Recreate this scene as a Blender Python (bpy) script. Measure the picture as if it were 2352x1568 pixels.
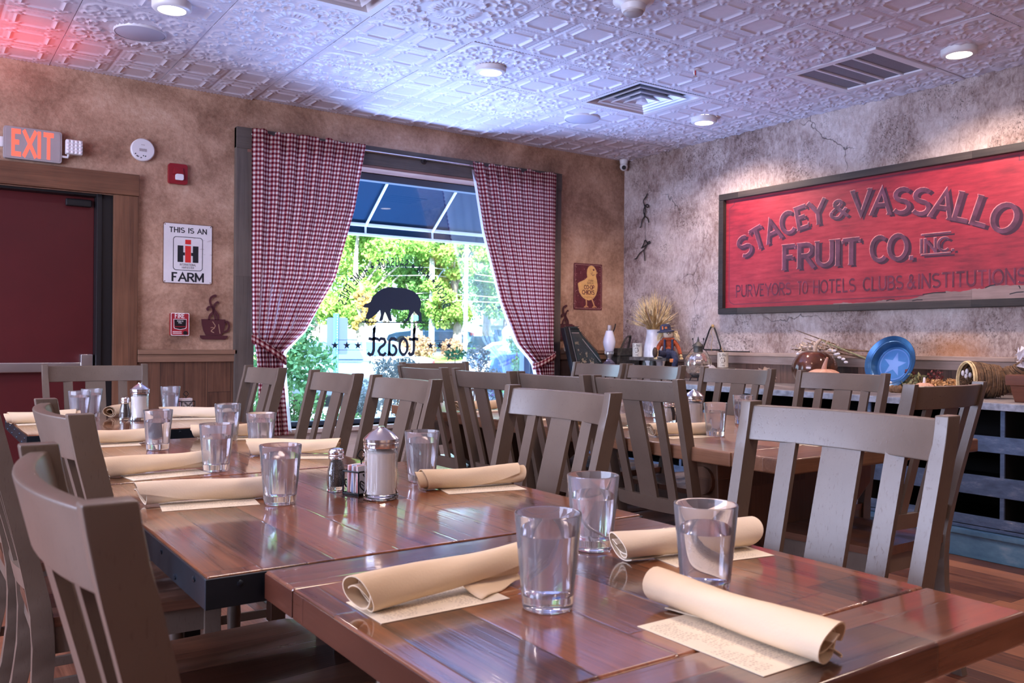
import bpy, bmesh, math, random
import numpy as np
from mathutils import Vector, Matrix, noise as mnoise

for _o in list(bpy.data.objects):
    bpy.data.objects.remove(_o)
SC = bpy.context.scene
COL = SC.collection
PI = math.pi
RND = random.Random(11)

# ------------------------------------------------------------------ camera, world, sun, big lights, exposure
CZ = 1.105
cam_d = bpy.data.cameras.new('camera')
cam_d.sensor_width = 36.0
cam_d.lens = 1997.9 / 2352 * 36.0
cam_d.clip_start = 0.05
cam_d.clip_end = 400
cam_d.dof.use_dof = True
cam_d.dof.focus_distance = 2.6
cam_d.dof.aperture_fstop = 11.0
cam = bpy.data.objects.new('camera', cam_d)
COL.objects.link(cam)
cam.matrix_world = (Matrix.Translation((0, 0, CZ)) @ Matrix.Rotation(-math.radians(34.765), 4, 'Z')
                    @ Matrix.Rotation(PI / 2, 4, 'X') @ Matrix.Rotation(math.radians(0.458), 4, 'Z'))
SC.camera = cam
SC.view_settings.view_transform = 'Standard'
SC.view_settings.look = 'None'
SC.view_settings.gamma = 1.0
SC.view_settings.use_curve_mapping = False
SC.view_settings.exposure = 1.15
SC.cycles.max_bounces = 10
SC.cycles.transmission_bounces = 10
SC.cycles.transparent_max_bounces = 16
SC.cycles.diffuse_bounces = 4
SC.cycles.glossy_bounces = 4
SC.cycles.sample_clamp_indirect = 6.0

world = bpy.data.worlds.new('sky')
SC.world = world
world.use_nodes = True
_bg = world.node_tree.nodes['Background']
_bg.inputs['Color'].default_value = (0.55, 0.74, 1.0, 1)
_bg.inputs['Strength'].default_value = 4.5


def lamp(name, kind, loc, energy, color, rot=None, parent=None, **kw):
    d = bpy.data.lights.new(name, kind)
    d.energy = energy
    d.color = color
    for k, v in kw.items():
        setattr(d, k, v)
    o = bpy.data.objects.new(name, d)
    COL.objects.link(o)
    o.location = loc
    if rot:
        o.rotation_euler = rot
    if parent:
        o.parent = parent
    return o


def aim(o, target):
    d = Vector(target) - o.location
    o.rotation_euler = d.to_track_quat('-Z', 'Y').to_euler()


sun = lamp('sun', 'SUN', (-20, -20, 30), 17, (0.90, 0.95, 1.0), angle=0.01)
aim(sun, (10, 30, -8))
# daylight of unseen windows along the left side of the room, as one area lamp
dl = lamp('daylight_left_windows', 'AREA', (-3.05, 2.6, 1.65), 185, (0.62, 0.70, 1.0), shape='RECTANGLE', size=4.6, size_y=1.7)
aim(dl, (5.0, 2.8, 1.75))
# added area lamp, hidden below the sill, imitates daylight bounced up through the window
dw = lamp('back_window_fill', 'AREA', (3.2, 6.62, 0.05), 230, (0.36, 0.50, 1.0), shape='RECTANGLE', size=2.4, size_y=0.45)
aim(dw, (3.2, 4.6, 2.7))
# the room's other ceiling downlights, above and behind the camera
for _i, (_x, _y) in enumerate([(1.05, 2.5), (2.85, 2.45), (1.05, 0.6), (2.9, 0.6), (4.75, 0.7), (-0.9, 4.4), (-0.9, 2.5), (-0.9, 0.6), (1.0, -1.3), (2.9, -1.3)]):
    lamp('downlight_lamp', 'SPOT', (_x, _y, 2.70), 34, (1.0, 0.76, 0.62), spot_size=2.45, spot_blend=0.8, shadow_soft_size=0.28)

# ------------------------------------------------------------------ node helper
class NT:
    def __init__(s, name):
        s.m = bpy.data.materials.new(name)
        s.m.use_nodes = True
        s.t = s.m.node_tree
        s.t.nodes.clear()
        s.out = s.t.nodes.new('ShaderNodeOutputMaterial')

    def set(s, sock, v):
        if isinstance(v, bpy.types.NodeSocket):
            s.t.links.new(v, sock)
        elif v is not None:
            if sock.type == 'RGBA' and len(v) == 3:
                v = (*v, 1)
            sock.default_value = v

    def n(s, typ, ins=None, out=0, **props):
        nd = s.t.nodes.new('ShaderNode' + typ)
        for k, v in props.items():
            setattr(nd, k, v)
        for k, v in (ins or {}).items():
            s.set(nd.inputs[k], v)
        return nd.outputs[out]

    def co(s, kind='Object'):
        return s.n('TexCoord', out=kind)

    def xyz(s, v):
        nd = s.t.nodes.new('ShaderNodeSeparateXYZ')
        s.t.links.new(v, nd.inputs[0])
        return nd.outputs[0], nd.outputs[1], nd.outputs[2]

    def comb(s, x, y, z):
        return s.n('CombineXYZ', {0: x, 1: y, 2: z})

    def mul(s, v, sc):
        return s.n('VectorMath', {0: v, 1: sc}, operation='MULTIPLY')

    def add(s, v, sc):
        return s.n('VectorMath', {0: v, 1: sc}, operation='ADD')

    def ma(s, op, a, b=None, c=None, clamp=False):
        ins = {0: a}
        if b is not None:
            ins[1] = b
        if c is not None:
            ins[2] = c
        return s.n('Math', ins, operation=op, use_clamp=clamp)

    def noise(s, v, scale=5, detail=4, rough=0.55, dist=0.0):
        return s.n('TexNoise', {'Vector': v, 'Scale': scale, 'Detail': detail, 'Roughness': rough, 'Distortion': dist})

    def vor(s, v, scale, feature='F1', **kw):
        return s.n('TexVoronoi', {'Vector': v, 'Scale': scale, **kw}, feature=feature)

    def ramp(s, f, stops, interp='LINEAR'):
        nd = s.t.nodes.new('ShaderNodeValToRGB')
        cr = nd.color_ramp
        cr.interpolation = interp
        while len(cr.elements) < len(stops):
            cr.elements.new(0.5)
        for e, (p, c) in zip(cr.elements, stops):
            e.position = p
            if not hasattr(c, '__len__'):
                c = (c, c, c)
            e.color = (*c[:3], 1)
        s.set(nd.inputs[0], f)
        return nd.outputs[0]

    def mix(s, f, a, b, mode='MIX'):
        nd = s.t.nodes.new('ShaderNodeMix')
        nd.data_type = 'RGBA'
        nd.blend_type = mode
        s.set(nd.inputs[0], f)
        s.set(nd.inputs[6], a)
        s.set(nd.inputs[7], b)
        return nd.outputs[2]

    def bump(s, h, strength=0.3, dist=0.01):
        return s.n('Bump', {'Height': h, 'Strength': strength, 'Distance': dist})

    def bsdf(s, color=(0.5, 0.5, 0.5), rough=0.5, metal=0.0, normal=None, spec=0.5, coat=0.0, coat_rough=0.1, trans=0.0, ior=1.45,
             emis=None, emis_s=0.0, sheen=0.0, coat_ior=1.5, done=True):
        nd = s.t.nodes.new('ShaderNodeBsdfPrincipled')
        for k, v in (('Base Color', color), ('Roughness', rough), ('Metallic', metal), ('Specular IOR Level', spec), ('Coat Weight', coat),
                     ('Coat Roughness', coat_rough), ('Transmission Weight', trans), ('IOR', ior), ('Sheen Weight', sheen), ('Coat IOR', coat_ior)):
            s.set(nd.inputs[k], v)
        if normal is not None:
            s.set(nd.inputs['Normal'], normal)
            if coat:
                s.set(nd.inputs['Coat Normal'], normal)
        if emis is not None:
            s.set(nd.inputs['Emission Color'], emis)
            s.set(nd.inputs['Emission Strength'], emis_s)
        if done:
            s.t.links.new(nd.outputs[0], s.out.inputs[0])
            return s.m
        return nd.outputs[0]

    def end(s, sh):
        s.t.links.new(sh, s.out.inputs[0])
        return s.m


def flat(name, color, rough=0.5, metal=0.0, spec=0.5, var=0.0, vs=8, bump=0.0, bs=60, coat=0.0):
    t = NT(name)
    c = color
    nrm = None
    if var:
        f = t.noise(t.co(), vs, 4)
        c = t.mix(t.ramp(f, [(0.35, 0), (0.68, 1)]), tuple(x * (1 - var) for x in color), tuple(min(1, x * (1 + var)) for x in color))
    if bump:
        nrm = t.bump(t.noise(t.co(), bs, 3), bump, 0.004)
    return t.bsdf(c, rough, metal, nrm, spec, coat)


def wood(name, lo, hi, axis=1, pw=0.11, pl=0.7, rough=0.35, coat=0.0, gap=0.6, grain=1.0, bump=0.25, patch=None, coat_rough=0.12, seam=0.012, coat_ior=1.5, spec=0.5):
    """planks pw wide running along `axis` (object coordinates), boards pl long, each its own tone, fine grain along the board"""
    t = NT(name)
    x, y, z = t.xyz(t.co())
    along, across = [(x, y), (y, x), (z, x)][axis]
    if axis == 2:
        across = t.ma('ADD', x, t.ma('MULTIPLY', y, 1.0))
    third = z if axis != 2 else y
    q = t.ma('DIVIDE', across, pw)
    pi_ = t.ma('FLOOR', q)
    fr = t.ma('FRACT', q)
    r1 = t.n('TexWhiteNoise', {'Vector': t.comb(pi_, 3.1, 0.0)}, noise_dimensions='3D')
    q2 = t.ma('ADD', t.ma('DIVIDE', along, pl), t.ma('MULTIPLY', r1, 7.0))
    bi = t.ma('FLOOR', q2)
    fr2 = t.ma('FRACT', q2)
    r2 = t.n('TexWhiteNoise', {'Vector': t.comb(pi_, bi, 1.7)}, noise_dimensions='3D')
    off = t.ma('MULTIPLY', r2, 31.0)
    gv = t.comb(t.ma('ADD', t.ma('MULTIPLY', along, 2.2), off), t.ma('MULTIPLY', across, 42.0), t.ma('MULTIPLY', third, 42.0))
    g = t.noise(gv, 1.0, 5, 0.65, 0.6)
    g2 = t.noise(t.comb(t.ma('ADD', t.ma('MULTIPLY', along, 3.0), off), t.ma('MULTIPLY', across, 160.0), t.ma('MULTIPLY', third, 160.0)), 1.0, 3, 0.6)
    blot = t.noise(t.add(t.co(), (3.3, 1.2, 0.4)), 5.0, 3)
    f = t.ma('ADD', t.ma('MULTIPLY', t.ma('SUBTRACT', g, 0.5), 0.9 * grain), t.ma('MULTIPLY', t.ma('SUBTRACT', g2, 0.5), 0.55 * grain))
    f = t.ma('ADD', f, t.ma('MULTIPLY', t.ma('SUBTRACT', r2, 0.5), 0.75))
    f = t.ma('ADD', t.ma('ADD', f, t.ma('MULTIPLY', t.ma('SUBTRACT', blot, 0.5), 0.7)), 0.5)
    c = t.mix(t.ramp(f, [(0.1, 0), (0.9, 1)]), lo, hi)
    if patch is not None:
        c = t.mix(t.ramp(t.noise(t.co(), 3.1, 5, 0.7), [(0.56, 0), (0.70, 1)]), c, patch)
    e = t.ma('MINIMUM', t.ma('MULTIPLY', t.ma('MINIMUM', fr, t.ma('SUBTRACT', 1.0, fr)), pw),
             t.ma('MULTIPLY', t.ma('MINIMUM', fr2, t.ma('SUBTRACT', 1.0, fr2)), pl))
    sm = t.ma('DIVIDE', e, seam * 0.25, clamp=True)
    c = t.mix(t.ma('MULTIPLY', t.ma('SUBTRACT', 1.0, sm), gap), c, tuple(v * 0.15 for v in lo))
    h = t.ma('ADD', t.ma('ADD', t.ma('MULTIPLY', g, 0.5), t.ma('MULTIPLY', g2, 0.35)), t.ma('MULTIPLY', sm, 0.5))
    nr = t.bump(h, bump, 0.004)
    rr = t.ma('ADD', rough, t.ma('MULTIPLY', t.ma('SUBTRACT', g, 0.5), 0.25))
    return t.bsdf(c, rr, 0.0, nr, spec, coat, coat_rough, coat_ior=coat_ior)


M = {}


def build_materials():
    # plaster of the back wall: warm tan, mottled
    t = NT('plaster_tan')
    v = t.co()
    a = t.noise(v, 2.3, 8, 0.68, 0.4)
    b = t.noise(v, 38, 6, 0.75)
    k = t.ma('ADD', t.ma('MULTIPLY', a, 0.72), t.ma('MULTIPLY', b, 0.28))
    c = t.ramp(k, [(0.32, (0.15, 0.075, 0.045)), (0.45, (0.33, 0.185, 0.12)), (0.56, (0.50, 0.305, 0.205)), (0.70, (0.66, 0.45, 0.33))])
    h = t.ma('ADD', t.ma('MULTIPLY', t.noise(v, 45, 6, 0.7), 0.7), t.ma('MULTIPLY', t.noise(v, 11, 4), 0.6))
    M['tan'] = t.bsdf(c, 0.8, 0, t.bump(h, 0.55, 0.012), 0.25)
    # plaster of the right wall: pale mauve grey with dark pits and cracks, one rust stain
    t = NT('plaster_cracked')
    v = t.co()
    a = t.noise(v, 2.0, 8, 0.7, 0.5)
    b = t.noise(t.mul(v, (1, 1.5, 0.8)), 26, 7, 0.72, 0.8)
    k = t.ma('ADD', t.ma('MULTIPLY', a, 0.62), t.ma('MULTIPLY', b, 0.38))
    c = t.ramp(k, [(0.34, (0.105, 0.062, 0.052)), (0.43, (0.31, 0.215, 0.19)), (0.52, (0.52, 0.41, 0.375)), (0.64, (0.74, 0.64, 0.61))])
    pit = t.ramp(t.noise(v, 85, 5, 0.75), [(0.40, 1), (0.46, 0)])
    patch = t.ramp(t.noise(t.add(v, (5, 5, 5)), 3.2, 3), [(0.45, 0), (0.6, 1)])
    c = t.mix(t.ma('MULTIPLY', t.ma('MULTIPLY', pit, patch), 0.8), c, (0.06, 0.035, 0.03))
    wv = t.add(v, t.mul(t.n('TexNoise', {'Vector': v, 'Scale': 4.0, 'Detail': 5.0}, out=1), (0.35, 0.35, 0.35)))
    ed = t.n('TexVoronoi', {'Vector': wv, 'Scale': 1.15}, feature='DISTANCE_TO_EDGE')
    cr = t.ma('MULTIPLY', t.ramp(ed, [(0.0, 1), (0.0045, 0)]), t.ramp(t.noise(t.add(v, (9, 2, 1)), 1.6, 2), [(0.50, 0), (0.62, 1)]))
    c = t.mix(t.ma('MULTIPLY', cr, 0.8), c, (0.05, 0.03, 0.028))
    d = t.n('VectorMath', {0: t.mul(t.n('VectorMath', {0: v, 1: (5.313, 2.86, 1.06)}, operation='SUBTRACT'), (0, 1.0, 1.7)), 1: (0, 0, 0)}, out=1, operation='DISTANCE')
    d = t.ma('ADD', d, t.ma('MULTIPLY', t.ma('SUBTRACT', t.noise(v, 22, 6, 0.7), 0.5), 0.16))
    c = t.mix(t.ramp(d, [(0.06, 0.65), (0.27, 0)]), c, (0.52, 0.22, 0.075))
    h = t.ma('ADD', t.ma('MULTIPLY', b, 1.0), t.ma('SUBTRACT', t.ma('MULTIPLY', t.noise(v, 60, 5, 0.7), 0.6), t.ma('MULTIPLY', cr, 1.0)))
    M['cracked'] = t.bsdf(c, 0.75, 0, t.bump(h, 0.8, 0.012), 0.3)
    M['plain_wall'] = flat('plaster_plain', (0.40, 0.27, 0.20), 0.8, var=0.2, vs=3)
    M['ceil'] = flat('ceiling_white', (0.62, 0.58, 0.66), 0.42, var=0.03, vs=30)
    M['plenum'] = flat('plenum_dark', (0.02, 0.02, 0.025), 0.9)
    M['floor'] = wood('floor_boards', (0.075, 0.022, 0.012), (0.33, 0.13, 0.07), 1, 0.13, 1.3, 0.42, 0.0, 0.7, 1.2, 0.3)
    M['table'] = wood('table_boards', (0.050, 0.014, 0.006), (0.30, 0.100, 0.038), 1, 0.115, 0.55, 0.30, 1.0, 0.5, 1.35, 0.10, coat_rough=0.08, coat_ior=1.85, spec=0.2)
    M['table_cross'] = wood('table_end_board', (0.05, 0.016, 0.009), (0.23, 0.085, 0.042), 0, 0.14, 2.0, 0.30, 1.0, 0.2, 0.9, 0.10, coat_rough=0.08, coat_ior=1.85, spec=0.2)
    M['table_edge'] = wood('table_side_board', (0.022, 0.007, 0.005), (0.075, 0.022, 0.012), 1, 0.2, 2.0, 0.30, 0.4, 0.1, 0.6, 0.1)
    M['farm'] = wood('farm_table_boards', (0.105, 0.042, 0.020), (0.31, 0.155, 0.088), 1, 0.16, 2.6, 0.34, 0.35, 0.5, 0.8, 0.2)
    M['farm_cross'] = wood('farm_table_end_board', (0.10, 0.040, 0.019), (0.29, 0.14, 0.075), 0, 0.30, 3.0, 0.36, 0.3, 0.2, 0.8, 0.2)
    M['farm_leg'] = wood('farm_table_leg', (0.07, 0.030, 0.015), (0.18, 0.085, 0.045), 2, 0.3, 3, 0.45, 0.1, 0.1, 0.8, 0.2)
    M['seat'] = wood('seat_wood', (0.035, 0.014, 0.009), (0.16, 0.07, 0.042), 1, 0.12, 2.0, 0.32, 0.45, 0.25, 0.9, 0.15)
    M['rail_wood'] = wood('rail_wood', (0.09, 0.042, 0.024), (0.25, 0.135, 0.082), 0, 0.2, 1.6, 0.6, 0, 0.4, 1.0, 0.3)
    M['rail_wood_y'] = wood('rail_wood_side', (0.16, 0.095, 0.07), (0.44, 0.31, 0.25), 1, 0.2, 1.4, 0.6, 0, 0.5, 1.0, 0.3)
    M['wainscot'] = wood('wainscot_boards', (0.05, 0.019, 0.010), (0.185, 0.083, 0.045), 2, 0.15, 3.0, 0.6, 0, 0.85, 1.2, 0.35)
    M['wainscot_dark'] = wood('wainscot_boards_dark', (0.05, 0.024, 0.016), (0.21, 0.11, 0.075), 2, 0.16, 3.0, 0.6, 0, 0.85, 1.2, 0.35)
    M['whitewash'] = wood('whitewashed_boards', (0.25, 0.20, 0.17), (0.62, 0.54, 0.48), 0, 0.2, 2.0, 0.65, 0, 0.6, 1.0, 0.3)
    M['casing'] = wood('door_casing', (0.07, 0.026, 0.012), (0.19, 0.082, 0.040), 2, 0.3, 4, 0.55, 0, 0.1, 1.1, 0.3)
    M['casing_x'] = wood('door_casing_head', (0.07, 0.026, 0.012), (0.19, 0.082, 0.040), 0, 0.3, 4, 0.55, 0, 0.1, 1.1, 0.3)
    M['grey_wood'] = wood('weathered_casing', (0.042, 0.031, 0.025), (0.125, 0.098, 0.080), 2, 0.3, 4, 0.65, 0, 0.1, 1.1, 0.4)
    M['grey_wood_x'] = wood('weathered_head', (0.042, 0.031, 0.025), (0.125, 0.098, 0.080), 0, 0.3, 4, 0.65, 0, 0.1, 1.1, 0.4)
    M['reveal_wood'] = wood('reveal_wood', (0.10, 0.04, 0.03), (0.30, 0.15, 0.11), 0, 0.3, 4, 0.5, 0.1, 0.1, 1.0, 0.2)
    M['frame_wood'] = wood('sign_frame_wood', (0.014, 0.010, 0.009), (0.052, 0.038, 0.034), 1, 0.05, 0.9, 0.6, 0, 0.5, 1.3, 0.5)
    M['sign_bare'] = wood('sign_bare_board', (0.09, 0.055, 0.05), (0.28, 0.19, 0.18), 1, 0.2, 3, 0.65, 0, 0.2, 1.3, 0.4)
    M['counter'] = wood('counter_boards', (0.12, 0.10, 0.10), (0.36, 0.32, 0.32), 1, 0.25, 1.8, 0.45, 0.05, 0.5, 1.1, 0.3)
    # cubby crates: worn blue-grey paint
    t = NT('cubby_blue_paint')
    f = t.noise(t.mul(t.co(), (1, 0.35, 1)), 22, 6, 0.7)
    c = t.ramp(f, [(0.30, (0.055, 0.085, 0.15)), (0.55, (0.10, 0.15, 0.26)), (0.68, (0.20, 0.25, 0.36)), (0.74, (0.45, 0.46, 0.50))])
    M['cubby'] = t.bsdf(c, 0.5, 0, t.bump(f, 0.4, 0.004))
    M['counter_edge'] = flat('counter_worn_edge', (0.36, 0.38, 0.44), 0.5, var=0.35, vs=26)
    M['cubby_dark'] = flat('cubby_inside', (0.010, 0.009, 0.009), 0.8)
    t = NT('plinth_blue_paint')
    f = t.noise(t.mul(t.co(), (1, 0.5, 1)), 8, 5, 0.65)
    M['plinth'] = t.bsdf(t.ramp(f, [(0.35, (0.07, 0.17, 0.29)), (0.6, (0.15, 0.31, 0.46)), (0.75, (0.33, 0.46, 0.58))]), 0.42)
    # chairs: taupe paint with short open-grain flecks and a few worm holes
    t = NT('chair_paint')
    v = t.co()
    fl = t.ramp(t.noise(t.mul(v, (330, 330, 60)), 1.0, 2, 0.5), [(0.31, 1), (0.38, 0)])
    soft = t.noise(v, 6, 3)
    c = t.mix(t.ramp(soft, [(0.3, 0), (0.7, 1)]), (0.108, 0.078, 0.060), (0.146, 0.110, 0.086))
    c = t.mix(t.ma('MULTIPLY', fl, 0.45), c, (0.085, 0.055, 0.045))
    hole = t.n('TexVoronoi', {'Vector': v, 'Scale': 75.0}, feature='F1')
    hm = t.ma('MULTIPLY', t.ramp(hole, [(0.10, 1), (0.16, 0)]), t.ramp(t.noise(v, 8, 2), [(0.62, 0), (0.68, 1)]))
    c = t.mix(hm, c, (0.02, 0.014, 0.012))
    M['chair'] = t.bsdf(c, 0.36, 0, t.bump(t.ma('SUBTRACT', 0.0, t.ma('ADD', fl, hm)), 0.12, 0.002), 0.5, 0.30, 0.22)
    M['edge_metal'] = flat('table_edge_metal', (0.022, 0.030, 0.042), 0.38, 0.75, var=0.25)
    M['black_metal'] = flat('black_metal', (0.012, 0.012, 0.013), 0.4, 0.6)
    M['iron'] = flat('forged_iron', (0.035, 0.030, 0.030), 0.5, 0.6, var=0.3)
    M['chrome'] = flat('chrome', (0.80, 0.78, 0.80), 0.16, 1.0)
    M['steel'] = flat('brushed_steel', (0.62, 0.60, 0.60), 0.32, 1.0)
    M['napkin'] = flat('napkin_cloth', (0.78, 0.61, 0.42), 0.85, var=0.06, vs=5, bump=0.12, bs=300, spec=0.15)
    M['napkin2'] = flat('napkin_cloth_pale', (0.80, 0.66, 0.50), 0.85, var=0.06, vs=5, bump=0.12, bs=300, spec=0.15)
    # printed paper strip
    t = NT('printed_card')
    x, y, z = t.xyz(t.co())
    row = t.ma('FRACT', t.ma('MULTIPLY', y, 210.0))
    line = t.ma('MULTIPLY', t.ma('LESS_THAN', row, 0.55), t.ma('GREATER_THAN', t.noise(t.comb(t.ma('MULTIPLY', x, 260.0), t.ma('FLOOR', t.ma('MULTIPLY', y, 210.0)), 0.0), 1.0, 2, 0.6), 0.5))
    par = t.ma('GREATER_THAN', t.noise(t.comb(t.ma('MULTIPLY', x, 16.0), t.ma('MULTIPLY', y, 20.0), 3.0), 1.0, 1), 0.46)
    inside = t.ma('MULTIPLY', t.ma('LESS_THAN', t.ma('ABSOLUTE', y), 0.046), t.ma('LESS_THAN', t.ma('ABSOLUTE', x), 0.085))
    M['card'] = t.bsdf(t.mix(t.ma('MULTIPLY', t.ma('MULTIPLY', line, par), t.ma('MULTIPLY', inside, 0.4)), (0.78, 0.68, 0.52), (0.16, 0.11, 0.08)), 0.8)
    t = NT('clear_tumbler')
    M['jar_glass'] = t.bsdf((0.98, 0.98, 0.99), 0.01, 0, None, 0.5, 0, 0.1, 1.0, 1.42)
    t = NT('scuffed_tumbler')
    M['glass'] = t.bsdf((0.95, 0.95, 1.0), 0.02, 0, None, 0.5, 0, 0.1, 0.93, 1.42)
    t = NT('water')
    M['water'] = t.bsdf((0.97, 0.98, 1.0), 0.0, 0, None, 0.5, 0, 0.1, 1.0, 1.33)
    t = NT('amethyst_glass')
    M['lamp_glass'] = t.bsdf((0.62, 0.55, 0.72), 0.03, 0, None, 0.5, 0, 0.1, 0.9, 1.45)
    t = NT('window_glass')
    lw = t.n('LayerWeight', {'Blend': 0.5}, out=0)
    f = t.ma('ADD', 0.012, t.ma('MULTIPLY', t.ma('POWER', lw, 3.0), 0.25))
    tr = t.n('BsdfTransparent', {'Color': (0.93, 0.98, 0.99)})
    gl = t.n('BsdfGlossy', {'Roughness': 0.0, 'Color': (1, 1, 1)})
    M['pane'] = t.end(t.n('MixShader', {0: f, 1: tr, 2: gl}))
    M['sugar'] = flat('sugar', (0.86, 0.80, 0.76), 0.9, bump=0.2, bs=900)
    t = NT('ground_pepper')
    M['pepper'] = t.bsdf(t.ramp(t.noise(t.co(), 900, 2), [(0.4, (0.02, 0.015, 0.012)), (0.7, (0.22, 0.18, 0.15))]), 0.9)
    M['white_plastic'] = flat('white_plastic', (0.70, 0.67, 0.68), 0.4)
    M['vent_white'] = flat('vent_white', (0.68, 0.66, 0.72), 0.35)
    M['grille_grey'] = flat('grille_mesh', (0.17, 0.17, 0.21), 0.6, var=0.1, vs=200)
    M['grey_plastic'] = flat('grey_plastic', (0.36, 0.31, 0.31), 0.45, var=0.05)
    M['speaker'] = flat('speaker_cloth', (0.42, 0.39, 0.48), 0.7, bump=0.2, bs=400)
    M['red_plastic'] = flat('red_plastic', (0.25, 0.010, 0.016), 0.35)
    M['door_red'] = flat('door_red', (0.075, 0.007, 0.008), 0.42, var=0.1, vs=3)
    M['black'] = flat('black_paint', (0.008, 0.007, 0.008), 0.45)
    M['letter_black'] = flat('black_letter', (0.012, 0.012, 0.016), 0.5)
    M['letter_red'] = flat('red_letter', (0.62, 0.025, 0.022), 0.5)
    M['letter_white'] = flat('white_letter', (0.85, 0.78, 0.76), 0.5)
    M['tin_white'] = flat('enamel_white', (0.70, 0.66, 0.66), 0.35, var=0.06, vs=6)
    M['rust'] = flat('rust_edge', (0.16, 0.07, 0.04), 0.7, var=0.4, vs=40)
    M['maroon_tin'] = flat('maroon_tin', (0.12, 0.020, 0.026), 0.45, var=0.25, vs=25)
    M['chick'] = flat('chick_yellow', (0.74, 0.42, 0.15), 0.5, var=0.1, vs=30)
    M['chick_leg'] = flat('chick_orange', (0.62, 0.30, 0.13), 0.5)
    M['cup_metal'] = flat('cup_metal', (0.085, 0.022, 0.027), 0.5, 0.2)
    t = NT('sign_red_paint')
    f = t.noise(t.mul(t.co(), (1, 0.7, 5)), 9, 5, 0.6)
    f2 = t.noise(t.co(), 2.2, 4)
    c = t.ramp(t.ma('ADD', t.ma('MULTIPLY', f, 0.5), t.ma('MULTIPLY', f2, 0.5)), [(0.36, (0.17, 0.011, 0.022)), (0.5, (0.30, 0.018, 0.032)), (0.66, (0.40, 0.034, 0.050))])
    M['sign_red'] = t.bsdf(c, 0.5, 0, t.bump(f, 0.12, 0.003))
    M['sign_line'] = flat('sign_dark_line', (0.13, 0.022, 0.04), 0.55)
    M['sign_face'] = flat('sign_letter_plum', (0.105, 0.030, 0.058), 0.5, var=0.35, vs=14)
    M['sign_shade'] = flat('sign_letter_shade', (0.045, 0.009, 0.024), 0.55)
    M['sign_pink'] = flat('sign_letter_outline', (0.66, 0.25, 0.24), 0.55, var=0.3, vs=30)
    M['sign_small'] = flat('sign_small_letter', (0.115, 0.016, 0.036), 0.55, var=0.5, vs=12)
    # gingham (uv = metres of cloth)
    t = NT('gingham_cloth')
    u, v, w = t.xyz(t.co('UV'))
    su = t.ma('LESS_THAN', t.ma('FRACT', t.ma('DIVIDE', u, 0.0315)), 0.5)
    sv = t.ma('LESS_THAN', t.ma('FRACT', t.ma('DIVIDE', v, 0.0315)), 0.5)
    k = t.ma('MULTIPLY', t.ma('ADD', su, sv), 0.5)
    c = t.ramp(k, [(0.0, (0.82, 0.70, 0.62)), (0.5, (0.42, 0.13, 0.135)), (1.0, (0.13, 0.012, 0.022))])
    d = t.n('BsdfDiffuse', {'Color': c})
    tl = t.n('BsdfTranslucent', {'Color': c})
    M['gingham'] = t.end(t.n('MixShader', {0: 0.5, 1: d, 2: tl}))
    t = NT('curtain_lining')
    d = t.n('BsdfDiffuse', {'Color': (0.80, 0.74, 0.74)})
    tl = t.n('BsdfTranslucent', {'Color': (0.80, 0.74, 0.76)})
    M['lining'] = t.end(t.n('MixShader', {0: 0.5, 1: d, 2: tl}))
    t = NT('exit_red_light')
    M['exit_glow'] = t.bsdf((0.4, 0.02, 0.015), 0.4, emis=(1.0, 0.125, 0.085), emis_s=0.70)
    t = NT('lamp_disc_light')
    M['lamp_disc'] = t.bsdf((1, 1, 1), 0.4, emis=(1.0, 0.86, 0.70), emis_s=7.0)
    M['led'] = flat('led_lens', (0.75, 0.72, 0.75), 0.15)


build_materials()

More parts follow.
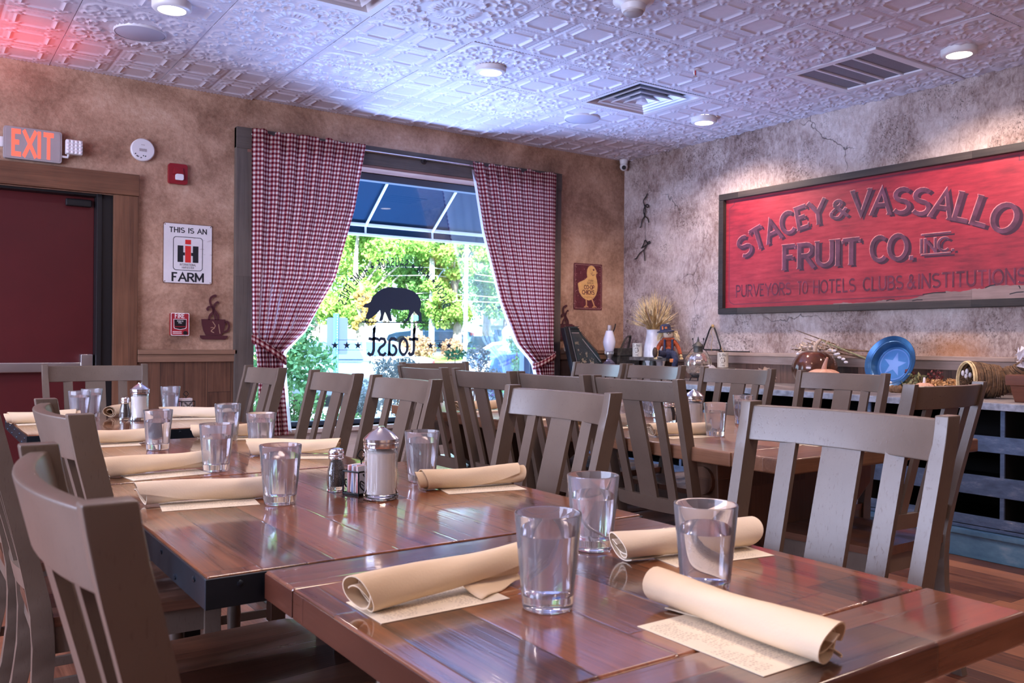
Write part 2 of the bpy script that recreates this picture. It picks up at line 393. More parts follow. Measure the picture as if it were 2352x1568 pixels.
# ------------------------------------------------------------------ mesh helpers
class MB:
    """collects shapes and links them as ONE mesh object"""
    def __init__(s):
        s.bm = bmesh.new()
        s.bevelled = False

    def box(s, x0, x1, y0, y1, z0, z1, bev=0.0, seg=2, T=None):
        v = [s.bm.verts.new(p) for p in ((x0, y0, z0), (x1, y0, z0), (x1, y1, z0), (x0, y1, z0), (x0, y0, z1), (x1, y0, z1), (x1, y1, z1), (x0, y1, z1))]
        fs = [s.bm.faces.new([v[i] for i in q]) for q in ((0, 3, 2, 1), (4, 5, 6, 7), (0, 1, 5, 4), (1, 2, 6, 5), (2, 3, 7, 6), (3, 0, 4, 7))]
        s._bev(v, fs, bev, seg, T)

    def _bev(s, v, fs, bev, seg, T):
        if T is not None:
            for q in v:
                q.co = T @ q.co
        if bev:
            s.bevelled = True
            es = {e for f in fs for e in f.edges}
            bmesh.ops.bevel(s.bm, geom=list(es), offset=bev, segments=seg, affect='EDGES', profile=0.5, clamp_overlap=True)

    def hexa(s, lo, hi, bev=0.0, seg=2):
        """two matching loops (bottom, top) joined"""
        a = [s.bm.verts.new(p) for p in lo]
        b = [s.bm.verts.new(p) for p in hi]
        n = len(a)
        fs = [s.bm.faces.new(a[::-1]), s.bm.faces.new(b)]
        for i in range(n):
            j = (i + 1) % n
            fs.append(s.bm.faces.new((a[i], a[j], b[j], b[i])))
        s._bev(a + b, fs, bev, seg, None)

    def prism(s, pts, f0, f1, bev=0.0, seg=1):
        """pts: 2-D outline; f0/f1 map a 2-D point to the back / front 3-D point"""
        s.hexa([f0(*p) for p in pts], [f1(*p) for p in pts], bev, seg)

    def loft(s, rings, cap=True, closed=False):
        vs = [[s.bm.verts.new(p) for p in r] for r in rings]
        n = len(vs[0])
        m = len(vs)
        for k in range(m if closed else m - 1):
            A, B = vs[k], vs[(k + 1) % m]
            for i in range(n):
                j = (i + 1) % n
                s.bm.faces.new((A[i], A[j], B[j], B[i]))
        if cap and not closed:
            s.bm.faces.new(vs[0][::-1])
            s.bm.faces.new(vs[-1])

    def tube(s, pts, r, n=8, cap=True, closed=False):
        pts = [Vector(p) for p in pts]
        m = len(pts)
        rr = r if hasattr(r, '__len__') else [r] * m
        up = None
        rings = []
        for i in range(m):
            if closed:
                d = pts[(i + 1) % m] - pts[i - 1]
            else:
                d = pts[min(i + 1, m - 1)] - pts[max(i - 1, 0)]
            d.normalize()
            if up is None:
                up = d.orthogonal().normalized()
            else:
                up = (up - d * up.dot(d))
                up = up.normalized() if up.length > 1e-6 else d.orthogonal().normalized()
            b = d.cross(up)
            rings.append([pts[i] + (up * math.cos(2 * PI * k / n) + b * math.sin(2 * PI * k / n)) * rr[i] for k in range(n)])
        s.loft(rings, cap, closed)

    def lathe(s, prof, n=32, T=None, flute=None):
        """profile [(r, z)] bottom to top; r = 0 closes"""
        rows = []
        for (r, z) in prof:
            if r < 1e-7:
                rows.append([s.bm.verts.new((0, 0, z))])
            else:
                row = []
                for k in range(n):
                    a = 2 * PI * k / n
                    q = r + (flute(a, z) if flute else 0)
                    row.append(s.bm.verts.new((q * math.cos(a), q * math.sin(a), z)))
                rows.append(row)
        for A, B in zip(rows, rows[1:]):
            if len(A) == 1 and len(B) == 1:
                continue
            for k in range(n):
                j = (k + 1) % n
                if len(A) == 1:
                    s.bm.faces.new((A[0], B[j], B[k]))
                elif len(B) == 1:
                    s.bm.faces.new((A[k], A[j], B[0]))
                else:
                    s.bm.faces.new((A[k], A[j], B[j], B[k]))
        if T is not None:
            for row in rows:
                for q in row:
                    q.co = T @ q.co

    def ball(s, c, r, sub=2, sc=(1, 1, 1), noise=0.0):
        res = bmesh.ops.create_icosphere(s.bm, subdivisions=sub, radius=1.0)
        for q in res['verts']:
            k = 1 + (noise * mnoise.noise(q.co * 2.0 + Vector(c)) if noise else 0)
            q.co = Vector((q.co.x * r * sc[0] * k + c[0], q.co.y * r * sc[1] * k + c[1], q.co.z * r * sc[2] * k + c[2]))

    def grid(s, P, closed_u=False):
        """P[i][j] -> quads"""
        V = [[s.bm.verts.new(p) for p in row] for row in P]
        for A, B in zip(V, V[1:]):
            n = len(A)
            for j in range(n if closed_u else n - 1):
                k = (j + 1) % n
                s.bm.faces.new((A[j], A[k], B[k], B[j]))
        return V

    def poly(s, pts):
        s.bm.faces.new([s.bm.verts.new(p) for p in pts])

    def done(s, name, mat, parent=None, smooth=True, angle=38, tri=False):
        me = bpy.data.meshes.new(name)
        bmesh.ops.recalc_face_normals(s.bm, faces=s.bm.faces[:])
        if tri:
            bmesh.ops.triangulate(s.bm, faces=[f for f in s.bm.faces if len(f.verts) > 4])
        s.bm.to_mesh(me)
        s.bm.free()
        o = mesh_obj(name, me, mat, parent, smooth, angle)
        if s.bevelled and smooth:
            o.modifiers.new('flat_faces', 'WEIGHTED_NORMAL').keep_sharp = True
        return o


def mesh_obj(name, me, mat, parent=None, smooth=True, angle=38):
    me.materials.append(M[mat] if isinstance(mat, str) else mat)
    if smooth:
        me.polygons.foreach_set('use_smooth', [True] * len(me.polygons))
        me.set_sharp_from_angle(angle=math.radians(angle))
    o = bpy.data.objects.new(name, me)
    COL.objects.link(o)
    if parent is not None:
        o.parent = parent
    return o


def tag(o, label, cat, group=None, kind=None):
    o['label'] = label
    o['category'] = cat
    if group:
        o['group'] = group
    if kind:
        o['kind'] = kind
    return o


def thing(name, label, cat, loc=(0, 0, 0), rotz=0.0, group=None):
    o = bpy.data.objects.new(name, None)
    COL.objects.link(o)
    o.empty_display_size = 0.1
    o.location = loc
    o.rotation_euler = (0, 0, rotz)
    return tag(o, label, cat, group)


def struct(o):
    o['kind'] = 'structure'
    return o


def dup(root, loc, rotz=0.0, label=None, group=None):
    r = root.copy()
    COL.objects.link(r)
    r.location = loc
    r.rotation_euler = (0, 0, rotz)
    if label:
        r['label'] = label
    if group:
        r['group'] = group
    for ch in list(root.children):
        c = ch.copy()
        COL.objects.link(c)
        c.parent = r
        for g in ch.children:
            d = g.copy()
            COL.objects.link(d)
            d.parent = c
    return r


def smoothline(pts, n=8):
    """Catmull-Rom through points"""
    P = [Vector(p) for p in pts]
    P = [P[0] * 2 - P[1]] + P + [P[-1] * 2 - P[-2]]
    out = []
    for i in range(1, len(P) - 2):
        for k in range(n):
            t = k / n
            a, b, c, d = P[i - 1], P[i], P[i + 1], P[i + 2]
            out.append(0.5 * ((2 * b) + (c - a) * t + (2 * a - 5 * b + 4 * c - d) * t * t + (3 * b - a - 3 * c + d) * t ** 3))
    out.append(P[-2])
    return out


def lerp_tab(tab, x):
    """tab [(x, v...)] ascending -> tuple of values"""
    if x <= tab[0][0]:
        return tab[0][1:]
    for a, b in zip(tab, tab[1:]):
        if x <= b[0]:
            t = (x - a[0]) / (b[0] - a[0])
            return tuple(p + (q - p) * t for p, q in zip(a[1:], b[1:]))
    return tab[-1][1:]


# ------------------------------------------------------------------ lettering: strokes with optional serifs
def _ell(cx, cy, rx, ry, a0, a1, n=10):
    return [(cx + rx * math.cos(math.radians(a0 + (a1 - a0) * k / n)), cy + ry * math.sin(math.radians(a0 + (a1 - a0) * k / n))) for k in range(n + 1)]


_S = _ell(.32, .74, .28, .24, 35, 270, 9)[:-1] + _ell(.32, .25, .31, .25, 90, -145, 9)
GL = {
    'A': (.74, [[(0, 0), (.37, 1), (.74, 0)], [(.14, .34), (.60, .34)]]),
    'B': (.62, [[(.04, 0), (.04, 1)], [(.04, 1), (.34, 1)] + _ell(.34, .765, .22, .235, 90, -90, 6) + [(.04, .53)], [(.34, .53)] + _ell(.36, .265, .26, .265, 90, -90, 6) + [(.04, 0)]]),
    'C': (.66, [_ell(.36, .5, .36, .5, 45, 315, 16)]),
    'E': (.56, [[(.04, 0), (.04, 1)], [(.04, 1), (.52, 1)], [(.04, .52), (.42, .52)], [(.04, 0), (.54, 0)]]),
    'F': (.54, [[(.04, 0), (.04, 1)], [(.04, 1), (.52, 1)], [(.04, .5), (.42, .5)]]),
    'G': (.70, [_ell(.36, .5, .36, .5, 45, 330, 16) + [(.68, .42), (.42, .42)]]),
    'H': (.68, [[(.04, 0), (.04, 1)], [(.64, 0), (.64, 1)], [(.04, .5), (.64, .5)]]),
    'I': (.14, [[(.07, 0), (.07, 1)]]),
    'K': (.64, [[(.04, 0), (.04, 1)], [(.60, 1), (.04, .42)], [(.22, .6), (.62, 0)]]),
    'L': (.54, [[(.04, 1), (.04, 0), (.54, 0)]]),
    'M': (.84, [[(.04, 0), (.04, 1)], [(.04, 1), (.42, .2), (.80, 1)], [(.80, 1), (.80, 0)]]),
    'N': (.70, [[(.04, 0), (.04, 1)], [(.04, 1), (.66, 0)], [(.66, 0), (.66, 1)]]),
    'O': (.76, [_ell(.38, .5, .38, .5, 90, 450, 20)]),
    'P': (.58, [[(.04, 0), (.04, 1)], [(.04, 1), (.32, 1)] + _ell(.32, .74, .24, .26, 90, -90, 7) + [(.04, .48)]]),
    'R': (.64, [[(.04, 0), (.04, 1)], [(.04, 1), (.34, 1)] + _ell(.34, .75, .24, .25, 90, -90, 7) + [(.04, .5)], [(.28, .5), (.62, 0)]]),
    'S': (.64, [_S]),
    'T': (.66, [[(.33, 0), (.33, 1)], [(0, 1), (.66, 1)]]),
    'U': (.68, [[(.04, 1), (.04, .32)] + _ell(.34, .32, .30, .32, 180, 360, 10) + [(.64, 1)]]),
    'V': (.70, [[(0, 1), (.35, 0), (.70, 1)]]),
    'X': (.66, [[(0, 0), (.66, 1)], [(0, 1), (.66, 0)]]),
    'Y': (.68, [[(0, 1), (.34, .48), (.68, 1)], [(.34, .48), (.34, 0)]]),
    'b': (.5, [[(.04, 1), (.04, 0)], _ell(.25, .26, .22, .26, 180, -180, 12)]),
    'o': (.5, [_ell(.25, .27, .22, .27, 90, 450, 14)]),
    'y': (.48, [[(.03, .55), (.25, .02)], [(.46, .55), (.20, -.22), (.05, -.28)]]),
    '&': (.78, [[(.78, .0), (.22, .72)] + _ell(.37, .82, .15, .18, 200, -25, 8), [(.50, .74), (.10, .40)] , _ell(.29, .24, .25, .24, 140, 300, 9) , [(.41, .03), (.72, .50)]]),
    '.': (.16, [[(.08, 0), (.08, .09)]]),
    '+': (.5, [[(.05, .5), (.45, .5)], [(.25, .3), (.25, .7)]]),
    '-': (.3, [[(.03, .5), (.27, .5)]]),
    ' ': (.34, []),
}


def ribbon(pts, w):
    """quads of a stroke of width w along a 2-D polyline"""
    P = [Vector(p) for p in pts]
    P = [p for i, p in enumerate(P) if i == 0 or (p - P[i - 1]).length > 1e-6]
    n = len(P)
    closed = (P[0] - P[-1]).length < 1e-4
    L, R = [], []
    for i in range(n):
        if closed:
            a = P[i] - P[i - 1 if i > 0 else n - 2]
            b = P[i + 1 if i < n - 1 else 1] - P[i]
        else:
            a = P[i] - P[i - 1] if i > 0 else P[1] - P[0]
            b = P[i + 1] - P[i] if i < n - 1 else a
        a = a.normalized()
        b = b.normalized()
        na, nb = Vector((-a.y, a.x)), Vector((-b.y, b.x))
        m = (na + nb)
        m = m.normalized() if m.length > 1e-3 else na
        k = w / 2 / max(0.45, m.dot(na))
        L.append(P[i] + m * k)
        R.append(P[i] - m * k)
    return [(L[i], L[i + 1], R[i + 1], R[i]) for i in range(n - 1)]


def glyph_quads(ch, w, serif=0.0):
    adv, strokes = GL[ch]
    q = []
    lv = 0
    for st in strokes:
        lv += 1
        st = list(st)
        if ch not in 'SCGOao&':
            for k_, j_ in ((0, 1), (-1, -2)):
                e, f = Vector(st[k_]), Vector(st[j_])
                if e.y in (0.0, 1.0) and abs(e.y - f.y) > abs(e.x - f.x) * .8:
                    st[k_] = tuple(e + (e - f).normalized() * (w / 2))
        q += [(*r, lv) for r in ribbon(st, w)]
        if serif:
            for e, f in ((strokes[lv - 1][0], strokes[lv - 1][1]), (strokes[lv - 1][-1], strokes[lv - 1][-2])):
                if abs(e[0] - f[0]) < 0.6 * abs(e[1] - f[1]) and (e[1] in (0, 1)):
                    s0 = -w / 2 if e[1] == 0 else 1.0 + w / 2
                    d = w * 0.35 * (1 if e[1] == 0 else -1)
                    q.append(tuple(Vector(p) for p in ((e[0] - serif, s0), (e[0] + serif, s0), (e[0] + serif * .8, s0 + d), (e[0] - serif * .8, s0 + d))) + (lv + 5 + (e == strokes[lv - 1][-1]),))
                elif abs(e[0] - f[0]) > abs(e[1] - f[1]) and ch in 'EFTLCGS' and len(st) == 2:
                    d = 0.16 if e[1] == 0 else -0.16
                    if ch == 'T' or e[0] > f[0]:
                        q.append(tuple(Vector(p) for p in ((e[0] - w * .25, e[1]), (e[0] + w * .25, e[1]), (e[0] + w * .3, e[1] + d), (e[0] - w * .1, e[1] + d))) + (lv + 8,))
    return adv, q


def text_width(s, gap=0.16):
    return sum(GL[c][0] + gap for c in s) - gap


LIFT = 7e-5


def raised(pts, lv, axis=1):
    """crossing strokes lie a hair above one another, as brushed paint does"""
    out = []
    for p in pts:
        p = list(p)
        p[axis] -= LIFT * lv
        out.append(p)
    return out


def text(mb, s, fmap, h, w=0.13, serif=0.0, xs=1.0, gap=0.16, x0=None):
    """straight text: fmap(x, y) -> 3-D; h letter height; centred at x = 0 unless x0 given"""
    x = -text_width(s, gap) * xs * h / 2 if x0 is None else x0
    for c in s:
        adv, q = glyph_quads(c, w, serif)
        for quad in q:
            mb.poly(raised([fmap(x + p.x * h * xs, p.y * h) for p in quad[:4]], quad[4]))
        x += (adv + gap) * h * xs


def star_pts(cx, cy, r, rot=90):
    return [(cx + (r if k % 2 == 0 else r * 0.40) * math.cos(math.radians(rot + 36 * k)), cy + (r if k % 2 == 0 else r * 0.40) * math.sin(math.radians(rot + 36 * k))) for k in range(10)]


# ------------------------------------------------------------------ the room
XW, YB, ZC = 5.313, 5.891, 2.745
XL, YF = -3.25, -2.6
WIN = (1.872, 4.435, 0.48, 2.39)            # opening in the back wall


def build_room():
    m = MB()
    m.box(XL - .2, XW + .2, YF - .2, YB + .25, -0.12, 0)
    struct(m.done('floor', 'floor'))
    m = MB()
    y0, y1 = YB, YB + 0.25
    m.box(XL - .2, -0.03, y0, y1, 0, ZC)
    m.box(-0.03, 1.06, y0, y1, 2.0, ZC)
    m.box(1.06, WIN[0], y0, y1, 0, ZC)
    m.box(WIN[0], WIN[1], y0, y1, WIN[3], ZC + .03)
    m.box(WIN[0], WIN[1], y0, y1, 0, WIN[2])
    m.box(WIN[1], XW + .2, y0, y1, 0, ZC)
    struct(m.done('wall_back', 'tan'))
    m = MB()
    m.box(XW, XW + .2, YF - .2, YB, 0, ZC)
    struct(m.done('wall_right', 'cracked'))
    m = MB()
    m.box(XL - .2, XL, YF - .2, YB, 0, ZC)
    struct(m.done('wall_left', 'plain_wall'))
    m = MB()
    m.box(XL, XW, YF - .2, YF, 0, ZC)
    struct(m.done('wall_front', 'plain_wall'))
    m = MB()
    m.box(XL - .2, XW + .2, YF - .2, YB + .25, ZC + 0.035, ZC + 0.3)
    struct(m.done('trim_1', 'plenum'))
    # ---- pressed-tin ceiling tiles: one relief mesh
    T0X, T0Y, TS = 3.752, 4.640, 0.6135
    skip = {(0, -1), (1, -3), (-4, -2)}
    verts, faces, off = [], [], 0

    def relief(kind, U, V):
        U, V = np.clip(U, -1, 1), np.clip(V, -1, 1)
        if kind == 0:       # rosette tile
            r = np.hypot(U, V)
            th = np.arctan2(V, U)
            h = 1.1 * np.exp(-(r / .085) ** 2) + .55 * np.exp(-((r - .15) / .03) ** 2)
            h += np.where((r > .19) & (r < .44), .75 * np.abs(np.cos(14 * th)) * np.sin((r - .19) / .25 * PI) ** .5, 0)
            f = r - (.60 + .13 * np.cos(4 * th) + .05 * np.cos(12 * th))
            h += .9 * np.exp(-(f / .035) ** 2) * (.65 + .35 * np.cos(46 * th))
            au, av = np.abs(U), np.abs(V)
            for cx, cy, rr in ((.66, .66, .26), (.80, .0, .17), (.0, .80, .17)):
                du, dv = au - cx, av - cy
                q = np.hypot(du, dv)
                t2 = np.arctan2(dv, du)
                h += np.where(q < rr, .75 * (.45 + .55 * np.cos(9 * t2)) * np.sin(np.clip(q / rr, 0, 1) * PI) ** .7, 0)
                h += .55 * np.exp(-((q - rr) / .022) ** 2)
            for cx, cy in ((.42, .84), (.84, .42), (.30, .62), (.62, .30)):
                q = np.hypot(au - cx, av - cy)
                h += .7 * np.exp(-((q - .085) / .028) ** 2)
            return h
        # four panels with mitred borders
        a = np.abs(U)
        b = np.abs(V)
        p, q = a * 2 - 1, b * 2 - 1
        s_ = np.maximum(np.abs(p), np.abs(q))
        h = .75 * np.exp(-((s_ - .60) / .05) ** 2) * (np.minimum(np.abs(p), np.abs(q)) < .42) + .35 * np.exp(-((s_ - .72) / .03) ** 2) * (np.minimum(np.abs(p), np.abs(q)) < .36)
        pp, qq = np.abs(p), np.abs(q)
        for cx, cy, rr in ((.62, .62, .15), (.50, .50, .10), (.78, .5, .09), (.5, .78, .09)):
            d = np.hypot(pp - cx, qq - cy)
            h += .75 * np.exp(-(d / rr * 1.4) ** 4) - .3 * np.exp(-(d / rr * 3) ** 2)
        h += .40 * np.exp(-((np.abs(pp - qq)) / .045) ** 2) * (s_ < .52) * (s_ > .40)
        h += np.where(s_ > .82, .22 * np.sin(p * 46) * np.sin(q * 46), 0)
        h -= .5 * np.exp(-((1 - s_) / .035) ** 2) * ((a < .8) & (b < .8))
        return h
    rr = np.random.RandomState(5)
    for a in range(-12, 3):
        for b in range(-13, 2):
            if (a, b) in skip:
                continue
            x0, y0 = T0X + a * TS, T0Y + b * TS
            x1, y1 = min(x0 + TS, XW), y0 + TS
            if b == 1:
                y1 = YB
            if x0 < XL - TS or y0 < YF - TS:
                continue
            near = (y0 > 1.0 and x0 > -1.6)
            n = 84 if near else 8
            t = np.linspace(.0045, .9955, n)
            t = np.concatenate([[.0025, .003], t, [.997, .9975]])
            ty = t * TS if b < 1 else t * (YB - y0)
            tx = t * (x1 - x0)
            X, Y = np.meshgrid(tx, ty)
            kind = 0 if (a + b) % 2 != 0 else 1
            if (a, b) == (-4, 0):
                kind = 0
            if b == 1:
                kind = 1
            if not near:
                h = X * 0
            else:
                h = relief(kind, X / TS * 2 - 1, Y / TS * 2 - 1)
                if a == 2:
                    h = relief(0, X / TS * 2 - 1, Y / TS * 2 - 1)
            Z = ZC - .0105 * h
            tilt = rr.uniform(-1, 1, 2) * .004
            sag = abs(rr.normal(0, .002)) + (.012 if (a, b) in ((0, -3), (2, -3)) else 0)
            Z = Z - sag * (X / TS) * (Y / TS if (a, b) != (2, -3) else 1) + tilt[0] * (X / TS - .5) + tilt[1] * (Y / TS - .5) - .003
            Z[0, :] = Z[-1, :] = ZC + .02
            Z[:, 0] = Z[:, -1] = ZC + .02
            k = len(t)
            verts.append(np.stack([X + x0, Y + y0, Z], -1).reshape(-1, 3))
            idx = np.arange(k * k).reshape(k, k) + off
            faces.append(np.stack([idx[:-1, :-1], idx[1:, :-1], idx[1:, 1:], idx[:-1, 1:]], -1).reshape(-1, 4))
            off += k * k
    V = np.concatenate(verts)
    F = np.concatenate(faces)
    me = bpy.data.meshes.new('ceiling')
    me.vertices.add(len(V))
    me.vertices.foreach_set('co', V.astype(np.float32).ravel())
    me.loops.add(len(F) * 4)
    me.loops.foreach_set('vertex_index', F.astype(np.int32).ravel())
    me.polygons.add(len(F))
    me.polygons.foreach_set('loop_start', np.arange(len(F), dtype=np.int32) * 4)
    me.update(calc_edges=True)
    struct(mesh_obj('ceiling', me, 'ceil', None, True, 50))

    # ---- wainscot and chair rails
    def boards_x(name, x0, x1, y, z1, mat):
        m = MB()
        m.box(x0, x1, y - .02, y, 0.0, z1)
        return struct(m.done(name, mat))
    boards_x('trim_2', 1.19, 1.80, YB, 0.975, 'wainscot')
    boards_x('trim_3', 4.57, XW, YB, 0.975, 'wainscot_dark')
    boards_x('trim_4', XL, -.19, YB, 0.975, 'wainscot')
    m = MB()
    m.box(XW - .02, XW, YF, YB - .02, 0, .975)
    struct(m.done('trim_5', 'wainscot_dark'))
    for nm, x0, x1 in (('trim_6', 1.19, 1.815), ('trim_7', 4.57, XW), ('trim_8', XL, -.19)):
        m = MB()
        m.box(x0, x1, YB - .045, YB - .001, 1.005, 1.035, .003)
        m.box(x0, x1, YB - .034, YB - .001, .955, 1.004, .003)
        struct(m.done(nm, 'rail_wood'))
    m = MB()
    m.box(XW - .055, XW - .001, YF, YB - .05, 1.008, 1.036, .003)
    m.box(XW - .036, XW - .001, YF, YB - .05, .95, 1.007, .003)
    struct(m.done('trim_9', 'rail_wood_y'))
    m = MB()
    m.box(WIN[0] - .05, WIN[1] + .05, YB - .025, YB, 0, .455)
    struct(m.done('trim_10', 'whitewash'))

    # ---- door in the back wall
    d = struct(bpy.data.objects.new('door_1', None))
    COL.objects.link(d)
    d.location = (0.5, YB, 0)
    ox, oy = .5, YB
    m = MB()
    m.box(.045 - ox, .955 - ox, .10, .145, .008, 1.985, .003)
    m.done('door_panel', 'door_red', d)
    m = MB()
    for a0, a1 in ((-.03, .045), (.955, 1.06)):
        m.box(a0 - ox, a1 - ox, .02, .20, 0, 2.0, .004)
    m.box(.045 - ox, .955 - ox, .02, .20, 1.985, 2.0)
    m.box(.955 - ox, .985 - ox, .005, .03, 0, 2.0, .003)
    m.done('door_frame', 'black', d)
    m = MB()
    m.box(.07 - ox, .935 - ox, .045, .07, .895, .955, .006)
    m.box(.05 - ox, .12 - ox, .05, .10, .885, .965, .006)
    m.done('push_bar', 'steel', d)
    m = MB()
    m.box(.875 - ox, .945 - ox, .035, .10, .88, 1.005, .006)
    m.done('latch_case', 'steel', d)
    m = MB()
    m.box(.79 - ox, .935 - ox, .06, .10, 1.92, 1.965, .008)
    m.done('door_closer', 'black', d)
    m = MB()
    m.box(1.045 - ox, 1.188 - ox, -.035, -.001, 0, 2.0, .004)
    m.box(-.17 - ox, -.02 - ox, -.035, -.001, 0, 2.0, .004)
    m.done('door_casing', 'casing', d)
    m = MB()
    m.box(-.18 - ox, 1.192 - ox, -.045, -.001, 2.001, 2.135, .004)
    m.done('door_casing_head', 'casing_x', d)

    # ---- window in the back wall with its reveal, casing, metal frame, glass and lettering
    w = struct(bpy.data.objects.new('window_1', None))
    COL.objects.link(w)
    x0, x1, z0, z1 = WIN
    m = MB()
    m.box(x0 - .075, x0 + .055, YB - .045, YB - .001, .44, z1 + .14, .004)
    m.box(x1 - .02, x1 + .125, YB - .045, YB - .001, .44, z1 + .14, .004)
    m.done('casing', 'grey_wood', w)
    m = MB()
    m.box(x0 - .075, x1 + .125, YB - .052, YB - .001, z1, z1 + .142, .004)
    m.done('casing_head', 'grey_wood_x', w)
    m = MB()
    m.box(x0, x1, YB - .05, YB + .16, z1 - .02, z1 - .001)
    m.done('head_reveal', 'reveal_wood', w)
    m = MB()
    m.box(x0, x0 + .012, YB, YB + .16, z0, z1 - .02)
    m.box(x1 - .012, x1, YB, YB + .16, z0, z1 - .02)
    m.done('side_reveal', 'tin_white', w)
    m = MB()
    m.box(x0 - .04, x1 + .04, YB - .06, YB + .16, z0 - .03, z0, .004)
    m.done('window_sill', 'whitewash', w)
    gy = 6.05
    m = MB()
    for a0, a1, b0, b1 in ((x0 + .012, x1 - .012, z1 - .075, z1 - .022), (x0 + .012, x1 - .012, z0, z0 + .035), (x0 + .012, x0 + .06, z0, z1 - .03), (x1 - .13, x1 - .075, z0, z1 - .03), (x1 - .05, x1 - .012, z0, z1 - .03)):
        m.box(a0, a1, gy - .03, gy + .04, b0, b1, .003)
    m.done('window_frame', flat('window_frame_metal', (0.10, 0.14, 0.20), 0.35, 0.6), w)
    m = MB()
    m.box(x0 + .05, x1 - .08, gy, gy + .006, z0 + .02, z1 - .04)
    m.done('window_pane', 'pane', w, False)
    # lettering on the glass, read from the street (mirrored seen from inside)
    dk = flat('window_vinyl', (0.020, 0.035, 0.065), 0.5)
    yv = gy - .0012
    m = MB()
    s = 'BACON * HAM * SAUSAGE * HOME FRIES'
    R, cx, cz, h = .445, 3.107, 1.235, .062
    xs = .62
    adv = [(.5 if c == '*' else GL[c][0]) + .20 for c in s]
    tot = sum(adv)
    a0, a1 = math.radians(17), math.radians(163.5)
    pos = 0
    for c, ad in zip(s, adv):
        am = a0 + (a1 - a0) * (pos + ad / 2) / tot
        pos += ad
        ca, sa = math.cos(am), math.sin(am)

        def fm(x, y):     # x along decreasing world x (mirrored), y outward
            tx, tz = -sa, ca
            return (cx + (R + y) * ca + x * tx, yv, cz + (R + y) * sa + x * tz)
        if c == '*':
            m.poly([fm(*p) for p in star_pts(0, h * .5, h * .42)])
        elif c != ' ':
            wd, q = glyph_quads(c, .17, .15)
            for quad in q:
                m.poly(raised([fm((p.x - wd / 2) * h * xs, p.y * h) for p in quad[:4]], quad[4]))
    m.done('arc_lettering', dk, w, False, tri=True)
    # pig, nose down to the left
    pig = [(2.868, 1.262), (2.845, 1.272), (2.852, 1.300), (2.866, 1.330), (2.868, 1.352), (2.840, 1.352), (2.822, 1.358), (2.838, 1.380), (2.868, 1.388), (2.885, 1.398), (2.905, 1.440), (2.945, 1.478), (2.990, 1.503),
           (3.040, 1.517), (3.110, 1.516), (3.180, 1.513), (3.240, 1.498), (3.290, 1.470), (3.316, 1.432), (3.324, 1.395), (3.316, 1.362), (3.312, 1.340), (3.326, 1.318), (3.330, 1.262), (3.312, 1.252), (3.300, 1.256), (3.298, 1.300),
           (3.262, 1.335), (3.236, 1.300), (3.205, 1.258), (3.190, 1.250), (3.178, 1.254), (3.206, 1.290), (3.218, 1.330), (3.212, 1.346), (3.150, 1.340), (3.085, 1.348), (3.062, 1.350), (3.052, 1.318), (3.072, 1.258), (3.056, 1.250),
           (3.040, 1.262), (3.022, 1.300), (3.008, 1.325), (2.998, 1.300), (2.990, 1.262), (2.968, 1.250), (2.958, 1.258), (2.972, 1.300), (2.966, 1.336), (2.935, 1.305), (2.900, 1.278)]
    m = MB()
    m.poly([(x, yv, z) for x, z in pig])
    for q in ribbon([(3.316, 1.445), (3.330, 1.452), (3.334, 1.440), (3.322, 1.432), (3.336, 1.424), (3.350, 1.420)], .006):
        m.poly([(p.x, yv, p.y) for p in q])
    r = random.Random(4)
    m.poly([(2.79, yv, 1.238), (3.43, yv, 1.243), (3.33, yv, 1.250), (2.83, yv, 1.246)])
    for k in range(70):
        gx = r.uniform(2.82, 3.36)
        hh = r.uniform(.012, .030)
        m.poly([(gx - .003, yv - .0002, 1.244), (gx + .003, yv - .0002, 1.244), (gx + r.uniform(-.01, .01), yv - .0002, 1.244 + hh)])
    m.done('pig_silhouette', dk, w, False, tri=True)
    # the name in gothic lower case, mirrored
    m = MB()

    def mir(x, z):
        return (3.305 - x, yv, z)
    tt = [[(.038, .215), (.044, .17), (.044, .045), (.054, .014), (.074, .006), (.094, .024)], [(.004, .126), (.030, .132), (.060, .126), (.088, .132)]]
    for dx in (0, .345):
        for st in tt:
            for q in ribbon([(p[0] + dx, p[1] + .988) for p in st], .024):
                m.poly([mir(p.x, p.y) for p in q])
        m.poly([mir(p[0] + dx, p[1] + .988) for p in ((.026, .242), (.056, .205), (.052, .17), (.036, .17))])
    lets = [(.100, [_ell(.035, .07, .035, .062, 90, 450, 14)]),
            (.195, [[(.0, .118), (.02, .132), (.045, .132), (.062, .112), (.064, .01), (.078, .004)], _ell(.034, .042, .032, .038, 80, 350, 10)]),
            (.285, [[(.066, .112), (.045, .132), (.018, .128), (.006, .105), (.02, .082), (.05, .062), (.064, .036), (.05, .010), (.022, .004), (.0, .024)]])]
    for dx, sts in lets:
        for st in sts:
            for q in ribbon([(p[0] + dx, p[1] + .988) for p in st], .022):
                m.poly([mir(p.x, p.y) for p in q])
    for za in (.0, .075):
        for xa, xb in ((2.60, 2.865), (3.325, 3.59)):
            m.poly([(xa, yv, 1.030 + za), (xb, yv, 1.030 + za), (xb, yv, 1.033 + za), (xa, yv, 1.033 + za)])
    for xx in (2.600, 2.695, 2.785, 3.410, 3.495, 3.580):
        m.poly([(p[0], yv, p[1]) for p in star_pts(xx, 1.066, .032)])
    text(m, 'COFFEE + KITCHEN', lambda x, y: (3.10 - x, yv, .928 + y), .058, .10, 0, .62, .22)
    m.done('name_lettering', dk, w, False, tri=True)


build_room()

# ------------------------------------------------------------------ chairs
POST = [(0.0, .050), (.08, .078), (.16, .100), (.25, .116), (.34, .124), (.43, .124), (.50, .114), (.62, .088), (.75, .057), (.87, .028), (.985, 0.0)]


def post_y(z):
    return lerp_tab(POST, z)[0]


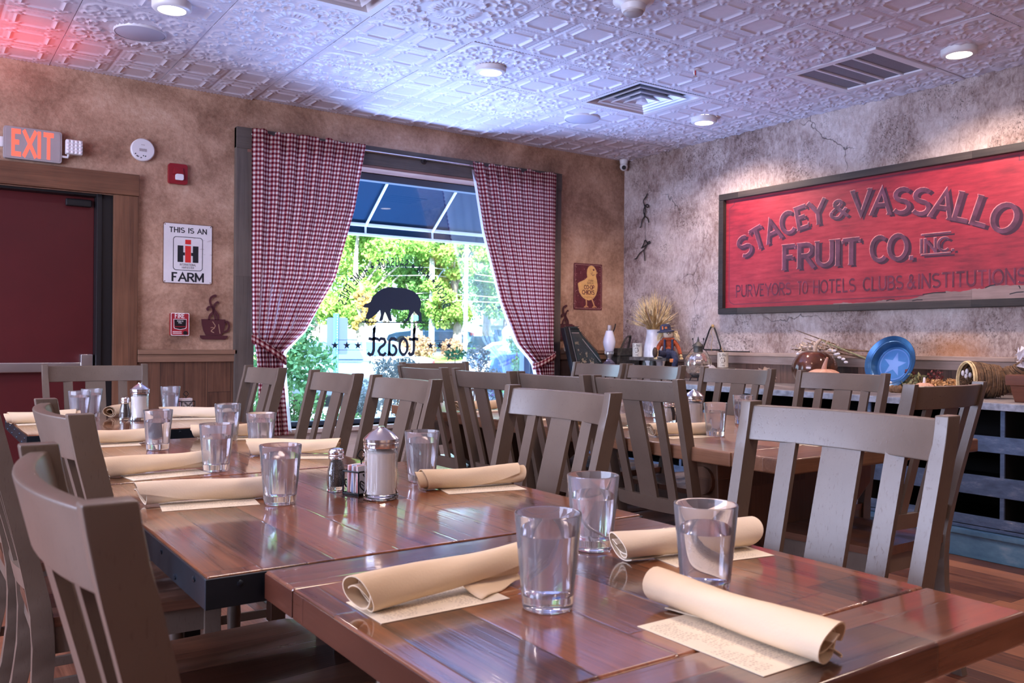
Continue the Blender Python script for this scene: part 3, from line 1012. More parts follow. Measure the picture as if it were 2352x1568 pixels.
def post_x(z):
    return .193 + .017 * max(0, min(1, (z - .45) / .5))


def make_chair(label, group):
    t = thing('dining_chair', label, 'chair', (0, 0, 0), 0, group)
    for s in (-1, 1):                       # rear posts: floor to top in one swept piece
        m = MB()
        rings = []
        n = 40
        for k in range(n + 1):
            z = .985 * k / n
            zz = [z - .04, z, z + .04]
            y = sum(post_y(max(0, min(.985, q))) for q in zz) / 3
            x = post_x(z) * s
            hw = .0125 if z > .45 else .0165
            hw = .0125 + .004 * max(0, min(1, (.55 - z) / .15))
            hd = .020 + .004 * math.exp(-((z - .42) / .14) ** 2)
            rings.append([(x - hw, y - hd, z), (x + hw, y - hd, z), (x + hw, y + hd, z), (x - hw, y + hd, z)])
        m.loft(rings)
        m.bevelled = True
        bmesh.ops.bevel(m.bm, geom=[e for e in m.bm.edges if abs(e.verts[0].co.z - e.verts[1].co.z) > .01 or min(v.co.z for v in e.verts) > .98], offset=.003, segments=2, affect='EDGES', profile=0.5)
        m.done('rear_post', 'chair', t, True, 30)

    def rail(name, z0, z1, sag, th, hx):
        m = MB()
        rings = []
        for k in range(17):
            u = -1 + k / 8
            x = u * hx
            c = -sag * (1 - u * u)
            rings.append([(x, post_y(z0) + c - th, z0), (x, post_y(z0) + c + th, z0), (x, post_y(z1) + c + th, z1), (x, post_y(z1) + c - th, z1)])
        m.loft(rings)
        m.bevelled = True
        bmesh.ops.bevel(m.bm, geom=[e for e in m.bm.edges if abs(e.verts[0].co.x - e.verts[1].co.x) > .01], offset=.004, segments=2, affect='EDGES', profile=0.5)
        m.done(name, 'chair', t, True, 35)
    rail('crest_rail', .905, .977, .030, .011, .199)
    rail('lower_rail', .515, .565, .022, .010, .186)
    for cx, hw in ((-.116, .019), (0, .042), (.116, .019)):
        m = MB()
        rings = []
        for k in range(9):
            z = .55 + (.92 - .55) * k / 8
            u = cx / .2
            kk = (z - .55) / .37
            c = -(.022 + .008 * kk) * (1 - u * u)
            sx = 1 - .06 * (1 - kk)
            y = post_y(z) + c + .002
            x0, x1 = cx * sx - hw, cx * sx + hw
            rings.append([(x0, y - .006, z), (x1, y - .006, z), (x1, y + .006, z), (x0, y + .006, z)])
        m.loft(rings)
        m.done('back_slat', 'chair', t, True, 30)
    # scooped seat
    m = MB()
    nx, ny = 17, 13
    top, bot = [], []
    for j in range(ny):
        v = j / (ny - 1)
        rt, rb = [], []
        for i in range(nx):
            u = -1 + 2 * i / (nx - 1)
            hx = .200 + .028 * v
            y = .105 + .44 * v
            x = u * hx
            if v > .9:                                  # rounded front corners
                y -= .030 * (abs(u) ** 8) * (v - .9) / .1
            if v < .05:
                y += 0
            scoop = .010 * (math.exp(-((abs(u) - .42) / .26) ** 2)) * math.sin(min(1, v * 1.15) * PI) ** .6 if 0 < v < 1 else 0
            edge = .004 * (abs(u) ** 10) + .006 * (v ** 12)
            rt.append((x, y, .462 - scoop - edge))
            rb.append((x * .985, y - .002 * v, .434))
        top.append(rt)
        bot.append(rb)
    vt = m.grid(top)
    vb = m.grid(bot)
    loop_t = vt[0] + [r[-1] for r in vt[1:]] + vt[-1][-2::-1] + [r[0] for r in vt[-2:0:-1]]
    loop_b = vb[0] + [r[-1] for r in vb[1:]] + vb[-1][-2::-1] + [r[0] for r in vb[-2:0:-1]]
    for i in range(len(loop_t)):
        j = (i + 1) % len(loop_t)
        m.bm.faces.new((loop_t[i], loop_t[j], loop_b[j], loop_b[i]))
    m.done('seat', 'seat', t, True, 40)
    # apron
    m = MB()
    m.box(-.180, .180, .500, .520, .372, .434, .003)
    for s in (-1, 1):
        m.hexa([(s * .198, .14, .372), (s * .198 - s * .02, .14, .372), (s * .203 - s * .02, .49, .372), (s * .203, .49, .372)],
               [(s * .198, .14, .434), (s * .198 - s * .02, .14, .434), (s * .203 - s * .02, .49, .434), (s * .203, .49, .434)])
    m.box(-.180, .180, .115, .135, .372, .434, .003)
    m.done('apron', 'chair', t)
    for s in (-1, 1):
        m = MB()
        T = Matrix.Translation((s * .190, .503, 0))
        m.box(-.021, .021, -.021, .021, .315, .434, .003, 2, T)
        m.lathe([(0, 0), (.013, 0), (.0165, .01), (.0150, .05), (.0195, .17), (.0215, .235), (.0195, .268), (.0145, .280), (.0205, .287), (.0205, .296), (.0145, .302), (.019, .308), (.019, .3155), (0, .3155)], 16, T)
        m.done('front_leg', 'chair', t, True, 40)
    for s in (-1, 1):
        m = MB()
        m.hexa([(s * .200, .10, .150), (s * .186, .10, .150), (s * .183, .495, .150), (s * .197, .495, .150)],
               [(s * .200, .10, .178), (s * .186, .10, .178), (s * .183, .495, .178), (s * .197, .495, .178)], .003)
        m.done('side_stretcher', 'chair', t)
    m = MB()
    m.box(-.19, .19, .295, .309, .150, .176, .003)
    m.done('cross_stretcher', 'chair', t)
    return t


# ------------------------------------------------------------------ tables
def edge_ring(m, x0, x1, y0, y1, z0, z1, th):
    m.box(x0, x1, y0, y0 + th, z0, z1, .0015)
    m.box(x0, x1, y1 - th, y1, z0, z1, .0015)
    m.box(x0, x0 + th, y0 + th, y1 - th, z0, z1, .0015)
    m.box(x1 - th, x1, y0 + th, y1 - th, z0, z1, .0015)


def pedestal(t, hx, hy):
    m = MB()
    m.box(-.05, .05, -.05, .05, .03, .70, .004)
    m.box(-hx, hx, -.035, .035, 0, .032, .008)
    m.box(-.035, .035, -hy, hy, 0, .032, .008)
    m.box(-.22, .22, -.22, .22, .698, .712, .003)
    m.done('pedestal', 'black_metal', t)


def metal_edge_table(name, label, x0, x1, y0, y1):
    cx, cy = (x0 + x1) / 2, (y0 + y1) / 2
    t = thing(name, label, 'table', (cx, cy, 0), 0, 'dark wood dining tables in a row')
    hx, hy = (x1 - x0) / 2, (y1 - y0) / 2
    m = MB()
    m.box(-hx + .004, hx - .004, -hy + .004, hy - .004, .722, .760, .003)
    m.done('tabletop', 'table', t)
    m = MB()
    edge_ring(m, -hx, hx, -hy, hy, .712, .757, .0045)
    band = m.done('edge_band', 'edge_metal', t)
    m = MB()
    for k in range(9):
        for s in (-1, 1):
            y = -hy + .06 + (2 * hy - .12) * k / 8
            m.ball((s * (hx + .0005), y + .01 * (k % 2), .745 - .022 * ((k + (s > 0)) % 2)), .0055, 1, (.6, 1, 1))
    for k in range(7):
        for s in (-1, 1):
            x = -hx + .05 + (2 * hx - .10) * k / 6
            m.ball((x, s * (hy + .0005), .745 - .022 * (k % 2)), .0055, 1, (1, .6, 1))
    m.done('rivets', 'edge_metal', band)
    pedestal(t, hx * .7, hy * .7)
    return t


def build_tables():
    # nearest: end boards across, plain wooden edge
    x0, x1, y0, y1 = .440, 1.195, .545, 1.277
    t = thing('dining_table', 'dark wooden table nearest the camera, with cross boards at its ends', 'table', ((x0 + x1) / 2, (y0 + y1) / 2, 0), 0, 'dark wood dining tables in a row')
    hx, hy = (x1 - x0) / 2, (y1 - y0) / 2
    m = MB()
    m.box(-hx, hx, -hy + .138, hy - .116, .717, .760, .005, 3)
    m.done('tabletop', 'table', t)
    m = MB()
    m.box(-hx, hx, -hy, -hy + .1365, .717, .760, .005, 3)
    m.done('end_board', 'table_cross', t)
    m = MB()
    m.box(-hx, hx, hy - .1145, hy, .717, .760, .005, 3)
    m.done('end_board', 'table_cross', t)
    for s in (-1, 1):
        m = MB()
        a_, b_ = sorted((s * (hx - .004), s * (hx + .0008)))
        m.box(a_, b_, -hy + .140, hy - .118, .719, .7565, .0008)
        m.box(a_, b_, -hy + .002, -hy + .1355, .719, .7565, .0008)
        m.box(a_, b_, hy - .1135, hy - .002, .719, .7565, .0008)
        m.done('side_edge', 'table_edge', t)
    pedestal(t, hx * .7, hy * .7)
    metal_edge_table('dining_table', 'dark wooden table with a riveted metal edge, second from the camera, carrying sugar pourer', .355, 1.215, 1.283, 2.222)
    metal_edge_table('dining_table', 'dark wooden table third in the row, with glasses and napkin rolls but no shakers', .362, 1.080, 2.228, 3.135)
    metal_edge_table('dining_table', 'dark wooden table at the far left, beside the red door', .345, 1.150, 3.490, 4.330)
    # the big farm table on the right
    x0, x1, y0, y1 = 2.14, 3.25, 1.655, 4.22
    t = thing('farm_table', 'long light brown plank table with thick edge, under the window side of the room', 'table', ((x0 + x1) / 2, (y0 + y1) / 2, 0))
    hx, hy = (x1 - x0) / 2, (y1 - y0) / 2
    m = MB()
    m.box(-hx, hx, -hy + .212, hy - .212, .712, .760, .006, 3)
    m.done('tabletop', 'farm', t)
    for s in (-1, 1):
        m = MB()
        a, b = sorted((s * hy, s * (hy - .210)))
        m.box(-hx, hx, a, b, .712, .760, .006, 3)
        m.done('end_board', 'farm_cross', t)
    for s in (-1, 1):
        yc = s * (hy - .42)
        out = [(-.30, 0), (.30, 0), (.30, .06), (.16, .10), (.13, .22), (.15, .34), (.24, .44), (.36, .50), (.44, .56), (.45, .711), (-.45, .711), (-.44, .56), (-.36, .50), (-.24, .44), (-.15, .34), (-.13, .22), (-.16, .10), (-.30, .06)]
        m = MB()
        m.prism(out, lambda x, z: (x, yc - .06, z), lambda x, z: (x, yc + .06, z), .008, 2)
        m.done('trestle', 'farm_leg', t, True, 30)
        m = MB()
        m.tube([(-.46, yc, .635), (.46, yc, .635)], .048, 14)
        m.done('cross_bar', 'farm_leg', t)
    m = MB()
    m.box(-.03, .03, -hy + .42, hy - .42, .20, .32, .004)
    m.done('stretcher', 'farm_leg', t)


# ------------------------------------------------------------------ tableware
def napkin_mesh(seed, L=.25, bend=.004):
    r = random.Random(seed)
    m = MB()
    turns = 2.35
    K, N = 64, 26
    ph = r.uniform(0, 6)
    th = .0016
    slope = r.choice((-1, 1)) * r.uniform(1.6, 2.6)
    rings = []
    for i in range(N + 1):
        u = i / N
        x = (u - .5) * L
        s = 1 + .05 * math.sin(u * 5 + ph) + .05 * (abs(u - .5) * 2) ** 3
        rad0, rad1 = .0085 * s, .0245 * s
        oy = bend * math.sin(u * PI + ph)
        tend = 2 * PI * turns + 1.2 + slope * (u - .5)
        outer, inner = [], []
        for k in range(K + 1):
            f = k / K
            a = f * tend + .7
            rd = rad0 + (rad1 - rad0) * (f ** .8) + .0012 * math.sin(3 * a + 7 * u + ph)
            xx = x + (.010 * math.sin(a * .5 + ph) + .006 * math.sin(a)) * (abs(u - .5) * 2) ** 4 * (1 if u > .5 else -1)
            ca, sa = math.cos(a), math.sin(a)
            outer.append((xx, (rd + th) * ca + oy, (rd + th) * sa * .93))
            inner.append((xx, (rd - th * .3) * ca + oy, (rd - th * .3) * sa * .93))
        rings.append(outer + inner[::-1])
    m.loft(rings)
    zmin = min(v.co.z for v in m.bm.verts)
    for v in m.bm.verts:
        v.co.z -= zmin
    return m


NAPK = []
CARD = []


def build_tableware():
    zt = .7604
    # ---- paper strips and napkin rolls
    card0 = None

    def card(x, y, deg, label):
        nonlocal card0
        if card0 is None:
            m = MB()
            m.box(-.095, .095, -.052, .052, 0, .0006)
            card0 = m.done('paper_menu_strip', 'card', None, False)
            c = card0
        else:
            c = card0.copy()
            COL.objects.link(c)
        c.location = (x, y, zt)
        c.rotation_euler = (0, 0, math.radians(deg))
        tag(c, label, 'paper card', 'printed paper strips under the napkins')
    protos = []
    for sd, mt in ((3, 'napkin'), (8, 'napkin'), (21, 'napkin2'), (34, 'napkin')):
        o = napkin_mesh(sd).done('napkin_roll', mt, None, True, 60)
        protos.append(o)
    used = set()

    def nap(k, x, y, deg, label, z=.0008):
        if k in used:
            o = protos[k].copy()
            COL.objects.link(o)
        else:
            o = protos[k]
            used.add(k)
        o.location = (x, y, zt + z)
        o.rotation_euler = (0, 0, math.radians(deg))
        tag(o, label, 'napkin', 'cream napkin rolls')
        return o
    card(.570, 1.010, 0, 'printed paper strip under the near left napkin roll on the nearest table')
    n1 = nap(0, .595, 1.022, 8, 'cream napkin roll at the front left of the nearest table, left of the front tumbler')
    card(.781, .684, 90, 'printed paper strip with visible text under the big front napkin roll')
    n2 = nap(1, .808, .695, 91, 'biggest looking cream napkin roll at the front right, pointing at the camera')
    card(1.075, .985, -10, 'printed paper strip under the napkin roll behind the right front tumbler')
    nap(2, 1.045, 1.000, 172, 'cream napkin roll half hidden behind the right front tumbler')
    card(1.105, 1.716, -12, 'printed paper strip under the napkin roll right of the sugar pourer')
    nap(3, 1.095, 1.745, -10, 'cream napkin roll lying to the right of the sugar pourer')
    card(.52, 1.856, -9, 'printed paper strip under the left napkin roll of the metal-edged table')
    nap(2, .522, 1.885, -7, 'cream napkin roll left of the tumbler on the metal-edged table')
    card(.54, 2.312, 6, 'printed paper strip under the napkin roll at the seam of the third table')
    nap(0, .525, 2.345, 5, 'cream napkin roll at the near left of the third table')
    card(.53, 3.045, -5, 'printed paper strip under the back left napkin roll of the third table')
    nap(3, .53, 3.07, 175, 'cream napkin roll at the back left of the third table, by the second chair')
    card(.958, 2.463, -28, 'printed paper strip under the tilted napkin roll on the right of the third table')
    nap(0, .945, 2.50, -28, 'cream napkin roll lying askew behind the shakers, on the third table')
    card(.932, 3.035, -14, 'printed paper strip under the back right napkin roll of the third table')
    nap(1, .935, 3.055, 166, 'cream napkin roll at the back right of the third table')
    card(1.022, 3.89, -16, 'printed paper strip under the right napkin roll of the far left table')
    nap(2, 1.025, 3.915, -16, 'cream napkin roll at the right end of the far left table')
    card(.45, 3.96, 3, 'printed paper strip under the left napkin roll of the far left table')
    nap(3, .45, 3.985, 3, 'cream napkin roll at the left end of the far left table')
    nap(0, .775, 4.200, 65, 'cream napkin roll showing its rolled end beside the pepper shaker of the far left table')
    card(2.352, 2.265, -8, 'printed paper strip under the napkin roll at the near left of the farm table')
    nap(2, 2.36, 2.30, -10, 'cream napkin roll before the sugar pourer on the farm table')
    for x, y, a, lb in ((2.33, 2.70, 10, 'second'), (2.33, 3.15, -6, 'third'), (2.33, 3.66, 8, 'farthest')):
        card(x, y - .05, a, 'printed paper strip under the %s napkin roll along the left side of the farm table' % lb)
        nap(3 if lb == 'third' else 1, x, y, a, 'cream napkin roll, %s along the left side of the farm table' % lb)
    nap(0, 2.93, 2.83, 20, 'cream napkin roll at the right side of the farm table behind the sugar pourer')
    card(2.60, 1.87, 4, 'printed paper strip alone near the front end of the farm table')
    # a loose corner of the cloth sticking out from two of the rolls
    for n, sx, mt in ((n1, 1, 'napkin'), (n2, -1, 'napkin')):
        m = MB()
        P = []
        for i in range(9):
            row = []
            for j in range(7):
                u, v = i / 8, j / 6
                row.append((.055 * sx + (u - .3) * .10 * sx, -.012 - v * .045 * (1 - .75 * u * v), .013 * (1 - v) ** 2 + .0025 + .004 * math.sin(u * 9) * v * (1 - .5 * v)))
            P.append(row)
        m.grid(P)
        f = m.done('loose_corner', mt, n, True, 60)
        f.modifiers.new('s', 'SOLIDIFY').thickness = .0016
    # ---- tumblers of water
    def tumbler(level):
        t = thing('water_tumbler', 'x', 'glass', (0, 0, 0), 0, 'clear tumblers of water')
        m = MB()
        m.lathe([(0, 0), (.0300, 0), (.0322, .0012), (.0330, .004), (.0438, .1215), (.0434, .1235), (.0418, .1235), (.0412, .1215), (.0318, .0215), (.0305, .0185), (0, .0175)], 48)
        m.done('tumbler', 'glass', t, True, 50)
        r = .0318 + (level - .0215) * (.0412 - .0318) / .1
        m = MB()
        m.lathe([(0, .0178), (.0302, .0188), (.0315, .0216), (r - .0003, level), (0, level)], 48)
        m.done('water', 'water', t, True, 50)
        return t
    pa, pb = tumbler(.097), tumbler(.086)
    spots = [(pa, .684, .900, 'tumbler of water at the front, between the two front napkin rolls'),
             (pb, .942, 1.116, 'tumbler of water behind and right of the front tumbler, before the grey chair'),
             (pb, .905, .832, 'tumbler of water at the right front, in front of a hidden napkin roll'),
             (pa, .646, 1.783, 'tumbler of water left of the pepper shaker on the metal-edged table'),
             (pa, 1.038, 1.879, 'tumbler of water directly right of the sugar pourer'),
             (pb, .665, 2.312, 'tumbler of water at the near left of the third table, touching a napkin roll'),
             (pa, .877, 2.588, 'tumbler of water at the right of the third table, behind the tilted napkin roll'),
             (pb, .640, 2.850, 'tumbler of water at the back left of the third table'),
             (pa, .903, 3.010, 'tumbler of water at the back right of the third table, before a napkin roll'),
             (pb, 1.000, 4.215, 'tumbler of water beside the black wire caddy on the far left table'),
             (pa, .660, 4.165, 'tumbler of water at the back of the far left table, right one of a pair'),
             (pa, .592, 4.030, 'tumbler of water at the back of the far left table, left one of a pair'),
             (pb, 2.465, 2.222, 'tumbler of water at the near left of the farm table, right of its napkin roll'),
             (pa, 2.935, 2.492, 'tumbler of water on the right of the farm table beside the near grey chair'),
             (pb, 2.425, 2.680, 'tumbler of water behind the left shakers of the farm table'),
             (pa, 2.835, 2.960, 'tumbler of water at the middle right of the farm table'),
             (pb, 2.44, 3.33, 'tumbler of water third along the left side of the farm table'),
             (pa, 2.42, 3.86, 'tumbler of water at the window end of the farm table')]
    seen = set()
    for p, x, y, lb in spots:
        if p in seen:
            dup(p, (x, y, zt), x * 9, lb)
        else:
            seen.add(p)
            p.location = (x, y, zt)
            p['label'] = lb
    # ---- sugar pourers
    def flute(a, z):
        return .0011 * math.cos(14 * a) if .018 < z < .10 else 0
    t = thing('sugar_pourer', 'x', 'sugar pourer', (0, 0, 0), 0, 'glass sugar pourers')
    m = MB()
    m.lathe([(0, 0), (.036, 0), (.0385, .003), (.0385, .010), (.0355, .018), (.0345, .024), (.0345, .098), (.036, .108), (.033, .114), (.031, .114), (.0325, .106), (.0318, .098), (.0318, .024), (.033, .012), (0, .008)], 84, None, flute)
    m.done('jar', 'jar_glass', t, True, 60)
    m = MB()
    m.lathe([(0, .0085), (.0325, .0125), (.0315, .024), (.0315, .100), (.02, .106), (0, .107)], 40)
    m.done('sugar', 'sugar', t, True, 50)
    m = MB()
    m.lathe([(.0335, .112), (.0378, .112), (.0385, .116), (.0385, .122), (.0370, .1235), (.0392, .126), (.0392, .131), (.037, .1335), (.026, .144), (.012, .152), (.008, .155), (.0078, .1575), (0, .158)], 48)
    m.done('lid', 'chrome', t, True, 40)
    t.location = (.850, 1.722, zt)
    t['label'] = 'glass sugar pourer with cone metal lid in the middle of the metal-edged table'
    dup(t, (.806, 3.920, zt), 1, 'glass sugar pourer with metal lid on the far left table')
    dup(t, (2.612, 2.470, zt), 2, 'glass sugar pourer with metal lid on the farm table')
    # ---- salt and pepper shakers
    def shaker(fill, nm):
        t = thing('%s_shaker' % nm, 'x', 'shaker', (0, 0, 0), 0, 'glass shakers')
        m = MB()
        m.lathe([(0, 0), (.0185, 0), (.0205, .002), (.0205, .010), (.0212, .03), (.0205, .045), (.0160, .062), (.0148, .070), (.0158, .078), (.0150, .079), (.0138, .070), (.0150, .060), (.0192, .044), (.0198, .03), (.0190, .012), (0, .010)], 40)
        m.done('bottle', 'jar_glass', t, True, 50)
        m = MB()
        m.lathe([(0, .0105), (.0186, .0125), (.0194, .03), (.0188, .044), (.0147, .060), (.0137, .068), (0, .069)], 32)
        m.done('contents', fill, t, True, 50)
        m = MB()
        m.lathe([(.0155, .074), (.0175, .074), (.0182, .0765), (.0172, .079), (.0182, .0815), (.0172, .084), (.0182, .087), (.0182, .090), (.015, .096), (.008, .0985), (0, .0988)], 32)
        m.done('cap', 'chrome', t, True, 40)
        return t
    pe = shaker('pepper', 'pepper')
    pe.location = (.806, 1.862, zt)
    pe['label'] = 'pepper shaker left of the packet caddy on the metal-edged table'
    dup(pe, (.752, 3.940, zt), 0, 'pepper shaker left of the sugar pourer on the far left table')
    dup(pe, (2.705, 2.690, zt), 0, 'pepper shaker behind the salt on the farm table')
    sa = shaker('sugar', 'salt')
    sa.location = (.885, 1.850, zt)
    sa['label'] = 'salt shaker mostly hidden behind the sugar pourer of the metal-edged table'
    dup(sa, (2.648, 2.655, zt), 0, 'salt shaker left of the sugar pourer on the farm table')
    # ---- wire caddies with sweetener packets
    t = thing('packet_caddy', 'x', 'caddy', (0, 0, 0), 0, 'black wire packet caddies')
    m = MB()
    hx, hy, hz = .032, .024, .052
    m.box(-hx, hx, -hy, hy, 0, .003)
    for z in (.003, hz):
        m.tube([(-hx, -hy, z), (hx, -hy, z), (hx, hy, z), (-hx, hy, z)], .0022, 6, False, True)
    for sx in (-1, 1):
        for sy in (-1, 1):
            m.tube([(sx * hx, sy * hy, 0), (sx * hx, sy * hy, hz)], .002, 6)
    for sy in (-1, 1):
        for s in (-1, 1):
            m.tube(smoothline([(0, sy * hy, .004), (s * .008, sy * hy, .02), (s * .024, sy * hy, .032), (s * .026, sy * hy, .020), (s * .012, sy * hy, .008), (0, sy * hy, .004)], 5), .0016, 5)
            m.tube(smoothline([(0, sy * hy, .004), (s * .005, sy * hy, .03), (s * .018, sy * hy, .046), (s * .006, sy * hy, .040), (0, sy * hy, .030)], 5), .0014, 5)
            m.tube([(s * .004, sy * hy, .012), (s * .024, sy * hy, .026)], .0010, 4)
    m.done('wire_rack', 'black_metal', t)
    m = MB()
    m.tube(smoothline([(0, 0, .003), (0, 0, .07), (-.012, 0, .085), (0, 0, .098), (.012, 0, .085), (0, 0, .072)], 6), .0016, 6)
    m.done('carry_loop', 'black_metal', t)
    caddies = [(.842, 1.806, .35, 'black wire packet caddy between pepper shaker and sugar pourer'), (1.075, 4.235, .2, 'black wire packet caddy at the back right of the far left table'), (2.672, 2.575, .3, 'black wire packet caddy behind the sugar pourer of the farm table')]
    pk = []
    for nm, col in (('white', (.78, .76, .80)), ('pink', (.78, .36, .36)), ('blue', (.35, .45, .72))):
        m = MB()
        m.box(-.026, .026, -.0016, .0016, 0, .062, .0012)
        o = m.done('sweetener_packet', flat('packet_' + nm, col, .6), None, True)
        pk.append(o)
    first = [True, True, True]
    for i, (x, y, a, lb) in enumerate(caddies):
        if i == 0:
            t.location = (x, y, zt)
            t.rotation_euler = (0, 0, a)
            t['label'] = lb
        else:
            dup(t, (x, y, zt), a, lb)
        where = ('between the pepper shaker and the sugar pourer', 'at the far left table', 'on the farm table')[i]
        for k in range(8):
            c = 0 if k in (0, 2, 3, 5, 7) else (1 if k in (1, 6) else 2)
            o = pk[c]
            if first[c]:
                first[c] = False
            else:
                o = o.copy()
                COL.objects.link(o)
            d = (k - 3.5) * .0052
            o.location = (x - math.sin(a) * d, y + math.cos(a) * d, zt + .0035)
            o.rotation_euler = (-.03 + .012 * k, 0.05 * ((k * 7) % 3 - 1), a)
            tag(o, '%s sweetener packet standing in the wire caddy %s' % (('white', 'pink', 'blue')[c], where), 'packet', '%s packets in the caddy %s' % (('white', 'pink', 'blue')[c], where))


build_tables()
build_tableware()

CH = make_chair('x', 'grey painted slat-back dining chairs')
_seats = [
    (.119, .912, 'L', 'grey slat-back chair nearest the camera at the left edge, its curved back seen from above'),
    (.2215, 1.7375, 'L', 'grey slat-back chair second from the camera at the left of the table row'),
    (.140, 2.46, 'L', 'grey slat-back chair third at the left, its rear post cut by the picture edge'),
    (.130, 3.02, 'L', 'grey slat-back chair fourth at the left, only its rear leg showing'),
    (.716, 4.420, 'S', 'grey slat-back chair in front of the red door, behind the far left table'),
    (1.3185, 3.838, 'R', 'grey slat-back chair before the left curtain, at the far left table'),
    (1.3495, 3.1265, 'R', 'grey slat-back chair before the window, left one of two side by side'),
    (1.358, 2.5775, 'R', 'grey slat-back chair before the window, right one of two side by side'),
    (1.391, 1.7815, 'R', 'grey slat-back chair in the middle of the picture, right of the sugar pourer'),
    (1.4645, 1.0065, 'R', 'largest grey slat-back chair at the right, beside the nearest table'),
    (2.497, 4.3835, 'S', 'grey slat-back chair at the window end of the farm table, seen against the glass'),
    (1.985, 3.6085, 'L', 'grey slat-back chair farthest along the left side of the farm table'),
    (2.003, 3.108, 'L', 'grey slat-back chair second farthest along the left side of the farm table'),
    (2.042, 2.683, 'L', 'grey slat-back chair third along the left side of the farm table, mostly hidden'),
    (2.079, 2.2475, 'L', 'grey slat-back chair nearest on the left side of the farm table, its lower rail visible'),
    (3.345, 3.91, 'R', 'pale lit slat-back chair farthest on the cabinet side of the farm table'),
    (3.372, 3.4765, 'R', 'pale lit slat-back chair second farthest on the cabinet side of the farm table'),
    (3.385, 2.9105, 'R', 'slat-back chair on the cabinet side in front of the glass lantern and can'),
    (3.345, 2.293, 'R', 'slat-back chair in front of the blue star plate and pumpkins'),
    (2.7195, 1.483, 'N', 'grey slat-back chair at the near end of the farm table, before the cornucopia'),
]
_rot = {'L': -PI / 2, 'R': PI / 2, 'S': PI, 'N': 0.0}      # the sitter looks right / left / at the camera / at the window
for _i, (_x, _y, _k, _lb) in enumerate(_seats):
    _jit = 0.0 if _i in (0, 1, 8, 9) else 0.02 * math.sin(_i * 2.7)
    if _i == 0:
        CH.location = (_x, _y, 0)
        CH.rotation_euler = (0, 0, _rot[_k])
        CH['label'] = _lb
    else:
        dup(CH, (_x, _y, 0), _rot[_k] + _jit, _lb)

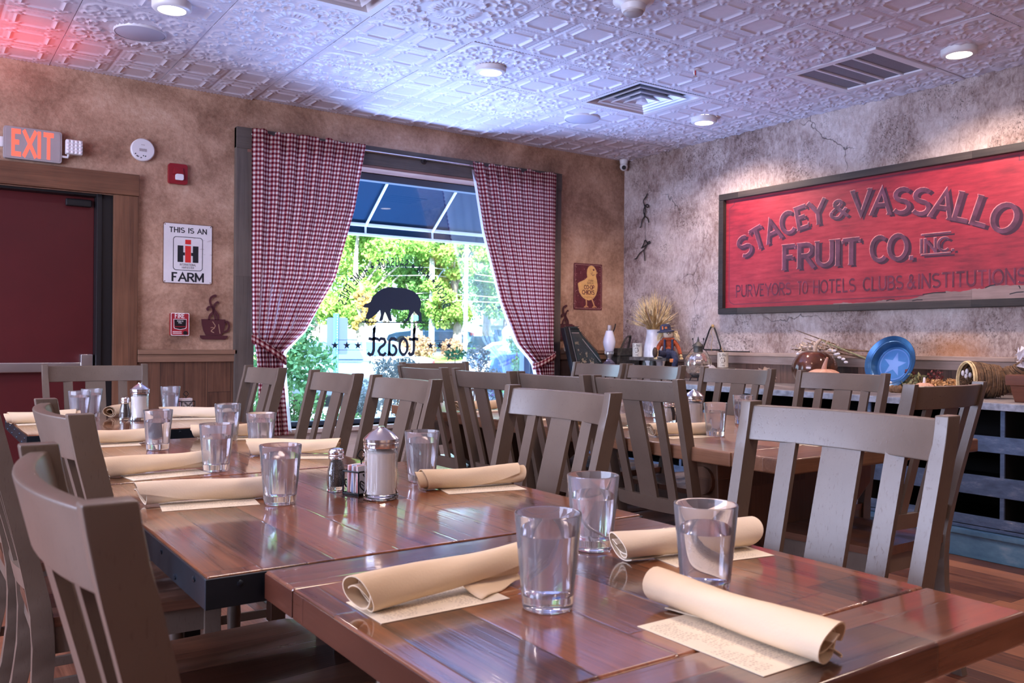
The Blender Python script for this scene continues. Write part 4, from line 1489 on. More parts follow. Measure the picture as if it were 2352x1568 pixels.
# ------------------------------------------------------------------ ceiling fittings
def build_ceiling_things():
    # downlights in view
    t0 = None
    for x, y, lb in ((1.045, 4.436, 'round downlight cut by the top edge of the picture, above the far left table'), (2.843, 4.342, 'round downlight in the middle of the ceiling'),
                     (4.748, 4.412, 'round downlight near the wall corner, the smallest looking one'), (4.756, 2.545, 'round downlight above the red sign, at the right')):
        if t0 is None:
            t0 = t = thing('downlight', lb, 'ceiling light', (x, y, ZC - .022), 0, 'round ceiling downlights')
            m = MB()
            m.lathe([(.062, -.014), (.066, -.020), (.084, -.018), (.092, -.010), (.093, .02)], 48)
            m.done('trim_ring', 'white_plastic', t, True, 50)
            m = MB()
            m.lathe([(0, -.0165), (.064, -.0165), (.064, -.010), (0, -.010)], 40)
            m.done('lens', 'lamp_disc', t, True, 50)
        else:
            t = dup(t0, (x, y, ZC - .022), 0, lb)
        lamp('downlight_lamp', 'SPOT', (x, y, ZC - .055), 50 if x > 4 else 14, (1.0, 0.78, 0.66), spot_size=2.6, spot_blend=0.6, shadow_soft_size=0.06)
    # speakers
    s0 = None
    for x, y, lb in ((1.005, 4.95, 'flat round ceiling speaker at the left, near the wall'), (4.03, 4.93, 'flat round ceiling speaker before the corner')):
        if s0 is None:
            s0 = thing('ceiling_speaker', lb, 'speaker', (x, y, ZC), 0, 'round ceiling speakers')
            m = MB()
            m.lathe([(0, -.016), (.122, -.016), (.125, -.014), (.125, .01)], 56)
            m.done('speaker_cover', 'speaker', s0, True, 50)
            m = MB()
            m.lathe([(.126, -.017), (.131, -.012), (.131, .01)], 56)
            m.done('bezel', 'vent_white', s0, True, 50)
        else:
            dup(s0, (x, y, ZC), 0, lb)
    # square air diffusers
    v0 = None
    for x, y, lb in ((4.059, 4.333, 'square stepped air diffuser in the ceiling before the corner'), (1.605, 3.720, 'square stepped air diffuser cut by the top edge of the picture')):
        if v0 is None:
            v0 = thing('air_diffuser', lb, 'air vent', (x, y, ZC), 0, 'square ceiling air diffusers')
            h = .303

            def ring(m, a, za, b, zb, thick=.004):
                P = [[(sx * q, sy * q, z) for sx, sy in ((-1, -1), (1, -1), (1, 1), (-1, 1))] for q, z in ((a, za), (b, zb), (b - .001, zb + thick), (a - .001, za + thick))]
                m.loft(P, False, True)
            m = MB()
            ring(m, h, -.006, .268, -.004)
            ring(m, .268, -.004, .235, .055)
            m.done('outer_frame', 'vent_white', v0, True, 20)
            for a, z in ((.205, -.006), (.142, -.012), (.082, -.018)):
                m = MB()
                ring(m, a, z + .006, a - .052, z + .052)
                ring(m, a + .006, z - .002, a - .004, z + .006)
                m.done('louvre', 'vent_white', v0, True, 20)
            m = MB()
            m.loft([[(sx * q, sy * q, z) for sx, sy in ((-1, -1), (1, -1), (1, 1), (-1, 1))] for q, z in ((.03, -.026), (.012, .02))])
            m.box(-.004, .004, -.235, .235, .032, .040)
            m.done('centre_cap', 'vent_white', v0, True, 20)
            m = MB()
            m.lathe([(.12, .075), (.12, .20), (.118, .20)], 40)
            m.box(-.30, .30, -.30, .30, .21, .215)
            m.done('duct_neck', flat('duct_metal', (.20, .20, .22), .5, .6), v0, True, 50)
        else:
            dup(v0, (x, y, ZC), 0, lb)
    # return grille with four dark panels
    g = thing('return_grille', 'rectangular grey return air grille with four dark bands, near the right wall', 'air vent', (4.672, 3.104, ZC))
    m = MB()
    h = .303
    m.box(-h, h, -h, -h + .05, -.014, .004, .003)
    m.box(-h, h, h - .05, h, -.014, .004, .003)
    m.box(-h, -h + .05, -h + .05, h - .05, -.014, .004, .003)
    m.box(h - .05, h, -h + .05, h - .05, -.014, .004, .003)
    for k in (-1, 0, 1):
        m.box(-h + .05, h - .05, k * .125 - .008, k * .125 + .008, -.013, .002, .002)
    m.done('grille_frame', 'vent_white', g)
    for k in range(4):
        m = MB()
        a = -.245 + k * .1235
        m.box(-h + .05, h - .05, a, a + .117, -.004, .0)
        m.done('mesh_panel', 'grille_grey', g)
    # smoke detector hanging at the top edge, sprinkler, camera
    d = thing('smoke_detector', 'white dome smoke detector on the ceiling, cut by the top edge of the picture', 'smoke detector', (2.835, 3.09, ZC - .01))
    m = MB()
    m.lathe([(.098, .012), (.098, -.004), (.090, -.012), (.066, -.018), (.060, -.022), (.056, -.048), (.050, -.052), (.048, -.054)], 48)
    m.done('detector_base', 'white_plastic', d, True, 40)
    m = MB()
    m.lathe([(.050, -.050), (.046, -.062), (.036, -.068), (0, -.070)], 40)
    m.done('sensor_cap', 'grey_plastic', d, True, 40)
    s = thing('sprinkler_head', 'small sprinkler head with a red bulb hanging from the ceiling', 'sprinkler', (3.855, 3.655, ZC - .005))
    m = MB()
    m.lathe([(0, -.004), (.022, -.006), (.034, -.002), (.036, .004)], 28)
    m.done('escutcheon', 'white_plastic', s)
    m = MB()
    m.tube([(-.009, 0, -.004), (-.010, 0, -.026), (0, 0, -.040)], .002, 6)
    m.tube([(.009, 0, -.004), (.010, 0, -.026), (0, 0, -.040)], .002, 6)
    m.lathe([(0, -.044), (.013, -.043), (.013, -.0415), (0, -.040)], 16)
    m.done('deflector', 'steel', s)
    m = MB()
    m.lathe([(0, -.038), (.0035, -.036), (.0035, -.008), (0, -.006)], 10)
    m.done('bulb', 'letter_red', s)
    c = thing('security_camera', 'white dome security camera up in the wall corner', 'camera', (5.245, 5.825, 2.725))
    m = MB()
    m.lathe([(0, .018), (.036, .018), (.038, .0), (.034, -.022), (.034, -.03)], 32)
    m.ball((0, 0, -.05), .036, 3, (1, 1, 1.05))
    m.done('housing', 'white_plastic', c, True, 50)
    m = MB()
    T = Matrix.Translation((0, 0, -.055)) @ Vector((-.62, -.74, -.28)).to_track_quat('Z', 'Y').to_matrix().to_4x4()
    m.lathe([(0, .036), (.017, .036), (.019, .032), (.019, .015)], 28, T)
    m.done('lens', 'black', c)


# ------------------------------------------------------------------ things on the back wall
def wall_map(x, z, y=YB):
    """2-D (right, up) local to a wall thing whose Empty sits on the wall face"""
    return None


def rrect(w, h, r, n=4):
    p = []
    for cx, cy, a in ((w / 2 - r, h / 2 - r, 0), (-w / 2 + r, h / 2 - r, 90), (-w / 2 + r, -h / 2 + r, 180), (w / 2 - r, -h / 2 + r, 270)):
        for k in range(n + 1):
            q = math.radians(a + 90 * k / n)
            p.append((cx + r * math.cos(q), cy + r * math.sin(q)))
    return p


def slab(m, pts, d0, d1, bev=0.0):
    """outline in (x, z), standing off the wall between d0 and d1 (towards the room, -y)"""
    m.prism(pts, lambda x, z: (x, -d0, z), lambda x, z: (x, -d1, z), bev, 2)


def B2(d):
    return lambda x, z: (x, -d, z)


def build_back_wall_things():
    # EXIT sign with its lamp head
    t = thing('exit_sign', 'lit EXIT sign with red letters above the door casing', 'exit sign', (.600, YB - .001, 2.247))
    m = MB()
    slab(m, rrect(.305, .188, .014), .0, .042, .004)
    m.done('housing', 'grey_plastic', t)
    m = MB()
    slab(m, rrect(.285, .168, .010), .042, .0445, .001)
    m.done('face_plate', 'grey_plastic', t)
    m = MB()
    text(m, 'EXIT', B2(.0450), .132, .215, 0, .62, .20)
    for v in m.bm.verts:
        v.co.z -= .066
    m.done('letters', 'exit_glow', t, False)
    m = MB()
    m.box(-.17, -.1525, -.03, -.008, -.03, .03, .004)
    m.tube([(.150, -.03, -.05), (.185, -.03, -.05), (.19, -.04, -.03)], .008, 10)
    m.done('arm', 'white_plastic', t)
    m = MB()
    m.box(.17, .262, -.075, -.03, -.035, .052, .006)
    hd = m.done('lamp_head', 'white_plastic', t)
    m = MB()
    for i in range(4):
        for j in range(4):
            m.ball((.183 + i * .022, -.075, -.023 + j * .021), .0095, 2, (1, .5, 1))
    m.done('led_lenses', 'led', hd)
    lamp('red_ceiling_fill', 'SPOT', (.42, YB - .50, 2.15), 9.0, (1.0, 0.05, 0.04), (PI, 0, 0), spot_size=1.9, spot_blend=1.0, shadow_soft_size=.1)  # added bodiless red spot aimed up, imitates the sign's glow on the ceiling
    # round detector
    t = thing('smoke_alarm', 'round white smoke alarm on the tan wall, right of the exit sign', 'smoke alarm', (1.213, YB - .001, 2.300))
    T = Matrix.Rotation(PI / 2, 4, 'X')
    m = MB()
    m.lathe([(.070, 0), (.072, .006), (.071, .026), (.066, .031), (0, .033)], 48, T)
    m.done('alarm_body', 'white_plastic', t, True, 40)
    m = MB()
    for k in range(6):
        m.box(-.022 + k * .0075, -.018 + k * .0075, -.0345, -.032, -.012 + 0, .006)
    m.box(-.012, .010, -.0345, -.032, .028, .031)
    m.done('vent_slots', 'grey_plastic', t)
    m = MB()
    for x, z in ((-.045, -.030), (-.036, -.042), (-.030, -.046), (-.012, -.052), (.002, -.038), (.014, -.040)):
        m.ball((x, -.033, z), .004, 1, (1, .4, 1))
    m.done('indicator', 'iron', t)
    # strobe
    t = thing('fire_strobe', 'small dark red fire alarm strobe high on the tan wall', 'alarm strobe', (1.428, YB - .001, 2.172))
    m = MB()
    slab(m, rrect(.120, .132, .016), 0, .030, .004)
    m.done('housing', 'red_plastic', t)
    m = MB()
    slab(m, [(-.028, .038), (.028, .038), (.034, -.004), (-.034, -.004)], .030, .040, .003)
    m.done('horn_cover', 'red_plastic', t)
    m = MB()
    slab(m, rrect(.050, .040, .010), .030, .048, .005)
    for v in m.bm.verts:
        v.co.z -= .022
        v.co.x += .006
    m.done('strobe_lens', 'led', t)
    # tin sign, white
    t = thing('tin_sign', 'white tin sign reading THIS IS AN FARM with a black and red logo', 'sign', (1.500, YB - .002, 1.661))
    W, H = .312, .392
    m = MB()
    slab(m, rrect(W, H, .008), 0, .002)
    m.done('sign_edge', 'rust', t)
    m = MB()
    slab(m, rrect(W - .008, H - .008, .012), .002, .003)
    m.done('sign_face', 'tin_white', t)

    def at(d, ox, oz):
        return lambda x, z: (x + ox, -d, z + oz)
    m = MB()
    text(m, 'THIS IS AN', at(.0035, 0, .137), .030, .19, 0, 1.18, .18)
    text(m, 'FARM', at(.0035, 0, -.178), .050, .20, 0, 1.22, .16)
    m.done('wording', 'letter_black', t, False)
    m = MB()
    o, i_ = rrect(.188, .220, .020, 5), rrect(.180, .212, .017, 5)
    for k in range(len(o)):
        j = (k + 1) % len(o)
        m.poly([(q[0], -.0035, q[1] + .0) for q in (o[k], o[j], i_[j], i_[k])])
    for x0, x1, z0, z1 in ((-.066, -.030, -.056, .052), (.030, .066, -.056, .052), (-.030, -.0195, -.012, .008), (.0195, .030, -.012, .008)):
        m.poly([(x0, -.0036, z0), (x1, -.0036, z0), (x1, -.0036, z1), (x0, -.0036, z1)])
    text(m, 'INTERNATIONAL', at(.0035, 0, -.078), .013, .13, 0, .82, .16)
    text(m, 'HARVESTER', at(.0035, 0, -.097), .013, .13, 0, .82, .16)
    m.done('logo', 'letter_black', t, False)
    m = MB()
    for z0, z1 in ((-.057, .052), (.062, .092)):
        m.poly([(-.0185, -.0037, z0), (.0185, -.0037, z0), (.0185, -.0037, z1), (-.0185, -.0037, z1)])
    m.done('logo_red_letter', 'letter_red', t, False)
    m = MB()
    r = random.Random(2)
    for sx in (-1, 1):
        for sz in (-1, 1):
            m.ball((sx * .144, -.003, sz * .184), .004, 1, (1, .4, 1))
    for k in range(16):
        x, z = r.uniform(.02, .15), r.choice((.10, .095, .03, .0, .09)) + r.uniform(-.006, .006)
        m.poly([(x, -.0033, z), (x + r.uniform(.01, .03), -.0033, z + .001), (x + .02, -.0033, z + .0025)])
    m.done('scratches', 'rust', t, False)
    # manual fire alarm
    t = thing('fire_alarm_box', 'red FIRE alarm pull box under the white tin sign', 'fire alarm', (1.443, YB - .001, 1.199))
    m = MB()
    slab(m, rrect(.112, .142, .004), 0, .045, .003)
    m.done('housing', 'red_plastic', t)
    m = MB()
    o, i_ = rrect(.114, .146, .007, 3), rrect(.107, .139, .006, 3)
    for k in range(len(o)):
        j = (k + 1) % len(o)
        m.poly([(q[0], -.0475, q[1]) for q in (o[k], o[j], i_[j], i_[k])])
    o = [(-.041, .034), (.041, .034), (.040, -.022), (.034, -.028), (0, -.036), (-.034, -.028), (-.040, -.022)]
    i_ = [(x * .93, z * .92) for x, z in o]
    for k in range(len(o)):
        j = (k + 1) % len(o)
        m.poly([(q[0], -.0475, q[1]) for q in (o[k], o[j], i_[j], i_[k])])
    text(m, 'FIRE', at(.0476, -.002, .042), .026, .17, 0, .95, .18)
    text(m, 'PUSH IN', at(.0515, 0, .016), .008, .16, 0, .9, .2)
    text(m, 'PULL', at(.0515, 0, .005), .008, .16, 0, .9, .2)
    for z in (-.046, -.056):
        m.poly([(-.046, -.0476, z), (.010, -.0476, z), (.010, -.0476, z - .004), (-.046, -.0476, z - .004)])
    m.done('white_marks', 'letter_white', t, False)
    m = MB()
    slab(m, rrect(.113, .145, .006), .045, .0470, .001)
    m.done('front_plate', flat('bright_red_plate', (.33, .02, .03), .4), t)
    m = MB()
    slab(m, [(-.036, .030), (.036, .030), (.034, -.012), (-.034, -.012)], .047, .051, .001)
    slab(m, [(-.034, -.018), (.034, -.018), (.030, -.026), (0, -.032), (-.030, -.026)], .047, .049, .001)
    m.lathe([(0, .006), (.012, .006), (.013, .0)], 20, Matrix.Translation((.032, -.047, -.055)) @ Matrix.Rotation(PI / 2, 4, 'X'))
    m.done('pull_handle', 'black', t)
    # cup silhouettes of dark red metal
    def cup(loc, lb):
        t = thing('cup_wall_art', lb, 'wall decoration', loc, 0, 'dark red metal cup cutouts')
        m = MB()
        body = [(-.082, .075), (.076, .075), (.076, .062), (.074, .03), (.062, -.008), (.050, -.032), (-.054, -.032), (-.070, .0), (-.080, .045)]
        slab(m, body, .010, .014, .001)
        m.done('cup', 'cup_metal', t)
        m = MB()
        slab(m, [(-.092, -.033), (.092, -.033), (.090, -.045), (.074, -.060), (-.072, -.060), (-.088, -.050)], .010, .014, .001)
        m.done('saucer', 'cup_metal', t)
        m = MB()
        for q in ribbon([(p[0], p[1]) for p in smoothline([(.070, .055, 0), (.090, .058, 0), (.100, .030, 0), (.090, .002, 0), (.066, -.010, 0)], 6)], .013):
            slab(m, [(p.x, p.y) for p in q], .010, .014)
        m.done('handle', 'cup_metal', t)
        m = MB()
        for P, w in (([(.028, .07, 0), (.026, .10, 0), (.0, .14, 0), (-.024, .18, 0), (-.022, .215, 0), (.004, .232, 0), (.013, .225, 0)], .014), ([(-.034, .07, 0), (-.026, .10, 0), (-.006, .125, 0), (-.012, .152, 0), (-.032, .156, 0), (-.044, .142, 0), (-.036, .132, 0)], .014),
                     ([(.010, .07, 0), (.006, .10, 0), (-.004, .12, 0), (.0, .150, 0), (.006, .175, 0), (.022, .190, 0), (.028, .182, 0)], .012)):
            for q in ribbon([(p[0], p[1]) for p in smoothline(P, 6)], w):
                slab(m, [(p.x, p.y) for p in q], .010, .014)
        m.done('steam', 'cup_metal', t)
        m = MB()
        for P in ([(-.01, .06, 0), (0, .045, 0), (.008, .03, 0), (-.004, .012, 0), (-.018, -.004, 0), (0, -.014, 0)], [(.030, .042, 0), (.033, .02, 0), (.040, -.02, 0)], [(-.022, .018, 0), (-.01, .02, 0), (.004, .014, 0)]):
            for q in ribbon([(p[0], p[1]) for p in smoothline(P, 5)], .005):
                m.poly([(p.x, -.0145, p.y) for p in q])
        m.done('cut_pattern', 'tan', t, False)
        return t
    cu = cup((1.668, YB - .001, 1.162), 'dark red metal cup cutout with steam, right of the fire alarm box')
    dup(cu, (4.640, YB - .001, 1.185), 0, 'dark red metal cup cutout mostly behind the dark zither, only its steam clear')
    # outlet plate beside the zither
    t = thing('outlet_plate', 'small cream outlet plate low beside the right curtain', 'outlet', (4.626, YB - .0465, 1.065))
    m = MB()
    slab(m, rrect(.05, .08, .005), 0, .006, .001)
    m.done('plate', flat('cream_plate', (.55, .48, .36), .4), t)
    # chick sign
    t = thing('tin_sign', 'dark red tin sign of a yellow chick, reading FARM BUREAU CO-OP CHICKS', 'sign', (4.893, YB - .002, 1.590))
    W, H = .322, .404
    m = MB()
    slab(m, rrect(W, H, .010), 0, .003)
    m.done('sign_plate', 'maroon_tin', t)
    m = MB()
    o, i_ = rrect(W - .022, H - .022, .010, 3), rrect(W - .027, H - .027, .009, 3)
    for k in range(len(o)):
        j = (k + 1) % len(o)
        m.poly([(q[0], -.0034, q[1]) for q in (o[k], o[j], i_[j], i_[k])])
    r = random.Random(9)
    for k in range(90):
        x, z = r.uniform(-.155, .155), r.uniform(-.195, .195)
        if r.random() < .5:
            x = r.choice((-1, 1)) * r.uniform(.13, .158)
        s = r.uniform(.0012, .004)
        m.poly([(x - s, -.0035, z), (x, -.0035, z - s), (x + s, -.0035, z + s * .3), (x, -.0035, z + s)])
    m.done('worn_flecks', flat('worn_fleck', (.50, .28, .24), .6), t, False)
    chick = [(.010, -.120), (-.030, -.112), (-.070, -.090), (-.100, -.050), (-.112, 0), (-.116, .024), (-.100, .036), (-.070, .048), (-.040, .060), (-.010, .082), (-.016, .115), (-.012, .150), (.006, .178), (.034, .188), (.064, .180), (.084, .156), (.090, .140), (.104, .130), (.108, .122),
             (.092, .118), (.088, .095), (.100, .060), (.108, .015), (.104, -.030), (.090, -.070), (.066, -.098), (.040, -.112)]
    m = MB()
    slab(m, chick, .003, .0042)
    m.done('chick_picture', 'chick', t, False)
    m = MB()
    for s in (-.022, .042):
        for q in ribbon([(s, -.105), (s + (.004 if s < 0 else .022), -.150), (s + (.0 if s < 0 else .030), -.170)], .014):
            m.poly([(p.x, -.0045, p.y) for p in q])
        bx = s + (0 if s < 0 else .030)
        for dx, dz in ((-.024, -.014), (-.004, -.018), (.024, -.012)):
            for q in ribbon([(bx, -.166), (bx + dx, -.168 + dz)], .009):
                m.poly([(p.x, -.0046, p.y) for p in q])
    m.done('chick_feet', 'chick_leg', t, False)
    m = MB()
    text(m, 'FARM', at(.0050, .030, .046), .016, .13, 0, .95, .18)
    text(m, 'BUREAU', at(.0050, .026, .024), .016, .13, 0, .95, .18)
    text(m, 'CO-OP', at(.0050, .012, -.020), .032, .20, 0, .95, .16)
    text(m, 'CHICKS', at(.0050, .002, -.066), .034, .20, 0, .95, .16)
    m.poly([(p[0] * .011 + .060, -.0050, p[1] * .007 + .150) for p in _ell(0, 0, 1, 1, 0, 330, 10)])
    for q in ribbon([(.086, .132), (.096, .127), (.104, .124)], .003) + ribbon([(.030, .12), (.048, .10), (.070, .108)], .004) + ribbon([(.040, .135), (.046, .115)], .004):
        m.poly([(p.x, -.0050, p.y) for p in q])
    for k in range(9):
        x = -.07 + k * .018
        for q in ribbon([(x, -.085), (x + .012, -.105 + .004 * (k % 3))], .003):
            m.poly([(p.x, -.0050, p.y) for p in q])
    m.done('wording', 'maroon_tin', t, False)


# ------------------------------------------------------------------ curtains
def build_curtains():
    rod = thing('curtain_rod', 'thin metal curtain rod across the window head', 'curtain rod', (3.2, 5.826, 2.488))
    m = MB()
    m.tube([(-1.30, 0, 0), (1.26, 0, 0)], .0085, 12)
    for s in (-1, 1):
        m.ball((s * 1.28 - .02, 0, 0), .011, 2)
    m.done('pole', 'chrome', rod)
    for x in (-1.22, .02, 1.20):
        m = MB()
        m.lathe([(0, .0), (.026, .0), (.026, .006), (.012, .010), (.010, .014)], 20, Matrix.Translation((x, .0125, -.012)) @ Matrix.Rotation(PI / 2, 4, 'X'))
        m.tube([(x, .01, -.012), (x, -.002, -.014), (x, -.010, -.004)], .006, 8)
        m.done('bracket', 'iron', rod)

    def curtain(lb, tab, flip, seed, tie):
        r = random.Random(seed)
        root = thing('gingham_curtain', lb, 'curtain', (tab[0][1], 5.80, .45))
        ox, oy, oz = tab[0][1], 5.80, .45
        zs = [t[0] for t in tab]
        ztop = zs[-1]
        nu, nv = 170, 90
        ph = [r.uniform(0, 6.28) for _ in range(6)]
        P, UVs = [], []

        def surf(u, z, dy=0.0, grow=0.0):
            xl, xr = lerp_tab(tab, min(z, ztop))
            xl -= grow
            xr += grow
            w = (xr - xl)
            k = min(1.0, w / .75)
            A = .012 + .020 * (1 - k) + .006 * math.sin(3 * u + ph[0])
            A = min(A, .028)
            f = math.sin(2 * PI * 8 * u + 1.8 * math.sin(4 * u + ph[1]) + ph[2] + .5 * math.sin(z * 2.2)) * .9 + .3 * math.sin(2 * PI * 21 * u + ph[3] + z)
            if z > 2.44:
                A *= .6
            return (xl + w * u - ox, A * f + dy, z - oz)
        bm = bmesh.new()
        uvl = bm.loops.layers.uv.new('UVMap')
        Vt = []
        for j in range(nv + 1):
            row = []
            for i in range(nu + 1):
                u = i / nu
                top = ztop + .010 + .022 * mnoise.noise((u * 7, seed, 0)) + .012 * mnoise.noise((u * 25, seed, 1)) - (.03 if abs(u - .155) < .03 or abs(u - .60) < .03 else 0) * 0.8
                z = .45 + (top - .45) * (j / nv)
                x, y, zz = surf(u, z)
                row.append((bm.verts.new((x, y, zz)), (u * 1.12, z)))
            Vt.append(row)
        for A, B in zip(Vt, Vt[1:]):
            for i in range(nu):
                q = (A[i], A[i + 1], B[i + 1], B[i])
                f = bm.faces.new([v[0] for v in q])
                for lp, v in zip(f.loops, q):
                    lp[uvl].uv = v[1]
        me = bpy.data.meshes.new('cloth')
        bm.to_mesh(me)
        bm.free()
        mesh_obj('cloth', me, 'gingham', root, True, 180)
        # white lining behind, its edge showing on the window side
        m = MB()
        L = []
        for j in range(41):
            z = .46 + (2.46 - .46) * j / 40
            row = []
            for i in range(25):
                x, y, zz = surf(i / 24, z, .026, .0)
                k = .004 + .032 * max(0, min(1, (1.45 - z) / .4))
                q = i / 24
                x += k * q if not flip else -.6 * k * (1 - q)
                x += (.03 * (1 - q) if not flip else -.03 * q)
                row.append((x, y * .6 + .012, zz))
            L.append(row)
        m.grid(L)
        m.done('lining', 'lining', root, True, 180)
        # tie band
        bm = bmesh.new()
        uvl = bm.loops.layers.uv.new('UVMap')
        (xa, za), (xb, zb) = tie
        ring = []
        n = 40
        for k in range(n):
            a = 2 * PI * k / n
            c = math.cos(a)
            x = (xa + xb) / 2 + (xb - xa) / 2 * c
            y = .052 * math.sin(a)
            z = za + (zb - za) * (x - xa) / (xb - xa)
            ring.append((bm.verts.new((x - ox, -y, z - .026 - oz)), bm.verts.new((x - ox, -y * 1.02, z + .026 - oz)), k / n * .62))
        for k in range(n):
            j = (k + 1) % n
            f = bm.faces.new((ring[k][0], ring[j][0], ring[j][1], ring[k][1]))
            uj = ring[j][2] if j else .62
            for lp, uv in zip(f.loops, ((ring[k][2], 0), (uj, 0), (uj, .052), (ring[k][2], .052))):
                lp[uvl].uv = uv
        me = bpy.data.meshes.new('tie_band')
        bm.to_mesh(me)
        bm.free()
        b = mesh_obj('tie_band', me, 'gingham', root, True, 180)
        b.modifiers.new('s', 'SOLIDIFY').thickness = .003
    curtain('red and white gingham curtain on the left of the window, tied back', [(.45, 1.955, 2.150), (.85, 1.945, 2.110), (1.02, 1.930, 2.105), (1.166, 1.905, 2.262), (1.541, 1.896, 2.488), (2.05, 1.893, 2.636), (2.515, 1.890, 2.719)], False, 3, ((1.900, 1.112), (2.135, .955)))
    curtain('red and white gingham curtain on the right of the window, tied back', [(.45, 4.27, 4.46), (.80, 4.30, 4.455), (.93, 4.262, 4.458), (1.084, 4.090, 4.462), (1.433, 3.912, 4.465), (1.98, 3.740, 4.466), (2.505, 3.634, 4.468)], True, 7, ((4.245, .90), (4.465, 1.00)))


# ------------------------------------------------------------------ the big painted sign
def build_big_sign():
    y0, y1, z0, z1 = 2.340, 4.722, 1.332, 2.276
    yc, zc = (y0 + y1) / 2, (z0 + z1) / 2
    t = thing('painted_sign', 'big red painted wooden sign STACEY & VASSALLO FRUIT CO INC in a grey wood frame', 'sign', (XW - .001, yc, zc))
    hy, hz = (y1 - y0) / 2, (z1 - z0) / 2
    # local: reading direction = -y ; s = -y
    m = MB()
    m.box(-.022, 0, -hy + .03, hy - .03, -hz + .03, hz - .03)
    m.done('painted_board', 'sign_red', t)
    fr = .048
    for nm, a in (('top', (-hy, hy, hz - fr, hz)), ('bottom', (-hy, hy, -hz, -hz + fr)), ('l', (hy - fr, hy, -hz + fr, hz - fr)), ('r', (-hy, -hy + fr, -hz + fr, hz - fr))):
        m = MB()
        m.box(-.058, 0, a[0], a[1], a[2], a[3], .005)
        m.done('frame_board', 'frame_wood', t)

    def F(d):
        return lambda x, z: (-.022 - d, -x, z)
    # thin dark border line with notched corners
    m = MB()
    a, b, c = hy - fr - .035, hz - fr - .018, .05
    ln = [(-a + c, b), (a - c, b), (a - c, b - c * .6), (a, b - c * .6), (a, -b + c), (a - c, -b + c * .5), (-a + c, -b + .01), (-a + c * .3, -b + c * .5), (-a, -b + c), (-a, b - c), (-a + c * .8, b - c * .6), (-a + c, b)]
    for q in ribbon(ln, .006):
        m.poly([F(.0008)(p.x, p.y) for p in q])
    m.done('border_line', 'sign_line', t, False)
    # lettering
    R = 2.30
    zc0 = 1.982 - zc - R
    y_mid = 3.520

    def arc(x, y):
        a = x / R
        return ((y_mid - yc) * -1 + (R + y) * math.sin(a), zc0 + (R + y) * math.cos(a))
    layers = (('letter_shade', 'sign_shade', .020, -.013, .0008, 0, 0), ('letter_outline', 'sign_pink', -.0042, .0040, .0020, 0, 0), ('letter_face', 'sign_face', 0.0, 0.0, .0032, 0, 0))
    for nm, mt, dx, dz, d, _a, _b in layers:
        m = MB()

        def put(s, width, h, w, mapper, serif):
            tw = text_width(s, .13)
            xs = width / (tw * h)
            x = -width / 2
            for ch in s:
                ad, q = glyph_quads(ch, w, serif)
                for quad in q:
                    P = [mapper(x + p.x * h * xs, p.y * h) for p in quad[:4]]
                    m.poly(raised([F(d)(p[0] + dx, p[1] + dz) for p in P], quad[4], 0))
                x += (ad + .13) * h * xs
        # STACEY grows from the left end, & smaller, VASSALLO
        put('STACEY', .770, .152, .17, lambda x, y: arc(x - .632, y), .12)
        put('&', .135, .118, .15, lambda x, y: arc(x - .138, y + .002), 0)
        put('VASSALLO', 1.060, .156, .17, lambda x, y: arc(x + .500, y), .12)
        o = yc - 0
        put('FRUIT', .625, .160, .17, lambda x, y: (x - (3.810 - yc), y + 1.658 - zc), .12)
        put('CO.', .295, .155, .17, lambda x, y: (x - (3.262 - yc), y + 1.661 - zc), .10)
        put('INC.', .220, .080, .16, lambda x, y: (x - (2.958 - yc), y + 1.690 - zc), .10)
        for zb in (1.796, 1.668):
            P = [(-(3.062 - yc), zb - zc), (-(2.868 - yc), zb - zc), (-(2.868 - yc), zb - zc + .010), (-(3.062 - yc), zb - zc + .010)]
            m.poly([F(d)(p[0] + dx, p[1] + dz) for p in P])
        m.done(nm, mt, t, False)
    for nm, mt, dx, d, w in (('small_lettering_edge', 'sign_pink', -.0022, .0016, .11), ('small_lettering', 'sign_small', 0, .0022, .15)):
        m = MB()
        for s, a, b, fnt in (('PURVEYORS', 4.566, 4.056, 1), ('TO', 3.997, 3.914, 1), ('HOTELS', 3.863, 3.530, 1), ('CLUBS', 3.468, 3.185, 0), ('&', 3.155, 3.100, 0), ('INSTITUTIONS', 3.081, 2.425, 0)):
            h = .084
            tw = text_width(s, .16)
            xs = (a - b) / (tw * h)
            x = -(a - yc)
            for ch in s:
                ad, q = glyph_quads(ch, w if xs < 1 else w / xs, 0)
                for quad in q:
                    m.poly(raised([F(d)(x + p.x * h * xs + dx, p.y * h + 1.467 - zc + (.001 if dx else 0)) for p in quad[:4]], quad[4], 0))
                x += (ad + .16) * h * xs
        m.done(nm, mt, t, False)
    # paint flaked off along the lower right: the bare board shows
    m = MB()
    r = random.Random(6)
    up = [(3.70, 1.385), (3.62, 1.392), (3.55, 1.384), (3.40, 1.388), (3.32, 1.398), (3.22, 1.392), (3.10, 1.404), (3.035, 1.420), (2.96, 1.436), (2.925, 1.430), (2.90, 1.438), (2.81, 1.433), (2.72, 1.446), (2.66, 1.444), (2.63, 1.462), (2.56, 1.458), (2.45, 1.452), (2.40, 1.450)]
    pts = []
    for (a, b), (c, d2) in zip(up, up[1:]):
        for k in range(5):
            u = k / 5
            pts.append((a + (c - a) * u, b + (d2 - b) * u + r.uniform(-.003, .003)))
    pts += [(2.390, 1.45), (2.390, 1.372), (3.70, 1.372)]
    m.prism([(-(p[0] - yc), p[1] - zc) for p in pts], F(-.001), F(.0035))
    m.done('bare_board', 'sign_bare', t, False)
    m = MB()
